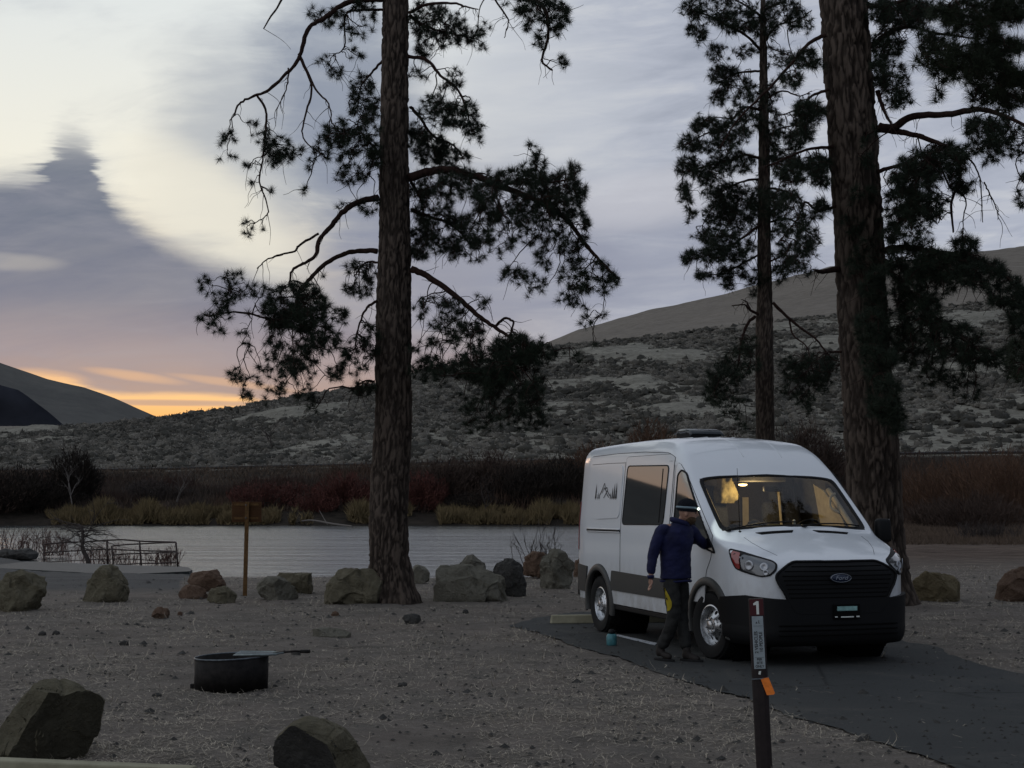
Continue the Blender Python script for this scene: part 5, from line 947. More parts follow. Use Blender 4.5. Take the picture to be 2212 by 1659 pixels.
def mk_marker():
    base = at_z(1652, 1674); Y = base.y; top = at_y(1633, 1293, Y); H = top.z; lean = top.x - base.x
    root = empty('site_marker_post', (base.x, Y, 0), -.10); root.rotation_euler = (0, math.atan2(lean, H) , -.10); tag(root, 'dark maroon numbered site marker post with a grey sticker standing before the van', 'marker post')
    w = 34 / FPX * Y; t = .045; m = MB(); n = 8
    # U-shaped flexible post: slightly curved section
    prof = [(-w / 2, 0), (-w * .42, -.012), (-w * .2, -.018), (w * .2, -.018), (w * .42, -.012), (w / 2, 0), (w * .42, .014), (-w * .42, .014)]
    V = []; zs = [-.2, .2, .5, .8, H - .01, H]
    for z in zs:
        k = .96 if z == H else 1
        for a, b in prof: V.append((a * k, b * k, z))
    F = [(i * 8 + j, i * 8 + (j + 1) % 8, (i + 1) * 8 + (j + 1) % 8, (i + 1) * 8 + j) for i in range(5) for j in range(8)]; F.append(tuple(40 + j for j in range(8))); m.add(V, F); m.build('post', M['maroon'], root)
    def zz(py): return at_y(1640, py, Y).z
    def plate(name, z0, z1, ww, mat, y=-.0205, parent=root, xo=0.0): 
        q = MB(); q.box((xo, y, (z0 + z1) / 2), (ww, .002, z1 - z0)); return q.build(name, M[mat], parent, False, .0008)
    num = plate('number_panel', zz(1329), zz(1294), w * .86, 'maroon_cap'); Rx = Matrix.Rotation(math.pi / 2, 4, 'X')
    # numeral 1 with a flag, as in road-sign lettering
    hN = zz(1298) - zz(1326.5); u = hN; q = MB(); q.add([(-.02 * u, -.0228, 0), (.17 * u, -.0228, 0), (.17 * u, -.0228, u), (.0 * u, -.0228, u), (-.24 * u, -.0228, .84 * u), (-.24 * u, -.0228, .70 * u), (-.02 * u, -.0228, .72 * u)], [(0, 1, 2, 3, 4, 5, 6)]); o = q.build('numeral', M['white'], num); o.location.z = zz(1326.5)
    z0, z1 = zz(1444), zz(1330.5); st = plate('sticker', z0, z1, w * .70, 'paper', xo=w*.02); hh = z1 - z0; yy = -.0222; xo = w * .02
    Rv = Matrix.Rotation(math.pi / 2, 4, 'X') @ Matrix.Rotation(math.pi / 2, 4, 'Z')   # reads upwards
    def place(s, x, z, size, R, sx=1.0, name='lettering'): text_obj(name, s, size, 'ink', st, Matrix.Translation((x + xo, yy, z)) @ R, .0004, 0, sx, bold=.0006)
    ws = w * .70
    place('2 VEHICLES', -ws * .20, z0 + hh * .505, ws * .40, Rv, .98); place('10 PEOPLE', ws * .22, z0 + hh * .51, ws * .40, Rv, .98)
    for s, f in (('PER', .178), ('SITE', .112), ('ONLY', .046)): place(s, 0, z0 + hh * f, ws * .29, Rx, 1.0)
    
    for f in (.815, .215): ln = MB(); ln.box((xo, yy, z0 + hh * f), (ws * .8, .001, hh * .005)); ln.build('rule_line', M['ink'], st)
    # small camping pictogram (tent and person) in the top box
    p = MB(); zc = z0 + hh * .88; s = ws * .2
    p.add([(xo - s, yy, zc - s * .4), (xo - s * .1, yy, zc - s * .4), (xo - s * .5, yy, zc + s * .5)], [(0, 1, 2)]); p.box((xo + s * .5, yy, zc + s * .1), (s * .28, .0008, s * 1.0)); p.box((xo + s * .55, yy, zc + s * .75), (s * .34, .0008, s * .34)); p.box((xo + s * .7, yy, zc - s * .2), (s * .9, .0008, s * .16), Matrix.Rotation(.7, 3, 'Y')); p.build('pictogram', M['ink'], st)
    q = MB(); zt = zz(1452); q.add([(-.010, -.0215, zt - .010), (.004, -.0215, zt - .014), (.009, -.0215, zt + .010), (-.006, -.0215, zt + .008)], [(0, 1, 2, 3)]); q.build('white_mark', M['white'], root)
    q = MB(); q.tube([(-w * .52, -.024, zz(1466)), (w * .3, -.026, zz(1465)), (w * .52, -.018, zz(1463))], .0045, 6); q.build('tag_cord', M['rimiron'], root)
    tg = MB(); a = zz(1464); b = zz(1500); V = [(w * .02, -.028, a - .002), (w * .52, -.032, a + .004), (w * .86, -.040, b + .012), (w * .78, -.040, b + .002), (w * .36, -.034, b - .001)]
    V2 = [(x, y + .0012, z) for x, y, z in V]; tg.add(V + V2, [(0, 4, 3, 2, 1), (5, 6, 7, 8, 9), (0, 1, 6, 5), (1, 2, 7, 6), (2, 3, 8, 7), (3, 4, 9, 8), (4, 0, 5, 9)])
    o = tg.build('ticket', M['orange'], None); o.parent = root; o.name = 'permit_tag'
def mk_sign():
    b = at_z(529, 1287); Y = b.y; root = empty('sign_post', (b.x, Y, 0), .12); tag(root, 'brown wooden sign board on a single weathered post at the river edge', 'sign')
    top = at_y(531, 1084, Y).z; s = Y / FPX; m = MB(); m.box((0, 0, top / 2 - .1), (8.6 * s, 8.6 * s, top + .2)); o = m.build('post', M['postwood'], root, False, .006); o.rotation_euler = (0, .012, 0)
    z0 = at_y(531, 1128, Y).z; bd = MB(); nb = 3
    for i in range(nb):
        h = (top - z0) / nb; bd.box((.01, .07, z0 + h * (i + .5)), (63 * s, .035, h - .001))
    pn = bd.build('panel', M['signboard'], root, False, .004)
    m = MB(); m.box((.0, .05, top - .05), (52 * s, .02, .04)); m.box((.0, .05, z0 + .07), (52 * s, .02, .04)); m.build('batten', M['postwood'], root)
    for z in (top - .06, z0 + .08): m = MB(); m.lathe([(0, -.004), (.014, -.002), (.014, .006)], 10, (0, -.062, z), 'y'); m.build('bolt', M['rimiron'], root)
def mk_gate():
    Y = 57.5; s = Y / FPX
    def P(cx, cy, dy=0): u = 54.86 + cx * .1736; v = 1124.6 + cy * .1736; return at_y(u, v, Y + dy)
    c0 = P(230, 600); zb = hz(c0.x, Y); root = empty('pipe_railing', (c0.x, Y, zb)); tag(root, 'rusty pipe railing with sagging rails beside the boat ramp at the left', 'railing')
    def L(p): return p - Vector((c0.x, Y, zb))
    m = MB(); m.tube([L(P(235, 610)), L(P(228, 290))], .028, 8); m.build('rail_post', M['gate'], root, True)
    m = MB(); m.tube([L(P(1022, 560)), L(P(1015, 245))], .035, 8); m.build('rail_post', M['gate'], root, True)
    m = MB(); m.tube(smooth_path([L(P(228, 292)), L(P(500, 272)), L(P(760, 262)), L(P(1015, 245)), L(P(1220, 238)), L(P(1420, 255)), L(P(1650, 262)), L(P(1870, 268))], 3), .030, 8); m.build('top_rail', M['gate'], root, True)
    m = MB(); m.tube(smooth_path([L(P(235, 400)), L(P(440, 386)), L(P(760, 368)), L(P(1020, 356)), L(P(1250, 366)), L(P(1600, 378)), L(P(1870, 384))], 3), .026, 8); m.build('middle_rail', M['gate'], root, True)
    m = MB(); m.tube(smooth_path([L(P(235, 520)), L(P(560, 500)), L(P(850, 486)), L(P(1160, 478)), L(P(1380, 482)), L(P(1620, 500))], 3), .018, 6); m.build('lower_rail', M['gate'], root, True)
    c1 = P(1080, 590, -1.0); r2 = empty('pipe_gate', (c1.x, Y - 1.0, zb)); tag(r2, 'leaning rusty pipe gate section closer than the railing, above the concrete ramp edge', 'gate')
    def L2(p): return p - Vector((c1.x, Y - 1.0, zb))
    m = MB(); m.tube([L2(P(1100, 600, -1)), L2(P(1075, 315, -1))], .032, 8); m.build('gate_post', M['gate'], r2, True)
    m = MB(); m.tube([L2(P(1445, 600, -1)), L2(P(1420, 260, -1))], .036, 8); m.build('gate_post', M['gate'], r2, True)
    m = MB(); m.tube([L2(P(1898, 600, -1)), L2(P(1872, 268, -1))], .036, 8); m.build('gate_post', M['gate'], r2, True)
    for nm, pts, r in (('top_rail', [(1075, 315), (1240, 300), (1420, 290), (1640, 278), (1872, 268)], .028), ('upper_rail', [(1090, 428), (1250, 415), (1420, 408), (1640, 402), (1880, 388)], .026), ('lower_rail', [(1130, 548), (1440, 535), (1700, 528), (1890, 515)], .024)):
        m = MB(); m.tube(smooth_path([L2(P(a, b, -1)) for a, b in pts], 3), r, 8); m.build(nm, M['gate'], r2, True)
    # leaning bare sapling between
    x = P(790, 560, -.6); root = empty('bare_sapling', (x.x, Y - .6, zb - .05)); tag(root, 'small crooked bare tree growing up through the pipe railing', 'tree'); base = Vector((x.x, Y - .6, zb - .05))
    pts = [P(800, 600, -.6), P(770, 470, -.6), P(735, 400, -.6), P(708, 330, -.6), P(715, 240, -.6), P(712, 130, -.6), P(700, 60, -.6)]; m = MB(); pth = smooth_path([p - base for p in pts], 4); m.tube(pth, [.10 - .055 * i / len(pth) for i in range(len(pth))], 7); m.build('trunk', M['bark_far'], root, True)
    random.seed(4); m = MB()
    for i in range(30):
        A = pth[random.randrange(12, len(pth))]; d = Vector((random.choice((-1, 1)) * random.uniform(.3, 1), random.uniform(-.5, .5), random.uniform(-.3, .7))).normalized(); L0 = random.uniform(.6, 2.6) * (1 if random.random() < .5 else .6); q = [A]
        for k in range(5): d = (d + Vector((random.uniform(-.35, .35), random.uniform(-.3, .3), random.uniform(-.4, .25)))).normalized(); q.append(q[-1] + d * L0 / 5)
        m.tube(q, [.022, .018, .015, .012, .009, .006], 4, cap=False)
        for k in range(3):
            B = q[random.randrange(1, 5)]; e = (d + Vector((random.uniform(-1, 1), random.uniform(-.5, .5), random.uniform(-.8, .6)))).normalized() * random.uniform(.25, .8); m.tube([B, B + e * .5 + Vector((0, 0, .05)), B + e], [.010, .008, .005], 3, cap=False)
    m.build('branches', M['bark_far'], root, True)
def mk_bankside():
    # concrete ramp slab: real block, side faces coloured darker than the top
    z = -.93; q = [at_z(118, 1246, -.35), at_z(300, 1238, -.55), at_z(412, 1231, -.62), at_z(404, 1221, -.72), at_z(240, 1224, -.72), at_z(130, 1232, -.5)]
    a = at_y(262, 1241, 43.0); b = at_y(409, 1234, 44.5); m = MB(); th = 1.1
    V = [(a.x - 5, 45.5, a.z + .1), (a.x, 43.0, a.z), (b.x, 44.5, b.z), (b.x - .55, 47.5, b.z - .1), (b.x - 1.9, 53, a.z - .25), (a.x - 6, 53, a.z - .05)]
    V2 = [(x, y, zz - th) for x, y, zz in V]; m.add(V, [(0, 1, 2, 3, 4, 5)], 0); m.add(V + V2, [(0, 6, 7, 1), (1, 7, 8, 2), (2, 8, 9, 3), (3, 9, 10, 4)], 1)
    tag(m.build('boat_ramp_slab', [M['concrete'], M['darkconc']]), 'pale concrete ramp slab with a dark side face below the pipe gate', 'ramp')
    a2 = at_y(292, 1250, 42.4); b2 = at_y(404, 1244, 43.6); m = MB(); V = [(a2.x, a2.y, a2.z), (b2.x, b2.y, b2.z), (b2.x + .02, b2.y + .9, b2.z), (a2.x + .1, a2.y + .9, a2.z)]; V2 = [(x, y, zz - .5) for x, y, zz in V]
    m.add(V + V2, [(0, 1, 2, 3), (0, 4, 5, 1), (1, 5, 6, 2), (3, 7, 4, 0)]); tag(m.build('ramp_footing', M['darkconc']), 'dark concrete footing stepped below the ramp slab', 'footing')
    # wheel stop
    p0 = at_z(1189, 1348); p1 = at_z(1286, 1347); L = 1.83; d = (p1 - p0).normalized(); m = MB(); h = .115; w = .15
    prof = [(-w / 2, 0), (w / 2, 0), (w * .36, h), (-w * .36, h)]; V = []
    for t in (0, L):
        k = .0 if t == 0 else 0
        for y, z in prof: V.append((t + (.02 if (z > 0 and t == 0) else (-.02 if z > 0 else 0)), y, z + .004))
    m.add(V, [(0, 3, 2, 1), (4, 5, 6, 7), (0, 1, 5, 4), (1, 2, 6, 5), (2, 3, 7, 6), (3, 0, 4, 7)])
    o = m.build('wheel_stop', M['stopconc'], None, False, .012); o.location = p0 + Vector((0, w / 2, 0)); o.rotation_euler = (0, 0, math.atan2(d.y, d.x)); tag(o, 'pale concrete wheel stop block behind the rear wheel of the van', 'wheel stop')
    # teal jug
    c = at_z(1322, 1396); s = c.y / FPX; r = empty('gas_canister', (c.x, c.y + .06, .004)); tag(r, 'small teal canister stove with a black top on the asphalt by the rear wheel', 'canister')
    m = MB(); m.lathe([(0, 0), (10 * s, 0), (11 * s, 2 * s), (11.5 * s, 20 * s), (9 * s, 24 * s), (4 * s, 25.5 * s), (0, 25.5 * s)], 20); m.build('body', M['teal'], r, True)
    m = MB(); m.lathe([(0, 25 * s), (6.5 * s, 25 * s), (7.5 * s, 28 * s), (5 * s, 34 * s), (0, 35 * s)], 14); m.box((6 * s, 0, 31 * s), (12 * s, 2 * s, 2 * s)); m.build('cap', M['plastic'], r, True)
    # weathered timber at lower left
    a = at_z(-60, 1668); b = at_z(420, 1690); m = MB(); d = (b - a); n = 24; V = []; 
    m2 = MB(); R3 = Matrix.Rotation(math.atan2(d.y, d.x), 3, 'Z'); m2.box((a + b) / 2 + Vector((0, -.03, .045)), (d.length, .12, .11), R3); tag(m2.build('timber_edging', M['stopconc'], None, False, .012), 'weathered pale timber edging at the bottom left corner in front of the big boulder', 'timber')
    # bare twigs behind the boulders and weeds on the bank
    g = np.random.default_rng(8)
    def weeds(name, label, px, py, z, w, h, n, mat, seed, kind=None, cat='weeds', wd=.006):
        c = at_z(px, py, z); gg = np.random.default_rng(seed); P = np.stack([gg.normal(0, w / 2.2, n), gg.normal(0, w / 4, n), np.zeros(n)], 1); D = np.stack([gg.normal(0, .35, n), gg.normal(0, .35, n), np.ones(n)], 1); D /= np.linalg.norm(D, axis=1, keepdims=True)
        base = MB(); random.seed(seed)
        for i in range(n):
            p = Vector(P[i]); d = Vector(D[i]); L = h * random.uniform(.4, 1.0); q = [p, p + d * L * .5, p + d * L + Vector((random.uniform(-.1, .1) * L, 0, -.04 * L))]; base.tube(q, [wd, wd * .8, wd * .4], 3, cap=False)
            for _ in range(4):
                t = random.uniform(.3, .9); s0 = p + d * L * t; e = (d + Vector((random.uniform(-.9, .9), random.uniform(-.6, .6), random.uniform(-.2, .4)))).normalized() * L * random.uniform(.15, .35); base.tube([s0, s0 + e * .6, s0 + e], [wd * .6, wd * .5, wd * .3], 3, cap=False)
        o = base.build(name, M[mat]); o.location = (c.x, c.y, z - .03); tag(o, label, cat, None, kind)
    weeds('bare_shrub', 'leafless twiggy shrub rising behind the reddish boulder left of the van', 1165, 1226, -.25, 1.2, 1.45, 22, 'bark_far', 1, cat='shrub', wd=.012)
    weeds('dry_weeds', 'pinkish brown dead weeds at the far left edge on the river bank', 12, 1200, -.9, 3.0, 1.5, 90, 'dead_weed', 2, cat='weeds', wd=.016)
    weeds('dry_weeds', 'dead weed clump around the left post of the pipe railing', 112, 1199, -.9, 1.2, 1.4, 50, 'dead_weed', 3, cat='weeds', wd=.016)
    weeds('dry_weeds', 'sparse dead stems under the left half of the pipe railing', 175, 1214, -.95, 1.8, .9, 34, 'dead_weed', 4, cat='weeds', wd=.012)
    weeds('dry_weeds', 'dead stems between the pipe railing and the pipe gate', 238, 1217, -.95, 1.1, 1.0, 44, 'dead_weed', 5, cat='weeds', wd=.012)
    weeds('dry_weeds', 'reddish brown weed tuft at the right end of the pipe gate', 352, 1218, -.95, .8, .8, 70, 'dead_weed', 6, cat='weeds', wd=.014)
    weeds('dry_weeds', 'thin dead stems behind the left part of the pipe gate', 285, 1218, -.95, 1.4, .8, 30, 'dead_weed', 7, cat='weeds', wd=.012)
    rock('boulder', 'low black rock hump among the pinkish weeds at the left bank', [(-30, 1206), (-10, 1192), (20, 1184), (60, 1184), (82, 1196), (80, 1206)], 'rock_dark', 71, .5, 1206, cat='boulder', zb=-.9)
    weeds('dead_brush_pile', 'pale twiggy dead brush lying on the flat right of the thick pine', 2130, 1166, 0, 1.3, .9, 170, 'bark_far', 9, cat='brush', wd=.016)
# ---------------------------------------------------------------- the van (x = across, y = back from the nose, z = up)
BL = 5.30; FA, RA = .95, 4.37; WR = .365; WHC = .362
f_plan = pchip([0, .02, .06, .13, .25, .45, .8, 1.2, 4.9, 5.2, 5.30], [.64, .71, .775, .85, .915, .965, .99, 1.0, .985, .965, .93])
f_tum = pchip([.15, .40, .75, 1.2, 1.42, 1.6, 2.05, 2.3, 2.7], [.965, .985, 1.0, .995, .985, .968, .925, .90, .86])
f_zt = pchip([0, .02, .06, .2, .5, .82, 1.0, 1.55, 1.75, 2.0, 2.3, 2.8, 3.6, 5.15, 5.27, 5.3], [.96, 1.01, 1.055, 1.135, 1.255, 1.365, 1.515, 1.985, 2.15, 2.315, 2.42, 2.465, 2.47, 2.44, 2.41, 2.36])
f_yt = pchip([0, .5, .82, 1.55, 1.9, 2.4, 5.3], [.56, .80, .885, .845, .80, .73, .71])
f_ds = pchip([0, .3, .82, 1.55, 1.9, 2.4, 5.3], [.05, .06, .07, .075, .14, .21, .21])
f_cr = pchip([0, .5, .82, 1.55, 1.9, 2.4, 5.3], [.02, .035, .05, .045, .05, .04, .035])
def Ymx(l, z): return 1.03 * f_plan(l) * f_tum(z)
def warp(p):
    x, l, z = p; b = .085 * max(0, 1 - (x / .95) ** 2) * max(0, 1 - l / 1.6) ; return (x, l - b, z)
ZB = .40
def section(l, n1=22, n2=6, n3=10):
    zt = f_zt(l); zs = zt - f_ds(l); yt = min(f_yt(l), Ymx(l, zs) - .03); out = []
    for i in range(n1): z = ZB + (zs - ZB) * i / n1; out.append((Ymx(l, z), z))
    P0 = (Ymx(l, zs), zs); P2 = (yt, zt); P1 = (Ymx(l, zt - .01) * .992, zt - .012)
    for i in range(n2):
        t = i / n2; out.append(((1 - t) ** 2 * P0[0] + 2 * t * (1 - t) * P1[0] + t * t * P2[0], (1 - t) ** 2 * P0[1] + 2 * t * (1 - t) * P1[1] + t * t * P2[1]))
    for i in range(n3 + 1):
        y = yt * (1 - i / n3); out.append((y, zt + f_cr(l) * (1 - (y / yt) ** 2)))
    return out
N1, N2, N3 = 22, 6, 10; WS0, WS1 = .86, 1.535
def mk_van():
    W = empty('van', (3.374 + .03, 15.741, 0.004), rad(17.11)); tag(W, 'white high sided van parked nose out on the asphalt pad, cab light on', 'van')
    ls = sorted(set([0, .01, .02, .04, .06, .09, .13, .18, .25, .33] + [round(.40 + i * .045, 4) for i in range(9)] + [.82, WS0] + list(np.linspace(WS0, WS1, 16)) + [1.56] + list(np.linspace(1.6, 5.1, 80)) + [5.15, 5.2, 5.24, 5.27, 5.29, 5.3]))
    rows = []; V = []; npt = (N1 + N2 + N3) * 2 + 1
    for l in ls:
        s = section(l, N1, N2, N3); full = [(-y, z) for y, z in s] + [(y, z) for y, z in reversed(s[:-1])]
        for y, z in full: V.append(warp((y, l, z)))
    F = []; G = []; nl = len(ls); k0 = N1 + N2
    for i in range(nl - 1):
        for k in range(npt - 1):
            f = (i * npt + k, i * npt + k + 1, (i + 1) * npt + k + 1, (i + 1) * npt + k)
            lm = (ls[i] + ls[i + 1]) / 2
            if WS0 < lm < WS1 and k0 <= k < npt - 1 - k0: G.append(f); continue
            # wheel openings
            a = V[f[0]]; b = V[f[2]]; cy, cz = (a[1] + b[1]) / 2, (a[2] + b[2]) / 2
            if (k < N1 or k > npt - 2 - N1) and (math.hypot(cy - FA, cz - .37) < .478 or math.hypot(cy - RA, cz - .37) < .478): continue
            F.append(f)
    F.append(tuple(reversed(range(npt))));
    F.append(tuple((nl - 1) * npt + k for k in range(npt)))
    body = MB(); 
    # front cap as a fan grid so it bows forward
    F = F[:-2] + [F[-1]]; body.add(V, F)
    ny = npt; 
    s0 = [V[k] for k in range(ny)]
    cap = []; 
    for j in range(N1 + N2 + N3):
        pass
    # front cap rows: join mirrored points by horizontal rows
    half = N1 + N2 + N3; nr = 14; b0 = len(body.v)
    for j in range(half):
        yl = abs(s0[j][0]); z = s0[j][2]
        for t in range(nr + 1):
            x = -yl + 2 * yl * t / nr; body.v.append(warp((x, 0.0, z)))
    for j in range(half - 1):
        for t in range(nr): body.f.append((b0 + j * (nr + 1) + t, b0 + j * (nr + 1) + t + 1, b0 + (j + 1) * (nr + 1) + t + 1, b0 + (j + 1) * (nr + 1) + t)); body.m.append(0)
    bo = body.build('body', M['paint'], W, True)
    bm = bmesh.new(); bm.from_mesh(bo.data); bmesh.ops.remove_doubles(bm, verts=bm.verts, dist=.0006); bmesh.ops.recalc_face_normals(bm, faces=bm.faces); bm.to_mesh(bo.data); bm.free()
    bo.data.set_sharp_from_angle(angle=rad(38))
    # BVH of the complete hull, for laying panels on it
    fullF = []
    for i in range(nl - 1):
        for k in range(npt - 1): fullF.append((i * npt + k, i * npt + k + 1, (i + 1) * npt + k + 1, (i + 1) * npt + k))
    vb = [tuple(v) for v in V] + [tuple(p) for p in body.v[b0:]]; off = len(V)
    fullF += [tuple(i - b0 + off for i in f) for f in body.f if f[0] >= b0]
    T = BVHTree.FromPolygons(vb, fullF)
    def hit(o, d):
        h = T.ray_cast(Vector(o), Vector(d).normalized()); 
        if h[0] is None: return None
        n = h[1]; n = n if n.dot(Vector(d)) < 0 else -n; return h[0], n
    def side_map(sgn):
        def f(a, b, off):
            b = min(b, f_zt(max(a, 0)) - f_ds(max(a, 0)) * .62) if a > .5 else b
            h = hit((sgn * 3, a, b), (-sgn, 0, 0)) or hit((sgn * 3, a, b - .02), (-sgn, 0, 0))
            if h is None: return Vector((sgn * 1.0, a, b))
            return h[0] + h[1] * off
        return f
    def front_map(a, b, off):   # a = angle seen from (0,.95), b = z
        d = Vector((math.sin(a), -math.cos(a), 0)); o = Vector((0, .95, b)) + d * 4; h = hit(o, -d)
        if h is None: return Vector((0, .95, b)) + d * .9
        n = Vector((h[1].x, h[1].y, h[1].z * .3)).normalized(); return h[0] + n * off
    def top_map(a, b, off):
        h = hit((a, b, 5), (0, 0, -1)); return h[0] + h[1] * off
    def patch(name, poly, fmap, off, mat, parent, cell=.05, rim=.012, smooth=True, hole=None):
        """a panel following the hull: flat outline cut into cells, laid on the surface, with its edge turned in"""
        bm = bmesh.new(); vs = [bm.verts.new((p[0], p[1], 0)) for p in poly]; f = bm.faces.new(vs); f.normal_update()
        if f.normal.z < 0: f.normal_flip()
        if hole:
            hv = [bm.verts.new((p[0], p[1], 0)) for p in hole]
        a0, a1 = min(p[0] for p in poly), max(p[0] for p in poly); b0_, b1 = min(p[1] for p in poly), max(p[1] for p in poly)
        for ax, lo, hi in ((0, a0, a1), (1, b0_, b1)):
            n = max(1, int((hi - lo) / cell)); 
            for i in range(1, n):
                c = lo + (hi - lo) * i / n; co = (c, 0, 0) if ax == 0 else (0, c, 0); no = (1, 0, 0) if ax == 0 else (0, 1, 0)
                bmesh.ops.bisect_plane(bm, geom=bm.verts[:] + bm.edges[:] + bm.faces[:], plane_co=co, plane_no=no)
        src = {v: (v.co.x, v.co.y) for v in bm.verts}
        be = [e for e in bm.edges if len(e.link_faces) == 1]
        r = bmesh.ops.extrude_edge_only(bm, edges=be); nv = [g for g in r['geom'] if isinstance(g, bmesh.types.BMVert)]
        for v in nv: src[v] = (v.co.x, v.co.y)
        inner = set(nv)
        for v in bm.verts:
            a, b = src[v]; v.co = fmap(a, b, off - (rim if v in inner else 0))
        bmesh.ops.recalc_face_normals(bm, faces=bm.faces)
        me = bpy.data.meshes.new(name); bm.to_mesh(me); bm.free(); o = link(name, me, M[mat], parent, smooth)
        me.set_sharp_from_angle(angle=rad(40)); return o
    def rnd(poly, r=.05, n=4):
        out = []; N = len(poly)
        for i in range(N):
            p, a, b = Vector(poly[i]), Vector(poly[i - 1]), Vector(poly[(i + 1) % N]); ra = min(r, (a - p).length * .45); rb = min(r, (b - p).length * .45)
            u = p + (a - p).normalized() * ra; w = p + (b - p).normalized() * rb
            for k in range(n + 1):
                t = k / n; q = u * (1 - t) ** 2 + p * 2 * t * (1 - t) + w * t * t; out.append((q.x, q.y))
        return out
    def line(name, pts, fmap, mat, parent, r=.004, off=.001, closed=False):
        m = MB(); P = []
        if closed: pts = list(pts) + [pts[0]]
        for i in range(len(pts) - 1):
            a, b = Vector(pts[i]), Vector(pts[i + 1]); n = max(1, int((b - a).length / .04))
            for k in range(n): q = a.lerp(b, k / n); P.append(fmap(q.x, q.y, off))
        P.append(fmap(pts[-1][0], pts[-1][1], off)); m.tube(P, r, 5); return m.build(name, M[mat], parent, True)
    # ---- windshield
    g = MB(); used = sorted({i for f in G for i in f}); mp = {v: i for i, v in enumerate(used)}
    g.add([V[i] for i in used], [tuple(mp[i] for i in f) for f in G]); gl = g.build('windshield', M['glass'], W, True)
    # black surround with rounded inner corners
    i0 = ls.index(min(ls, key=lambda l: abs(l - WS0))); i1 = ls.index(min(ls, key=lambda l: abs(l - WS1)))
    def wsp(u, v, off=0.0):   # u -1..1 across, v 0..1 up
        l = WS0 + (WS1 - WS0) * v; yt = min(f_yt(l), 5); x = u * yt; z = f_zt(l) + f_cr(l) * (1 - (x / yt) ** 2); p = Vector(warp((x, l, z))); n = Vector((x * .12, -.62, .78)).normalized(); return p + n * off
    fr = MB(); nseg = 120
    def loop(inx, iny, rc):
        out = []
        for k in range(nseg):
            a = 2 * math.pi * k / nseg; c, s = math.cos(a), math.sin(a); e = rc
            out.append((math.copysign(abs(c) ** e, c) * (1 - inx), .5 + .5 * math.copysign(abs(s) ** e, s) * (1 - iny)))
        return out
    outer = loop(-.022, -.03, .13); inner = loop(.03, .06, .15)
    Vv = [wsp(u, v, .004) for u, v in outer] + [wsp(u, v, .006) for u, v in inner] + [wsp(u, v, -.004) for u, v in inner]
    fr.add(Vv, [(k, (k + 1) % nseg, nseg + (k + 1) % nseg, nseg + k) for k in range(nseg)] + [(nseg + k, nseg + (k + 1) % nseg, 2 * nseg + (k + 1) % nseg, 2 * nseg + k) for k in range(nseg)]); fr.build('windshield_seal', M['plastic'], gl, True)
    wp = MB(); 
    for (a, b) in (((-.93, -.01), (.02, .055)), ((.10, -.01), (.92, .045))):
        pts = [wsp(a[0] + (b[0] - a[0]) * t, a[1] + (b[1] - a[1]) * t + .03 * math.sin(t * 3), .018) for t in np.linspace(0, 1, 9)]; wp.tube(pts, .008, 6)
        wp.box(wsp(a[0], a[1], .015), (.05, .05, .03))
    wp.build('wiper', M['plastic'], gl, True)
    # cab lining: an inner skin behind glass and roof
    m = MB(); sl_ = [l for l in ls if .84 <= l <= 2.64]; kk = [k for k in range(npt)]
    for ri, l in enumerate(sl_):
        i = ls.index(l)
        for k in kk: x, y, z = V[i * npt + k]; m.v.append((x * .955, y + (.0 if l > 1.6 else .03), z - (.035 if z > 1.5 else 0)))
    for r_ in range(len(sl_) - 1):
        lm = (sl_[r_] + sl_[r_ + 1]) / 2
        for k in range(npt - 1):
            z = (m.v[r_ * npt + k][2] + m.v[(r_ + 1) * npt + k][2]) / 2
            if z < .62: continue
            if lm < 1.56 and (k0 - 1 <= k <= npt - 1 - k0): continue
            m.f.append((r_ * npt + k, r_ * npt + k + 1, (r_ + 1) * npt + k + 1, (r_ + 1) * npt + k)); m.m.append(0)
    m.build('cab_lining', M['lining'], W, True)
    # ---- panels on both sides
    for sg in (-1, 1):
        sm = side_map(sg); pas = sg == -1
        if pas:
            # sliding door with its big window
            d = patch('sliding_door', rnd([(2.02, .60), (3.57, .60), (3.57, 2.27), (2.02, 2.27)], .06), sm, .0045, 'paint', W, .06)
            line('door_gap', rnd([(2.02, .60), (3.57, .60), (3.57, 2.27), (2.02, 2.27)], .06), sm, 'seam', d, .0045, .001, True)
            win = rnd([(2.20, 1.44), (3.53, 1.42), (3.50, 2.155), (2.16, 2.135)], .07); patch('window', win, sm, .009, 'sideglass', d, .08); line('window_seal', win, sm, 'plastic', d, .010, .006, True)
            line('window_divider', [(2.33, 1.46), (2.33, 2.10)], sm, 'plastic', d, .006, .010)
            h = MB(); p = sm(2.22, 1.22, .02); h.tube([p + Vector((0, 0, -.08)), p + Vector((sg * .03, 0, -.05)), p + Vector((sg * .03, 0, .05)), p + Vector((0, 0, .08))], .012, 8); h.build('handle', M['plastic'], d, True)
            rl = MB(); P = [sm(l, 1.335 - .008 * (l - 3.6), .004) for l in np.linspace(3.60, 4.82, 20)]; rl.tube(P, .020, 6); rl.build('door_rail', M['plastic'], W, True)
            rl = MB(); P = [sm(l, 1.352 - .008 * (l - 3.6), .012) for l in np.linspace(3.60, 4.80, 20)]; rl.tube(P, .009, 6); P = [sm(l, 1.318 - .008 * (l - 3.6), .012) for l in np.linspace(3.60, 4.80, 20)]; rl.tube(P, .009, 6); rl.build('rail_lip', M['paint'], W, True)
        else:
            d = None
        # rear quarter pressing: a stamped recess line with rounded lower rear corner
        qp = rnd([(3.66, 1.50), (4.55, 1.47), (4.82, 1.62), (4.83, 2.18), (3.66, 2.17)], .11, 6); q = patch('quarter_panel', qp, sm, .010, 'paint', W, .06, .012)
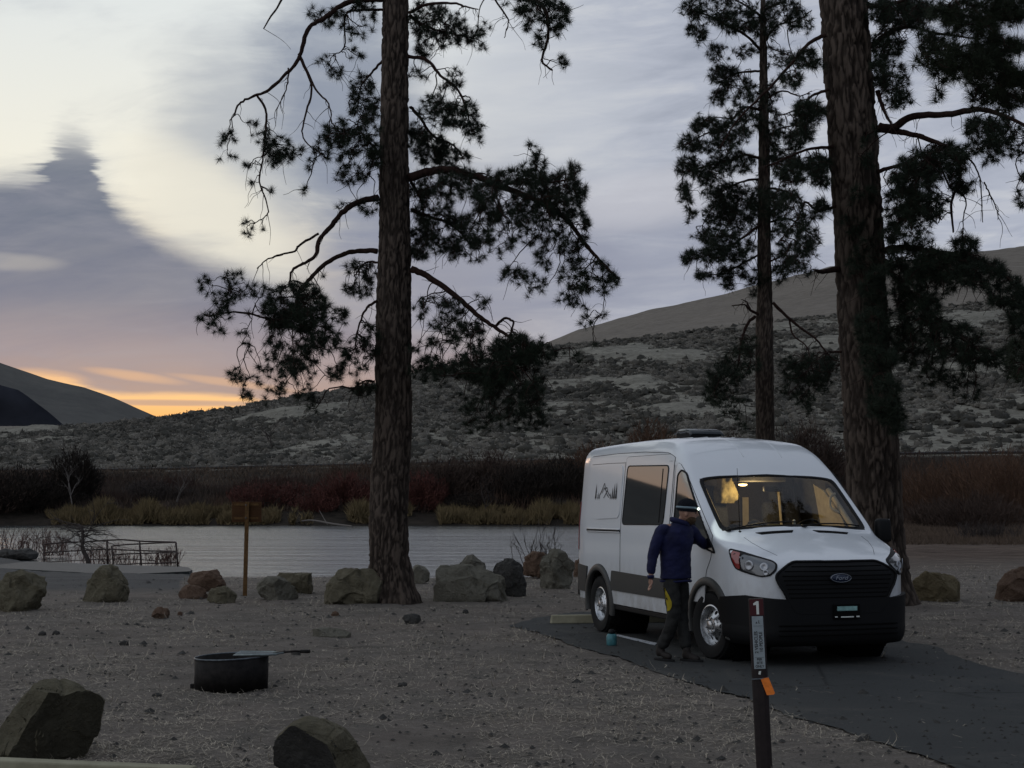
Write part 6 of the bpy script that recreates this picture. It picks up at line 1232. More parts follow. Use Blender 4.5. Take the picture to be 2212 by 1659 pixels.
        up = rnd([(3.62, 2.235), (4.84, 2.245), (4.84, 2.37), (3.62, 2.36)], .04); 
        line('body_crease', [(2.16, 2.285), (3.0, 2.32), (4.0, 2.325), (4.88, 2.31)], sm, 'seam', W, .0035, .001)
        line('body_crease', [(2.0, 2.185), (3.0, 2.20), (3.6, 2.20), (4.2, 2.205), (4.84, 2.20)], sm, 'seam', W, .003, .001)
        line('body_gap', [(3.60, .62), (3.60, 2.20)], sm, 'seam', W, .003, .001)
        line('roof_gap', [(1.97, 1.45), (1.98, 1.8), (1.985, 2.05), (2.0, 2.14)], sm, 'seam', W, .0035, .001)
        # front door
        dp = rnd([(1.02, .60), (1.93, .60), (1.96, 1.40), (1.95, 2.14), (1.80, 2.20), (1.62, 2.10), (1.42, 1.90), (1.10, 1.60), (.84, 1.34), (.86, 1.10), (.98, .95)], .05); fd = patch('front_door', dp, sm, .0045, 'paint', W, .05)
        line('door_gap', dp, sm, 'seam', fd, .0045, .001, True)
        wn = rnd([(1.88, 1.47), (1.88, 2.02), (1.78, 2.075), (1.66, 2.03), (1.45, 1.83), (1.18, 1.57), (.90, 1.30), (.76, 1.155), (1.00, 1.20), (1.22, 1.33), (1.40, 1.46)], .035); w2 = patch('window', wn, sm, .009, 'sideglass', fd, .05); line('window_seal', wn, sm, 'plastic', fd, .013, .006, True)
        hd = MB(); p = sm(1.80, 1.17, .012); hd.tube([p + Vector((0, -.09, 0)), p + Vector((sg * .035, -.06, 0)), p + Vector((sg * .035, .06, 0)), p + Vector((0, .09, 0))], .013, 8); hd.build('handle', M['plastic'], fd, True)
        # mirror
        mr = MB(); mr.box((sg * 1.22, 1.04, 1.38), (.19, .12, .27), None, 0, .92); mh = mr.build('mirror', M['plastic'], W, True, .035)
        mm = MB(); mm.tube([(sg * 1.02, 1.05, 1.27), (sg * 1.12, 1.03, 1.27), (sg * 1.2, 1.03, 1.28)], .03, 8); mm.build('mirror_arm', M['plastic'], mh, True)
        mm = MB(); mm.box((sg * 1.25, 1.088, 1.41), (.18, .006, .20)); mm.box((sg * 1.25, 1.088, 1.275), (.18, .006, .05)); mm.build('mirror_glass', M['chrome'], mh)
        # cladding, sill, wheel lips
        for nm, pl in (('side_cladding', [(1.42, .575), (3.88, .575), (3.90, .66), (3.86, .825), (1.43, .795)]), ('side_cladding', [(4.87, .50), (5.22, .50), (5.22, .86), (4.80, .84)])):
            patch(nm, rnd(pl, .02), sm, .020, 'clad', W, .06, .022)
        patch('sill', [(1.38, .405), (3.92, .405), (3.92, .565), (1.38, .565)], sm, .008, 'paint', W, .08, .012)
        sl = MB(); sl.box((sg * .95, 2.65, .36), (.10, 2.5, .06)); sl.build('side_step', M['plastic'], W, False, .012)
        for ax in (FA, RA):
            m = MB(); n = 26; rings = []
            for i in range(n + 1):
                a = rad(-14) + rad(208) * i / n; c, s = math.cos(a), math.sin(a); row = []
                for rr, xx in ((.435, -.03), (.430, .028), (.445, .036), (.505, .030), (.520, .012), (.520, -.012)):
                    y = ax + c * rr; z = .37 + s * rr; hx = sm(y, max(z, .41), 0).x; row.append((hx + sg * xx, y, z))
                rings.append(row)
            V3 = [p for r in rings for p in r]; m.add(V3, [(i * 6 + j, i * 6 + j + 1, (i + 1) * 6 + j + 1, (i + 1) * 6 + j) for i in range(n) for j in range(5)]); o = m.build('wheel_arch_trim', M['clad'], W, True)
            m = MB(); m.lathe([(.0, -.30), (.50, -.30), (.50, .10)], 30, (sg * .80, ax, .37), 'x') if sg > 0 else m.lathe([(.0, .30), (.50, .30), (.50, -.10)], 30, (sg * .80, ax, .37), 'x')
            m.build('wheel_well', M['dark'], W, True)
        # headlight
        A = lambda y, l: math.atan2(y, .95 - l)
        hl = [(sg * .66, 1.095), (sg * .80, 1.135), (sg * .98, 1.185), (sg * 1.13, 1.215), (sg * 1.08, 1.10), (sg * 1.02, 1.005), (sg * .93, .975), (sg * .74, .925), (sg * .66, .94), (sg * .61, 1.0), (sg * .61, 1.06)]
        H = patch('headlight', rnd(hl, .03), front_map, .010, 'plastic', W, .05, .03)
        patch('lens', rnd([(sg * .665, 1.08), (sg * .80, 1.118), (sg * .955, 1.155), (sg * .93, 1.0), (sg * .745, .94), (sg * .67, .955), (sg * .63, 1.01), (sg * .63, 1.055)], .03), front_map, .016, 'lens', H, .05, .01)
        patch('side_marker', rnd([(sg * .975, 1.165), (sg * 1.075, 1.19), (sg * 1.05, 1.09), (sg * 1.0, 1.015), (sg * .95, 1.0)], .02), front_map, .017, 'redlens', H, .04, .01)
        for (ca, cz, r1) in ((.85, 1.045, .052), (.72, 1.03, .044), (.70, .975, .03)):
            c = front_map(sg * ca, cz, .018); n = (front_map(sg * ca, cz, .03) - c).normalized(); m = MB(); q = n.to_track_quat('Z', 'Y').to_matrix(); pr = [(0, 0), (r1 * .5, .003), (r1 * .8, .008), (r1, .006), (r1 * 1.05, 0)]; m.lathe(pr, 20); m.v = [tuple(c + q @ Vector(p)) for p in m.v]; m.build('reflector', M['reflector'], H, True)
        # tail lamp at the rear corner
        patch('tail_lamp', rnd([(5.20, 1.05), (5.285, 1.05), (5.285, 1.70), (5.20, 1.70)], .02), sm, .014, 'redlens', W, .06, .01)
    # ---- front: grille, bumper, plate
    gp = rnd([(-.49, 1.075), (.49, 1.075), (.60, .985), (.625, .93), (.53, .70), (.46, .55), (-.46, .55), (-.53, .70), (-.625, .93), (-.60, .985)], .05); gp = [(a, b) for a, b in gp]
    G_ = patch('grille', gp, front_map, .030, 'plastic', W, .05, .03)
    m = MB()
    for i in range(9):
        z = 1.03 - i * .045; hw = np.interp(z, [.6, .70, .93, .985, 1.07], [.44, .50, .57, .55, .44]); P = [front_map(a, z, .031) for a in np.linspace(-hw, hw, 18)]; m.tube(P, .006, 5)
    m.build('grille_slats', M['dark'], G_, True)
    line('grille_frame', gp, front_map, 'plastic', G_, .014, .034, True)
    c = front_map(.0, .915, .052); n = Vector((0, -1, .12)).normalized(); q = n.to_track_quat('Z', 'Y').to_matrix(); Rm = q.to_4x4()
    em = MB(); em.lathe([(0, .012), (.9, .010), (1.0, 0)], 36); em.v = [tuple(c + q @ Vector((p[0] * .125, p[1] * .050, p[2]))) for p in em.v]; E = em.build('emblem', M['emblem'], G_, True)
    rg = MB(); rg.tube([c + q @ Vector((.116 * math.cos(a), .0435 * math.sin(a), .012)) for a in np.linspace(0, 2 * math.pi, 41)], .0035, 5); rg.build('emblem_rim', M['emblem_metal'], E, True)
    text_obj('emblem_script', 'Ford', .062, 'emblem_metal', E, Matrix.Translation(c + n * .0135) @ Rm, .0008, .35, 1.2, bold=-.0002)
    bp = [(-1.22, .70), (-.9, .735), (-.55, .70), (.55, .70), (.9, .735), (1.22, .70), (1.28, .60), (1.24, .42), (1.08, .415), (.7, .41), (-.7, .41), (-1.08, .415), (-1.24, .42), (-1.28, .60)]
    B_ = patch('front_bumper', bp, front_map, .045, 'plastic', W, .06, .045)
    # lower lip swept under
    lp = MB(); n = 40; Vq = []
    for i in range(n + 1):
        a = -1.2 + 2.4 * i / n
        for z, off in ((.42, .045), (.36, .048), (.28, .035), (.22, .0), (.20, -.12), (.24, -.4)):
            p = front_map(a, .42, off); Vq.append((p.x, p.y, z))
    lp.add(Vq, [(i * 6 + j, (i + 1) * 6 + j, (i + 1) * 6 + j + 1, i * 6 + j + 1) for i in range(n) for j in range(5)]); lp.build('air_dam', M['plastic'], W, True)
    lo = MB()
    for z in (.33, .38, .43): lo.tube([front_map(a, .42, .052) + Vector((0, 0, z - .42)) for a in np.linspace(-.6, .6, 20)], .010, 5)
    lo.build('lower_grille', M['dark'], B_, True)
    pc = front_map(.06, .56, .06); pl = MB(); pl.box((pc.x, pc.y, .565), (.31, .012, .155)); P_ = pl.build('licence_plate', M['dark'], B_, False, .004)
    pl = MB(); pl.box((pc.x, pc.y - .008, .602), (.235, .003, .040)); pl.box((pc.x, pc.y - .008, .578), (.235, .003, .004)); pl.build('plate_band', M['teal'], P_); M['teal2'] = simple('pale_green_band', (.22, .38, .36), .5, nscale=30); P_.children[0].data.materials[0] = M['teal2']
    pl = MB(); pl.box((pc.x, pc.y - .008, .512), (.15, .003, .012)); pl.box((pc.x - .13, pc.y - .008, .514), (.03, .003, .012)); pl.box((pc.x + .125, pc.y - .008, .514), (.035, .003, .014)); pl.build('plate_frame_print', M['white'], P_)
    # hood vents, hood seam, antenna, roof ribs, roof vent
    for x0, x1 in ((-.50, -.10), (.20, .58)):
        p = rnd([(x0, .675), (x1 - .03, .675), (x1 + .02, .735), (x0 - .05, .735)], .01); patch('cowl_vent', p, top_map, .004, 'dark', W, .05, .008)
    for sg in (-1, 1): line('hood_gap', [(sg * .72, .66), (sg * .71, .50), (sg * .66, .32), (sg * .58, .16)], top_map, 'seam', W, .0022, .0005)
    a = top_map(-.62, .90, 0) if False else Vector((-.70, .80, 1.36)); m = MB(); m.tube([a, a + Vector((0, .05, .72))], [.005, .0025], 5); m.lathe([(0, 0), (.02, 0), (.014, .03), (0, .035)], 12, a); m.build('antenna', M['plastic'], W, True)
    for x in (-.16, .34): line('roof_rib', [(x, 1.80), (x, 1.9), (x, 2.02), (x * 1.0, 2.28)], top_map, 'paint', W, .004, .001)
    for x in (-.62, -.42, -.2, 0, .2, .42, .62): line('roof_rib', [(x * .9, 2.75), (x * .9, 5.0)], top_map, 'paint', W, .008, -.002)
    vz = 2.50; m = MB(); m.box((.02, 3.45, vz + .04), (.44, .44, .09)); rv = m.build('roof_vent', M['plastic'], W, False, .015)
    m = MB(); V4 = []; 
    for (y, z) in ((3.20, .075), (3.25, .115), (3.38, .135), (3.60, .135), (3.70, .11)):
        for x, dz in ((-.22, -.03), (-.18, 0), (.22, 0), (.26, -.03)): V4.append((x, y, vz + z + dz))
    m.add(V4, [(i * 4 + j, i * 4 + j + 1, (i + 1) * 4 + j + 1, (i + 1) * 4 + j) for i in range(4) for j in range(3)]); o = m.build('vent_lid', M['vent'], rv, True); md = o.modifiers.new('s', 'SOLIDIFY'); md.thickness = .02
    # decal: pines and peaks on the passenger quarter panel
    sm = side_map(-1); q = [o for o in W.children if o.name.startswith('quarter_panel')][0]; dc = MB()
    def tri(pts): 
        dc.add([sm(4.62 - a * .83, 1.74 + b * .21, .014) for a, b in pts], [tuple(range(len(pts)))])
    def pinetree(cx, h, w):
        tri([(cx - w, 0.02), (cx + w, .02), (cx, h)]); tri([(cx - w * .8, h * .4), (cx + w * .8, h * .4), (cx, h * 1.02)]); tri([(cx - w * .2, -.06), (cx + w * .2, -.06), (cx + w * .1, .1), (cx - w * .1, .1)])
    for cx, h, w in ((.05, .95, .035), (.155, .42, .022), (.22, .34, .02), (.80, .72, .03), (.88, .95, .036), (.965, 1.0, .038), (.72, .4, .02)): pinetree(cx, h, w)
    def stroke(pts, w=.018):
        for i in range(len(pts) - 1):
            (a, b), (c, d2) = pts[i], pts[i + 1]; L = math.hypot(c - a, (d2 - b) * .25) or 1; nx, ny = -(d2 - b) * .25 / L * w, (c - a) / L * w * 4; tri([(a - nx / 2, b - ny / 2), (c - nx / 2, d2 - ny / 2), (c + nx / 2, d2 + ny / 2), (a + nx / 2, b + ny / 2)])
    stroke([(.24, .25), (.32, .55), (.41, .98), (.47, .62), (.55, .30), (.65, .08)]); stroke([(.32, .35), (.37, .50), (.41, .70), (.45, .55)], .014); stroke([(.42, .05), (.50, .30), (.56, .52), (.64, .30), (.74, .12)]); stroke([(.48, .62), (.53, .72), (.58, .55)], .014)
    dc.build('tree_decal', M['ink'], q)
    # rear bumper and underside
    m = MB(); m.box((0, 5.32, .52), (1.9, .16, .20)); m.box((0, 5.36, .60), (1.5, .14, .03)); m.build('rear_bumper', M['plastic'], W, False, .03)
    m = MB(); m.box((0, 2.9, .40), (1.7, 3.4, .10)); m.box((0, .95, .38), (1.1, 1.5, .22)); m.box((0, 4.6, .42), (1.3, 1.2, .12)); m.tube([(-.8, RA, .36), (.8, RA, .36)], .06, 8); m.lathe([(0, -.14), (.14, -.08), (.16, 0), (.14, .08), (0, .14)], 12, (0, RA, .36), 'x'); m.tube([(.3, 1.5, .30), (.3, 4.9, .32), (.5, 5.35, .34)], .035, 8); m.box((-.45, 2.9, .33), (.3, .9, .14)); m.build('chassis', M['dark'], W)
    m = MB(); m.tube([(-.85, 5.3, .40), (-.86, 5.46, .41)], .035, 8); m.build('exhaust', M['iron'], W)
    # ---- wheels
    def wheel(x, y, sgn, steer, name='wheel'):
        w = bpy.data.objects.new(name, None); COL.objects.link(w); w.parent = W; w.location = (x, y, WHC); w.rotation_euler = (0, 0, steer)
        return w
    ty = MB(); r, wd = WR, .118
    prof = [(r * .62, -wd * .86), (r * .68, -wd * .95), (r * .85, -wd * 1.04), (r * .95, -wd), (r * .985, -wd * .80), (r, -wd * .55), (r, wd * .55), (r * .985, wd * .80), (r * .95, wd), (r * .85, wd * 1.04), (r * .68, wd * .95), (r * .62, wd * .86)]
    ty.lathe(prof, 56, (0, 0, 0), 'x')
    for i in range(56):
        a = 2 * math.pi * i / 56
        for xx in (-.072, -.024, .024, .072): ty.box((xx, (r + .002) * math.cos(a + xx), (r + .002) * math.sin(a + xx)), (.040, .026, .010), Matrix.Rotation(a + xx - math.pi / 2, 3, 'X'))
    rm = MB(); R = .222; rm.lathe([(R * 1.02, .085), (R * 1.02, .100), (R * .96, .104), (R * .93, .085), (R * .90, .055), (R * .86, .040)], 48, (0, 0, 0), 'x')
    # dished face with round windows: ring built around eight round openings
    nh = 10; face = []; ro, ri = R * .86, R * .44; rh = R * .105; rc = R * .66
    Vf = []; Ff = []; ns = 16
    for h in range(nh):
        a0 = 2 * math.pi * h / nh; c = (rc * math.cos(a0), rc * math.sin(a0)); b = len(Vf); half = math.pi / nh
        for k in range(ns):
            t = 2 * math.pi * k / ns; hx, hy = c[0] + rh * math.cos(t + a0), c[1] + rh * math.sin(t + a0)
            # outer boundary of this sector along the same direction
            d = (math.cos(t + a0), math.sin(t + a0)); s = .001
            while s < R:
                px, py = c[0] + d[0] * s, c[1] + d[1] * s; rr = math.hypot(px, py); an = (math.atan2(py, px) - a0 + math.pi) % (2 * math.pi) - math.pi
                if rr > ro or rr < ri or abs(an) > half: break
                s += .0008
            px, py = c[0] + d[0] * s, c[1] + d[1] * s; rr = math.hypot(px, py)
            def X(q): return .040 + .050 * (1 - min(1, max(0, (q - ri) / (ro - ri)))) ** 1.3
            Vf += [(X(math.hypot(hx, hy)) - .03, hx, hy), (X(math.hypot(hx, hy)), hx, hy), (X(rr), px, py)]
        for k in range(ns):
            k2 = (k + 1) % ns; Ff += [(b + 3 * k, b + 3 * k2, b + 3 * k2 + 1, b + 3 * k + 1), (b + 3 * k + 1, b + 3 * k2 + 1, b + 3 * k2 + 2, b + 3 * k + 2)]
    rm.add(Vf, Ff); rm.lathe([(ri + .006, .088), (ri * .9, .102), (R * .30, .104), (R * .24, .094), (R * .22, .120), (R * .10, .128), (0, .128)], 32, (0, 0, 0), 'x')
    for i in range(6):
        a = 2 * math.pi * i / 6 + .3; rm.lathe([(.012, .10), (.012, .122), (0, .124)], 6, (0, R * .36 * math.cos(a), R * .36 * math.sin(a)), 'x')
    bk = MB(); bk.lathe([(0, .0), (R * .84, .0), (R * .88, .03)], 24, (0, 0, 0), 'x')
    me_t = me_r = None
    for (sg, y, st) in ((-1, FA, .13), (-1, RA, 0), (1, FA, .13), (1, RA, 0)):
        w = wheel(sg * .895, y, sg, st)
        if me_t is None:
            t = ty.build('tyre', M['rubber'], w, True); t.data.set_sharp_from_angle(angle=rad(35)); rr_ = rm.build('rim', M['rim'], w, True); rr_.data.set_sharp_from_angle(angle=rad(30)); k_ = bk.build('brake_disc', M['dark'], w, True); me_t, me_r, me_k = t, rr_, k_
        else:
            for s_ in (me_t, me_r, me_k): c_ = s_.copy(); COL.objects.link(c_); c_.parent = w
        if sg < 0: w.rotation_euler = (0, 0, math.pi + st)
    # ---- cab interior
    m = MB(); m.add([(-.86, .90, 1.34), (.86, .90, 1.34), (.88, 1.36, 1.37), (-.88, 1.36, 1.37), (-.88, 1.40, .95), (.88, 1.40, .95)], [(0, 1, 2, 3), (3, 2, 5, 4)]); m.box((.42, 1.32, 1.39), (.44, .14, .09)); m.build('dashboard', M['dash'], W, False, .02)
    m = MB(); m.box((0, 2.2, .60), (1.86, 2.6, .04)); m.build('cab_floor', M['dash'], W)
    m = MB(); m.box((0, 2.62, 1.45), (1.80, .03, 1.7)); m.build('bulkhead', M['dash'], W)
    for x in (-.48, .48):
        m = MB(); m.box((x, 1.78, .98), (.52, .50, .16)); m.box((x, 2.08, 1.36), (.50, .15, .70), Matrix.Rotation(-.18, 3, 'X')); s_ = m.build('seat', M['seat'], W, True, .06); m = MB(); m.box((x, 2.17, 1.80), (.26, .10, .20), Matrix.Rotation(-.1, 3, 'X')); m.build('headrest', M['seat'], s_, True, .04)
    m = MB(); m.tube([(.46 + .19 * math.cos(a), 1.42 - .07 * math.sin(a), 1.33 + .17 * math.sin(a)) for a in np.linspace(0, 2 * math.pi, 33)], .014, 8); m.tube([(.30, 1.42, 1.33), (.62, 1.42, 1.33)], .016, 6); m.tube([(.46, 1.42, 1.33), (.46, 1.28, 1.22)], .03, 6); m.build('steering_wheel', M['plastic'], W, True)
    for sg in (-1, 1):   # light trim on the windscreen pillars and the grab handle
        m = MB(); P = [(sg * (.83 - .03 * t), .93 + .60 * t, 1.33 + .52 * t) for t in np.linspace(0, 1, 8)]; m.tube(P, [.035] * 8, 6); m.build('pillar_trim', M['beige'], W, True)
    m = MB(); m.add([(.84, 1.10, 1.28), (.84, 1.75, 1.40), (.76, 1.78, 1.92), (.77, 1.55, 1.84), (.82, 1.22, 1.52)], [(0, 1, 2, 3, 4)]); o = m.build('door_trim', M['beige'], W); sd = o.modifiers.new('s', 'SOLIDIFY'); sd.thickness = .02
    m = MB(); m.tube(smooth_path([Vector((.78, 1.34, 1.80)), Vector((.71, 1.32, 1.76)), Vector((.70, 1.30, 1.64)), Vector((.78, 1.24, 1.58))], 5), .017, 8); m.build('grab_handle', M['beige'], W, True)
    m = MB(); m.tube([(.40, 2.02, 1.90), (.42, 1.98, 1.40)], .016, 6); m.box((.20, 2.5, 1.55), (.08, .02, .42)); m.build('seat_belt', M['beige'], W)
    m = MB(); m.box((.0, 1.72, 1.99), (.62, .20, .10)); m.build('overhead_console', M['lining'], W, False, .02)
    m = MB(); m.box((.10, 1.58, 1.86), (.24, .05, .075)); m.build('rear_view_mirror', M['plastic'], W, True, .02)
    m = MB(); m.box((0, 2.25, 2.10), (1.5, .8, .03)); m.build('headliner', M['beige'], W)
    lp_ = MB(); lp_.lathe([(0, -.016), (.03, -.014), (.052, -.004), (.05, .01), (0, .014)], 20, (-.22, 1.70, 1.905)); lamp = lp_.build('cab_lamp', M['bulb'], W, True)
    L = bpy.data.lights.new('cab_light', 'POINT'); L.energy = 10; L.color = (1.0, .70, .34); L.shadow_soft_size = .05; lo_ = bpy.data.objects.new('cab_light', L); COL.objects.link(lo_); lo_.parent = W; lo_.location = (-.12, 1.62, 1.80)
    # ---- loose things inside the cab (things of their own)
    MW = Matrix.Translation(W.location) @ Matrix.Rotation(rad(17.11), 4, 'Z')
    def inside(o, loc, label, cat):
        o.matrix_world = MW @ Matrix.Translation(loc); tag(o, label, cat)
    random.seed(9)
    def crumple(name, sx, sy, sz, mat, seed):
        bm = bmesh.new(); bmesh.ops.create_icosphere(bm, subdivisions=4, radius=1)
        for v in bm.verts:
            n = noise.fractal(v.co * 1.6 + Vector((seed, 0, 0)), 1, 2, 4); v.co *= 1 + .35 * n; v.co = Vector((v.co.x * sx, v.co.y * sy, max(v.co.z, -.5) * sz))
        me = bpy.data.meshes.new(name); bm.to_mesh(me); bm.free(); return link(name, me, M[mat], None, True)
    inside(crumple('hanging_jacket', .13, .10, .22, 'jacket_yellow', 2), (-.30, 2.0, 1.80), 'yellow jacket hanging behind the passenger seat, lit by the cab lamp', 'jacket')
    inside(crumple('dark_bag', .12, .08, .065, 'seat', 4), (-.36, 1.10, 1.43), 'dark bag on the dashboard behind the windscreen, left of the middle', 'bag')
    inside(crumple('cap', .09, .08, .05, 'hat', 6), (-.62, 1.08, 1.41), 'black cap lying on the dashboard at its left end', 'cap')
    m = MB(); m.box((0, 0, 0), (.09, .07, .07)); inside(m.build('cup', M['beige'], None, False, .02), (-.50, 1.04, 1.40), 'pale cup standing on the dashboard near its left end', 'cup')
    m = MB(); m.box((0, 0, 0), (.15, .02, .09)); inside(m.build('paper_box', M['jacket_yellow'], None, False, .005), (-.16, 1.04, 1.41), 'small yellow box on the dashboard behind the middle of the windscreen', 'box')
    inside(crumple('glove', .09, .06, .04, 'hat', 8), (-.0, 1.10, 1.41), 'black glove on the dashboard right of the yellow box', 'glove')
    m = MB(); m.box((0, 0, 0), (.30, .12, .012), Matrix.Rotation(.2, 3, 'Y')); inside(m.build('papers', M['beige'], None), (.17, 1.10, 1.41), 'pale papers lying on the dashboard in front of the steering wheel', 'papers')
    m = MB(); m.lathe([(0, -.02), (.018, -.02), (.018, .05), (.008, .07), (0, .07)], 12); inside(m.build('bottle', M['white'], None, True), (.10, 1.06, 1.44), 'small white bottle standing on the dashboard', 'bottle')
    return W
# ---------------------------------------------------------------- the person
def skinned(name, V, E, Rr, mat, parent=None, sub=2, xy=None):
    me = bpy.data.meshes.new(name); me.from_pydata([tuple(v) for v in V], E, []); o = bpy.data.objects.new(name, me); COL.objects.link(o)
    md = o.modifiers.new('skin', 'SKIN'); md.use_smooth_shade = True; md.branch_smoothing = .6
    for i, r in enumerate(Rr): me.skin_vertices[0].data[i].radius = (r, r) if isinstance(r, (int, float)) else r
    me.skin_vertices[0].data[0].use_root = True
    s = o.modifiers.new('sub', 'SUBSURF'); s.levels = sub; s.render_levels = sub
    dg = bpy.context.evaluated_depsgraph_get(); m2 = bpy.data.meshes.new_from_object(o.evaluated_get(dg)); bpy.data.objects.remove(o); bpy.data.meshes.remove(me)
    if mat is None: return m2
    m2.materials.clear(); return link(name, m2, M[mat] , parent, True)
def join_remesh(name, meshes, mat, parent, voxel=.008, wr=None):
    bm = bmesh.new()
    for m in meshes: bm.from_mesh(m)
    me = bpy.data.meshes.new(name); bm.to_mesh(me); bm.free(); o = bpy.data.objects.new(name, me); COL.objects.link(o)
    r = o.modifiers.new('r', 'REMESH'); r.mode = 'VOXEL'; r.voxel_size = voxel; s = o.modifiers.new('s', 'SMOOTH'); s.iterations = 3; s.factor = .5
    dg = bpy.context.evaluated_depsgraph_get(); m2 = bpy.data.meshes.new_from_object(o.evaluated_get(dg)); bpy.data.objects.remove(o)
    if wr:
        for v in m2.vertices: v.co += v.normal * wr(v.co)
    m2.materials.clear(); return link(name, m2, M[mat], parent, True)
def hand_parts(w, d, side, r=.0095, curl=.5, up=Vector((0, 0, 1))):
    """palm and five fingers from wrist w along d; side = direction of the thumb"""
    d = d.normalized(); side = (side - d * side.dot(d)).normalized(); nrm = d.cross(side); out = []
    V = [w, w + d * .035, w + d * .075]; out.append(skinned('p', V, [(0, 1), (1, 2)], [(.024, .018), (.034, .016), (.036, .014)], None))
    for k, (off, L) in enumerate(((.028, .070), (.010, .078), (-.009, .073), (-.027, .058))):
        a = w + d * .068 + side * off; c1 = (d + nrm * curl * .5).normalized(); b = a + c1 * L * .45; c2 = (d + nrm * curl * 1.2).normalized(); c = b + c2 * L * .32; c3 = (d * .6 + nrm * curl * 2).normalized(); e = c + c3 * L * .25
        out.append(skinned('f', [a, b, c, e], [(0, 1), (1, 2), (2, 3)], [r, r * .95, r * .85, r * .7], None))
    a = w + d * .02 + side * .022; out.append(skinned('t', [a, a + (d * .6 + side * .8) * .035, a + (d * .9 + side * .7 + nrm * .4) * .062, a + (d * 1.1 + side * .5 + nrm * .6) * .078], [(0, 1), (1, 2), (2, 3)], [.012, .011, .010, .008], None))
    return out
def mk_person():
    g = at_z(1457, 1428); P = empty('person', (g.x, g.y, 0.006)); tag(P, 'person in navy jacket, dark trousers and black hat with headlamp, reaching into the van', 'person')
    V = Vector
    # joints (x right, y away, z up), from the ground point
    hipL, hipR = V((-.045, -.04, .93)), V((.085, .06, .93)); kneeL, kneeR = V((-.01, -.09, .50)), V((.085, .09, .51)); ankL, ankR = V((-.15, .02, .11)), V((.13, -.05, .09)); toeL, toeR = V((-.06, -.08, .03)), V((.25, -.14, .03))
    pel = V((.02, .01, .96)); wai = V((.02, .01, 1.10)); che = V((.04, .0, 1.31)); nb = V((.065, .0, 1.45)); neck = V((.095, .0, 1.51)); hd = V((.145, -.01, 1.59))
    shL, shR = V((-.135, -.07, 1.42)), V((.19, .09, 1.42)); elL, elR = V((-.235, -.09, 1.13)), V((.325, .20, 1.26)); wrL, wrR = V((-.262, -.13, .89)), V((.47, .34, 1.20))
    # body: head, neck, torso, limbs as one continuous surface
    bv = [pel, wai, che, nb, neck, V((.125, -.005, 1.57)), shL, elL, wrL, shR, elR, wrR, hipL, kneeL, ankL, hipR, kneeR, ankR]
    be = [(0, 1), (1, 2), (2, 3), (3, 4), (4, 5), (3, 6), (6, 7), (7, 8), (3, 9), (9, 10), (10, 11), (0, 12), (12, 13), (13, 14), (0, 15), (15, 16), (16, 17)]
    br = [.12, .115, .11, .065, .050, .055, .046, .040, .028, .046, .040, .028, .085, .055, .036, .085, .055, .036]
    parts = [skinned('b', bv, be, br, None)]
    # head, facing right and slightly down
    bm = bmesh.new(); bmesh.ops.create_uvsphere(bm, u_segments=40, v_segments=28, radius=1.0)
    for v in bm.verts:
        x, y, z = v.co; sx = .098 if x > 0 else .095; q = V((x * sx, y * .076, z * .118))
        if z < 0: q.x += .012 * (-z) ; q.y *= 1 - .22 * (-z); q.x *= 1 - .10 * (-z)
        if x > 0:
            nose = math.exp(-((z + .12) / .16) ** 2 - (y / .22) ** 2); q.x += .030 * nose * max(0, x)
            brow = math.exp(-((z - .18) / .10) ** 2); q.x += .006 * brow * x
            for s in (-1, 1): q.x -= .013 * math.exp(-((z - .02) / .10) ** 2 - ((y - s * .40) / .2) ** 2) * x
            chin = math.exp(-((z + .82) / .18) ** 2 - (y / .4) ** 2); q.x += .020 * chin
            mouth = math.exp(-((z + .52) / .05) ** 2 - (y / .35) ** 2); q.x -= .006 * mouth
            lip = math.exp(-((z + .42) / .06) ** 2 - (y / .3) ** 2) + math.exp(-((z + .62) / .06) ** 2 - (y / .3) ** 2); q.x += .005 * lip
        v.co = q
    me = bpy.data.meshes.new('h'); bm.to_mesh(me); bm.free(); Rh = Matrix.Rotation(-.12, 4, 'Z') @ Matrix.Rotation(.10, 4, 'Y'); me.transform(Matrix.Translation(hd + V((.012, 0, .0))) @ Rh); parts.append(me)
    for s in (-1, 1):
        bm = bmesh.new(); bmesh.ops.create_uvsphere(bm, u_segments=12, v_segments=8, radius=1.0)
        for v in bm.verts: v.co = V((v.co.x * .020, v.co.y * .010, v.co.z * .032))
        me = bpy.data.meshes.new('e'); bm.to_mesh(me); bm.free(); me.transform(Matrix.Translation(hd) @ Rh @ Matrix.Translation((-.005, s * .080, -.01)) @ Matrix.Rotation(s * .35, 4, 'Z')); parts.append(me)
    parts += hand_parts(wrL, V((-.02, -.02, -1)), V((.3, -1, 0)), curl=.45); parts += hand_parts(wrR, V((.9, .45, -.05)), V((0, .1, 1)), curl=.8)
    body = join_remesh('body', parts, 'skin', P, .0065)
    for s in (-1, 1):
        m = MB(); c = Matrix.Translation(hd) @ Rh @ V((.094, s * .031, .006)); m.lathe([(0, -.008), (.006, -.006), (.0085, 0), (.006, .006), (0, .008)], 10, c); m.build('eye', M['ink'], body, True)
    # jacket
    tz = [V((.022, .01, .88)), V((.022, .01, 1.02)), V((.022, .01, 1.16)), V((.036, .0, 1.30)), V((.045, 0, 1.39)), V((.065, 0, 1.455)), V((.088, 0, 1.50))]
    def wrk(co): return .007 * noise.fractal(V((co.x * 8 + co.z * 3, co.y * 8, co.z * 13 - co.x * 5)), 1, 2, 4)
    
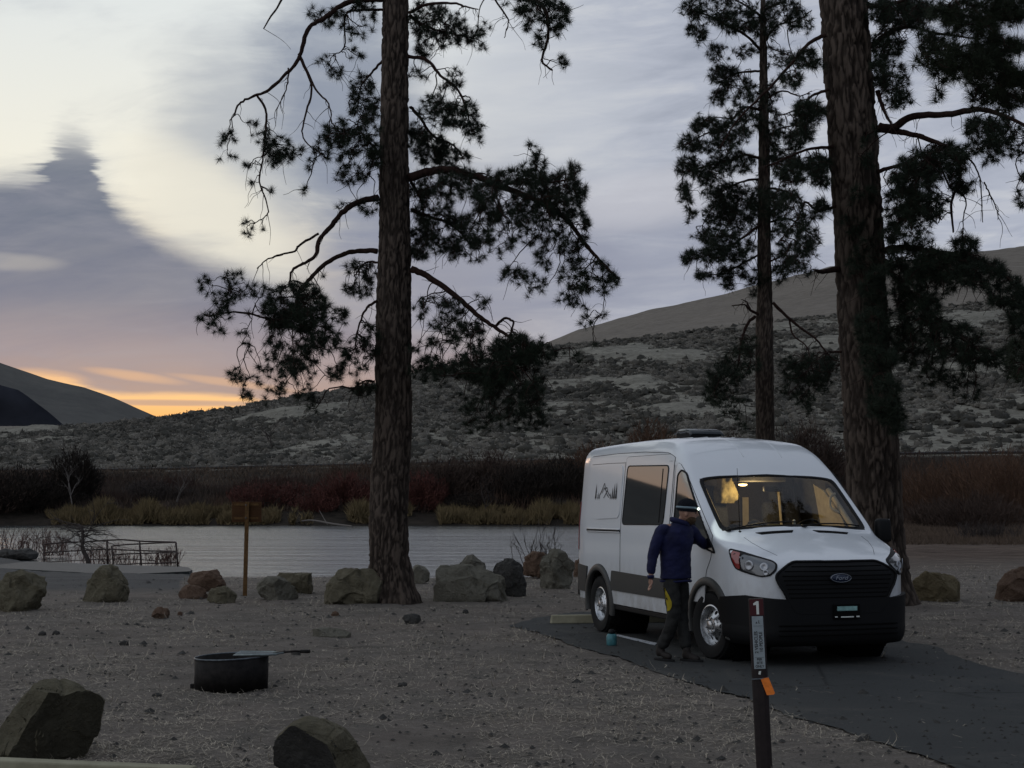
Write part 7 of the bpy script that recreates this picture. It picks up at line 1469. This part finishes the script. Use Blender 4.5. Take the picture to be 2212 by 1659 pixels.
    def ellip(ctrs, rr):   # lofted torso: centre, half width, half depth
        bm = bmesh.new(); n = 40; ring = []
        for c, (a, b) in zip(ctrs, rr): ring.append([bm.verts.new(c + Matrix.Rotation(.42, 3, 'Z') @ V((a * math.cos(t), b * math.sin(t), 0))) for t in [2 * math.pi * k / n for k in range(n)]])
        for i in range(len(ring) - 1):
            for k in range(n): bm.faces.new((ring[i][k], ring[i][(k + 1) % n], ring[i + 1][(k + 1) % n], ring[i + 1][k]))
        bm.faces.new(list(reversed(ring[0]))); bm.faces.new(ring[-1]); me = bpy.data.meshes.new('e'); bm.to_mesh(me); bm.free(); return me
    j1 = ellip(tz, [(.182, .135), (.176, .130), (.178, .135), (.192, .142), (.180, .128), (.125, .105), (.082, .085)])
    nk = V((.045, 0, 1.39))
    j2 = skinned('j', [nk.lerp(shL, .45), shL, V((-.19, -.085, 1.28)), elL, V((-.255, -.11, 1.0)), wrL + V((0, 0, .03))], [(0, 1), (1, 2), (2, 3), (3, 4), (4, 5)], [.075, .078, .072, .062, .056, .044], None)
    j3 = skinned('j', [nk.lerp(shR, .45), shR, V((.26, .14, 1.34)), elR, V((.40, .27, 1.225)), wrR], [(0, 1), (1, 2), (2, 3), (3, 4), (4, 5)], [.075, .078, .070, .062, .055, .043], None)
    jk = join_remesh('jacket', [j1, j2, j3], 'navy', P, .009, wrk)
    # hood / collar roll
    m = MB(); cpts = [nb + V((.088 * math.cos(a) + .008, .082 * math.sin(a), .040 + .028 * math.cos(a + math.pi))) for a in np.linspace(0, 2 * math.pi, 25)]; m.tube(cpts, .030, 8, cap=False); m.build('hood', M['navy'], jk, True)
    m = MB(); m.tube([V((.165 * math.cos(a) + .022, .13 * math.sin(a) + .01, .855 + .004 * math.sin(a * 5))) for a in np.linspace(0, 2 * math.pi, 33)], .013, 6, cap=False); m.build('hem', M['navy'], jk, True)
    for nm, a, b, r in (('cuff', wrL + V((0, 0, .03)), wrL + V((0, -.004, -.005)), .040), ('cuff', wrR + V((-.03, -.02, .005)), wrR, .038)):
        m = MB(); m.tube([a, b], [r, r * .86], 12); m.build(nm, M['navy'], jk, True)
    # trousers
    tv = [V((.02, .01, .99)), V((.02, .01, .90)), hipL + V((0, 0, -.05)), V((-.03, -.065, .72)), kneeL, V((-.065, -.05, .30)), ankL + V((0, 0, .02)), hipR + V((0, 0, -.05)), V((.09, .08, .72)), kneeR, V((.10, .04, .30)), ankR + V((0, 0, .02))]
    te = [(0, 1), (1, 2), (2, 3), (3, 4), (4, 5), (5, 6), (1, 7), (7, 8), (8, 9), (9, 10), (10, 11)]
    tr_ = [(.14, .11), (.14, .115), .108, .096, .080, .075, .070, .104, .092, .078, .073, .068]
    def wk2(co): return .007 * noise.fractal(V((co.x * 10, co.y * 10, co.z * 16)), 1, 2, 3)
    tm = skinned('t', tv, te, tr_, None); tj = join_remesh('trousers', [tm], 'trouser', P, .009, wk2)
    # yellow side panel on the near thigh
    m = MB(); bv_ = BVHTree.FromPolygons([v.co.copy() for v in tj.data.vertices], [tuple(p.vertices) for p in tj.data.polygons]); Vp = []; rows = [(-.135, .78, .018), (-.115, .74, .024), (-.095, .69, .030), (-.075, .63, .034), (-.07, .58, .030), (-.078, .54, .018)]
    for x, z, w in rows:
        for t in (-1, -.33, .33, 1):
            h = bv_.ray_cast(V((x + w * t, -1, z + t * .01)), V((0, 1, 0))); h = h if h[0] is not None else bv_.find_nearest(V((x + w * t, -.12, z))); q = h[0]; Vp.append(q + V((-.002, -.007, 0)))
    m.add(Vp, [(i * 4 + j, i * 4 + j + 1, (i + 1) * 4 + j + 1, (i + 1) * 4 + j) for i in range(5) for j in range(3)]); m.build('yellow_patch', M['yellow'], tj, True)
    # boots
    for a, t in ((ankL, toeL), (ankR, toeR)):
        d = (t - a); d.z = 0; d.normalize(); s = skinned('s', [a + V((0, 0, .07)), a + V((0, 0, -.035)), a + V((0, 0, -.055)) + d * .09, a + V((0, 0, -.065)) + d * .165, a + V((0, 0, -.05)) - d * .045], [(0, 1), (1, 2), (2, 3), (1, 4)], [.052, .048, .044, .034, .036], None); b = join_remesh('boot', [s], 'boot', P, .007)
        for v in b.data.vertices: v.co.z = max(v.co.z, .004)
        so = MB(); n = 20; c = a + d * .055; sd = V((-d.y, d.x, 0)); Vs = []
        for z in (.0, .024):
            for k in range(n): an = 2 * math.pi * k / n; Vs.append((*(c + d * .145 * math.cos(an) + sd * (.047 + .006 * math.cos(an)) * math.sin(an)).xy, z))
        so.add(Vs, [tuple(reversed(range(n))), tuple(range(n, 2 * n))] + [(k, (k + 1) % n, n + (k + 1) % n, n + k) for k in range(n)]); so.build('sole', M['rubber'], b, False, .004)
    # beard, hat, headlamp
    bm = bmesh.new(); bmesh.ops.create_icosphere(bm, subdivisions=4, radius=1.0)
    for v in bm.verts:
        x, y, z = v.co; n = 1 + .10 * noise.fractal(v.co * 6, 1, 2, 3); v.co = V((x * .062 * n + .046, y * .071 * n, z * .058 * n - .072))
    me = bpy.data.meshes.new('beard'); bmesh.ops.delete(bm, geom=[v for v in bm.verts if v.co.z > -.040 and v.co.x > .085], context='VERTS'); bm.to_mesh(me); bm.free(); me.transform(Matrix.Translation(hd) @ Rh); link('beard', me, M['beard'], body, True)
    HT = Matrix.Translation(hd + V((0, 0, .045))) @ Rh
    m = MB(); m.lathe([(.108, -.03), (.112, -.005), (.112, .02), (.108, .045), (.092, .078), (.062, .10), (.025, .112), (0, .114)], 30); m.v = [tuple(HT @ V((p[0] * 1.0 + .006, p[1] * .84, p[2]))) for p in m.v]; hat = m.build('hat', M['hat'], P, True)
    m = MB(); m.tube([HT @ V((.114 * math.cos(a) + .006, .0965 * math.sin(a), .012 + .004 * math.cos(a))) for a in np.linspace(0, 2 * math.pi, 33)], .0125, 6, cap=False); bd = m.build('headlamp_strap', M['band'], hat, True)
    m = MB(); c = HT @ V((.118, -.035, .010)); m.box(c, (.045, .055, .038)); hl = m.build('headlamp', M['plastic'], hat, True, .008)
    m = MB(); c2 = HT @ V((.128, -.058, .010)); m.lathe([(0, -.012), (.010, -.009), (.014, 0), (.010, .009), (0, .011)], 14, c2); m.build('headlamp_bulb', M['headlamp_light'], hl, True)
    L = bpy.data.lights.new('headlamp_glow', 'SPOT'); L.energy = 3; L.spot_size = rad(80); L.color = (.9, 1, .92); L.shadow_soft_size = .02; o = bpy.data.objects.new('headlamp_glow', L); COL.objects.link(o); o.parent = P; o.location = HT @ V((.16, -.02, .0)); o.rotation_euler = V((1, .35, -.35)).to_track_quat('-Z', 'Y').to_euler()
# ---------------------------------------------------------------- build
mk_materials(); mk_world(); mk_camera()
mk_ground(); mk_water(); mk_far(); mk_pad()
mk_sage(); mk_riparian(); mk_litter()
mk_rocks(); mk_fire_ring(); mk_marker(); mk_sign(); mk_gate(); mk_bankside()
mk_van(); mk_person(); mk_pines()
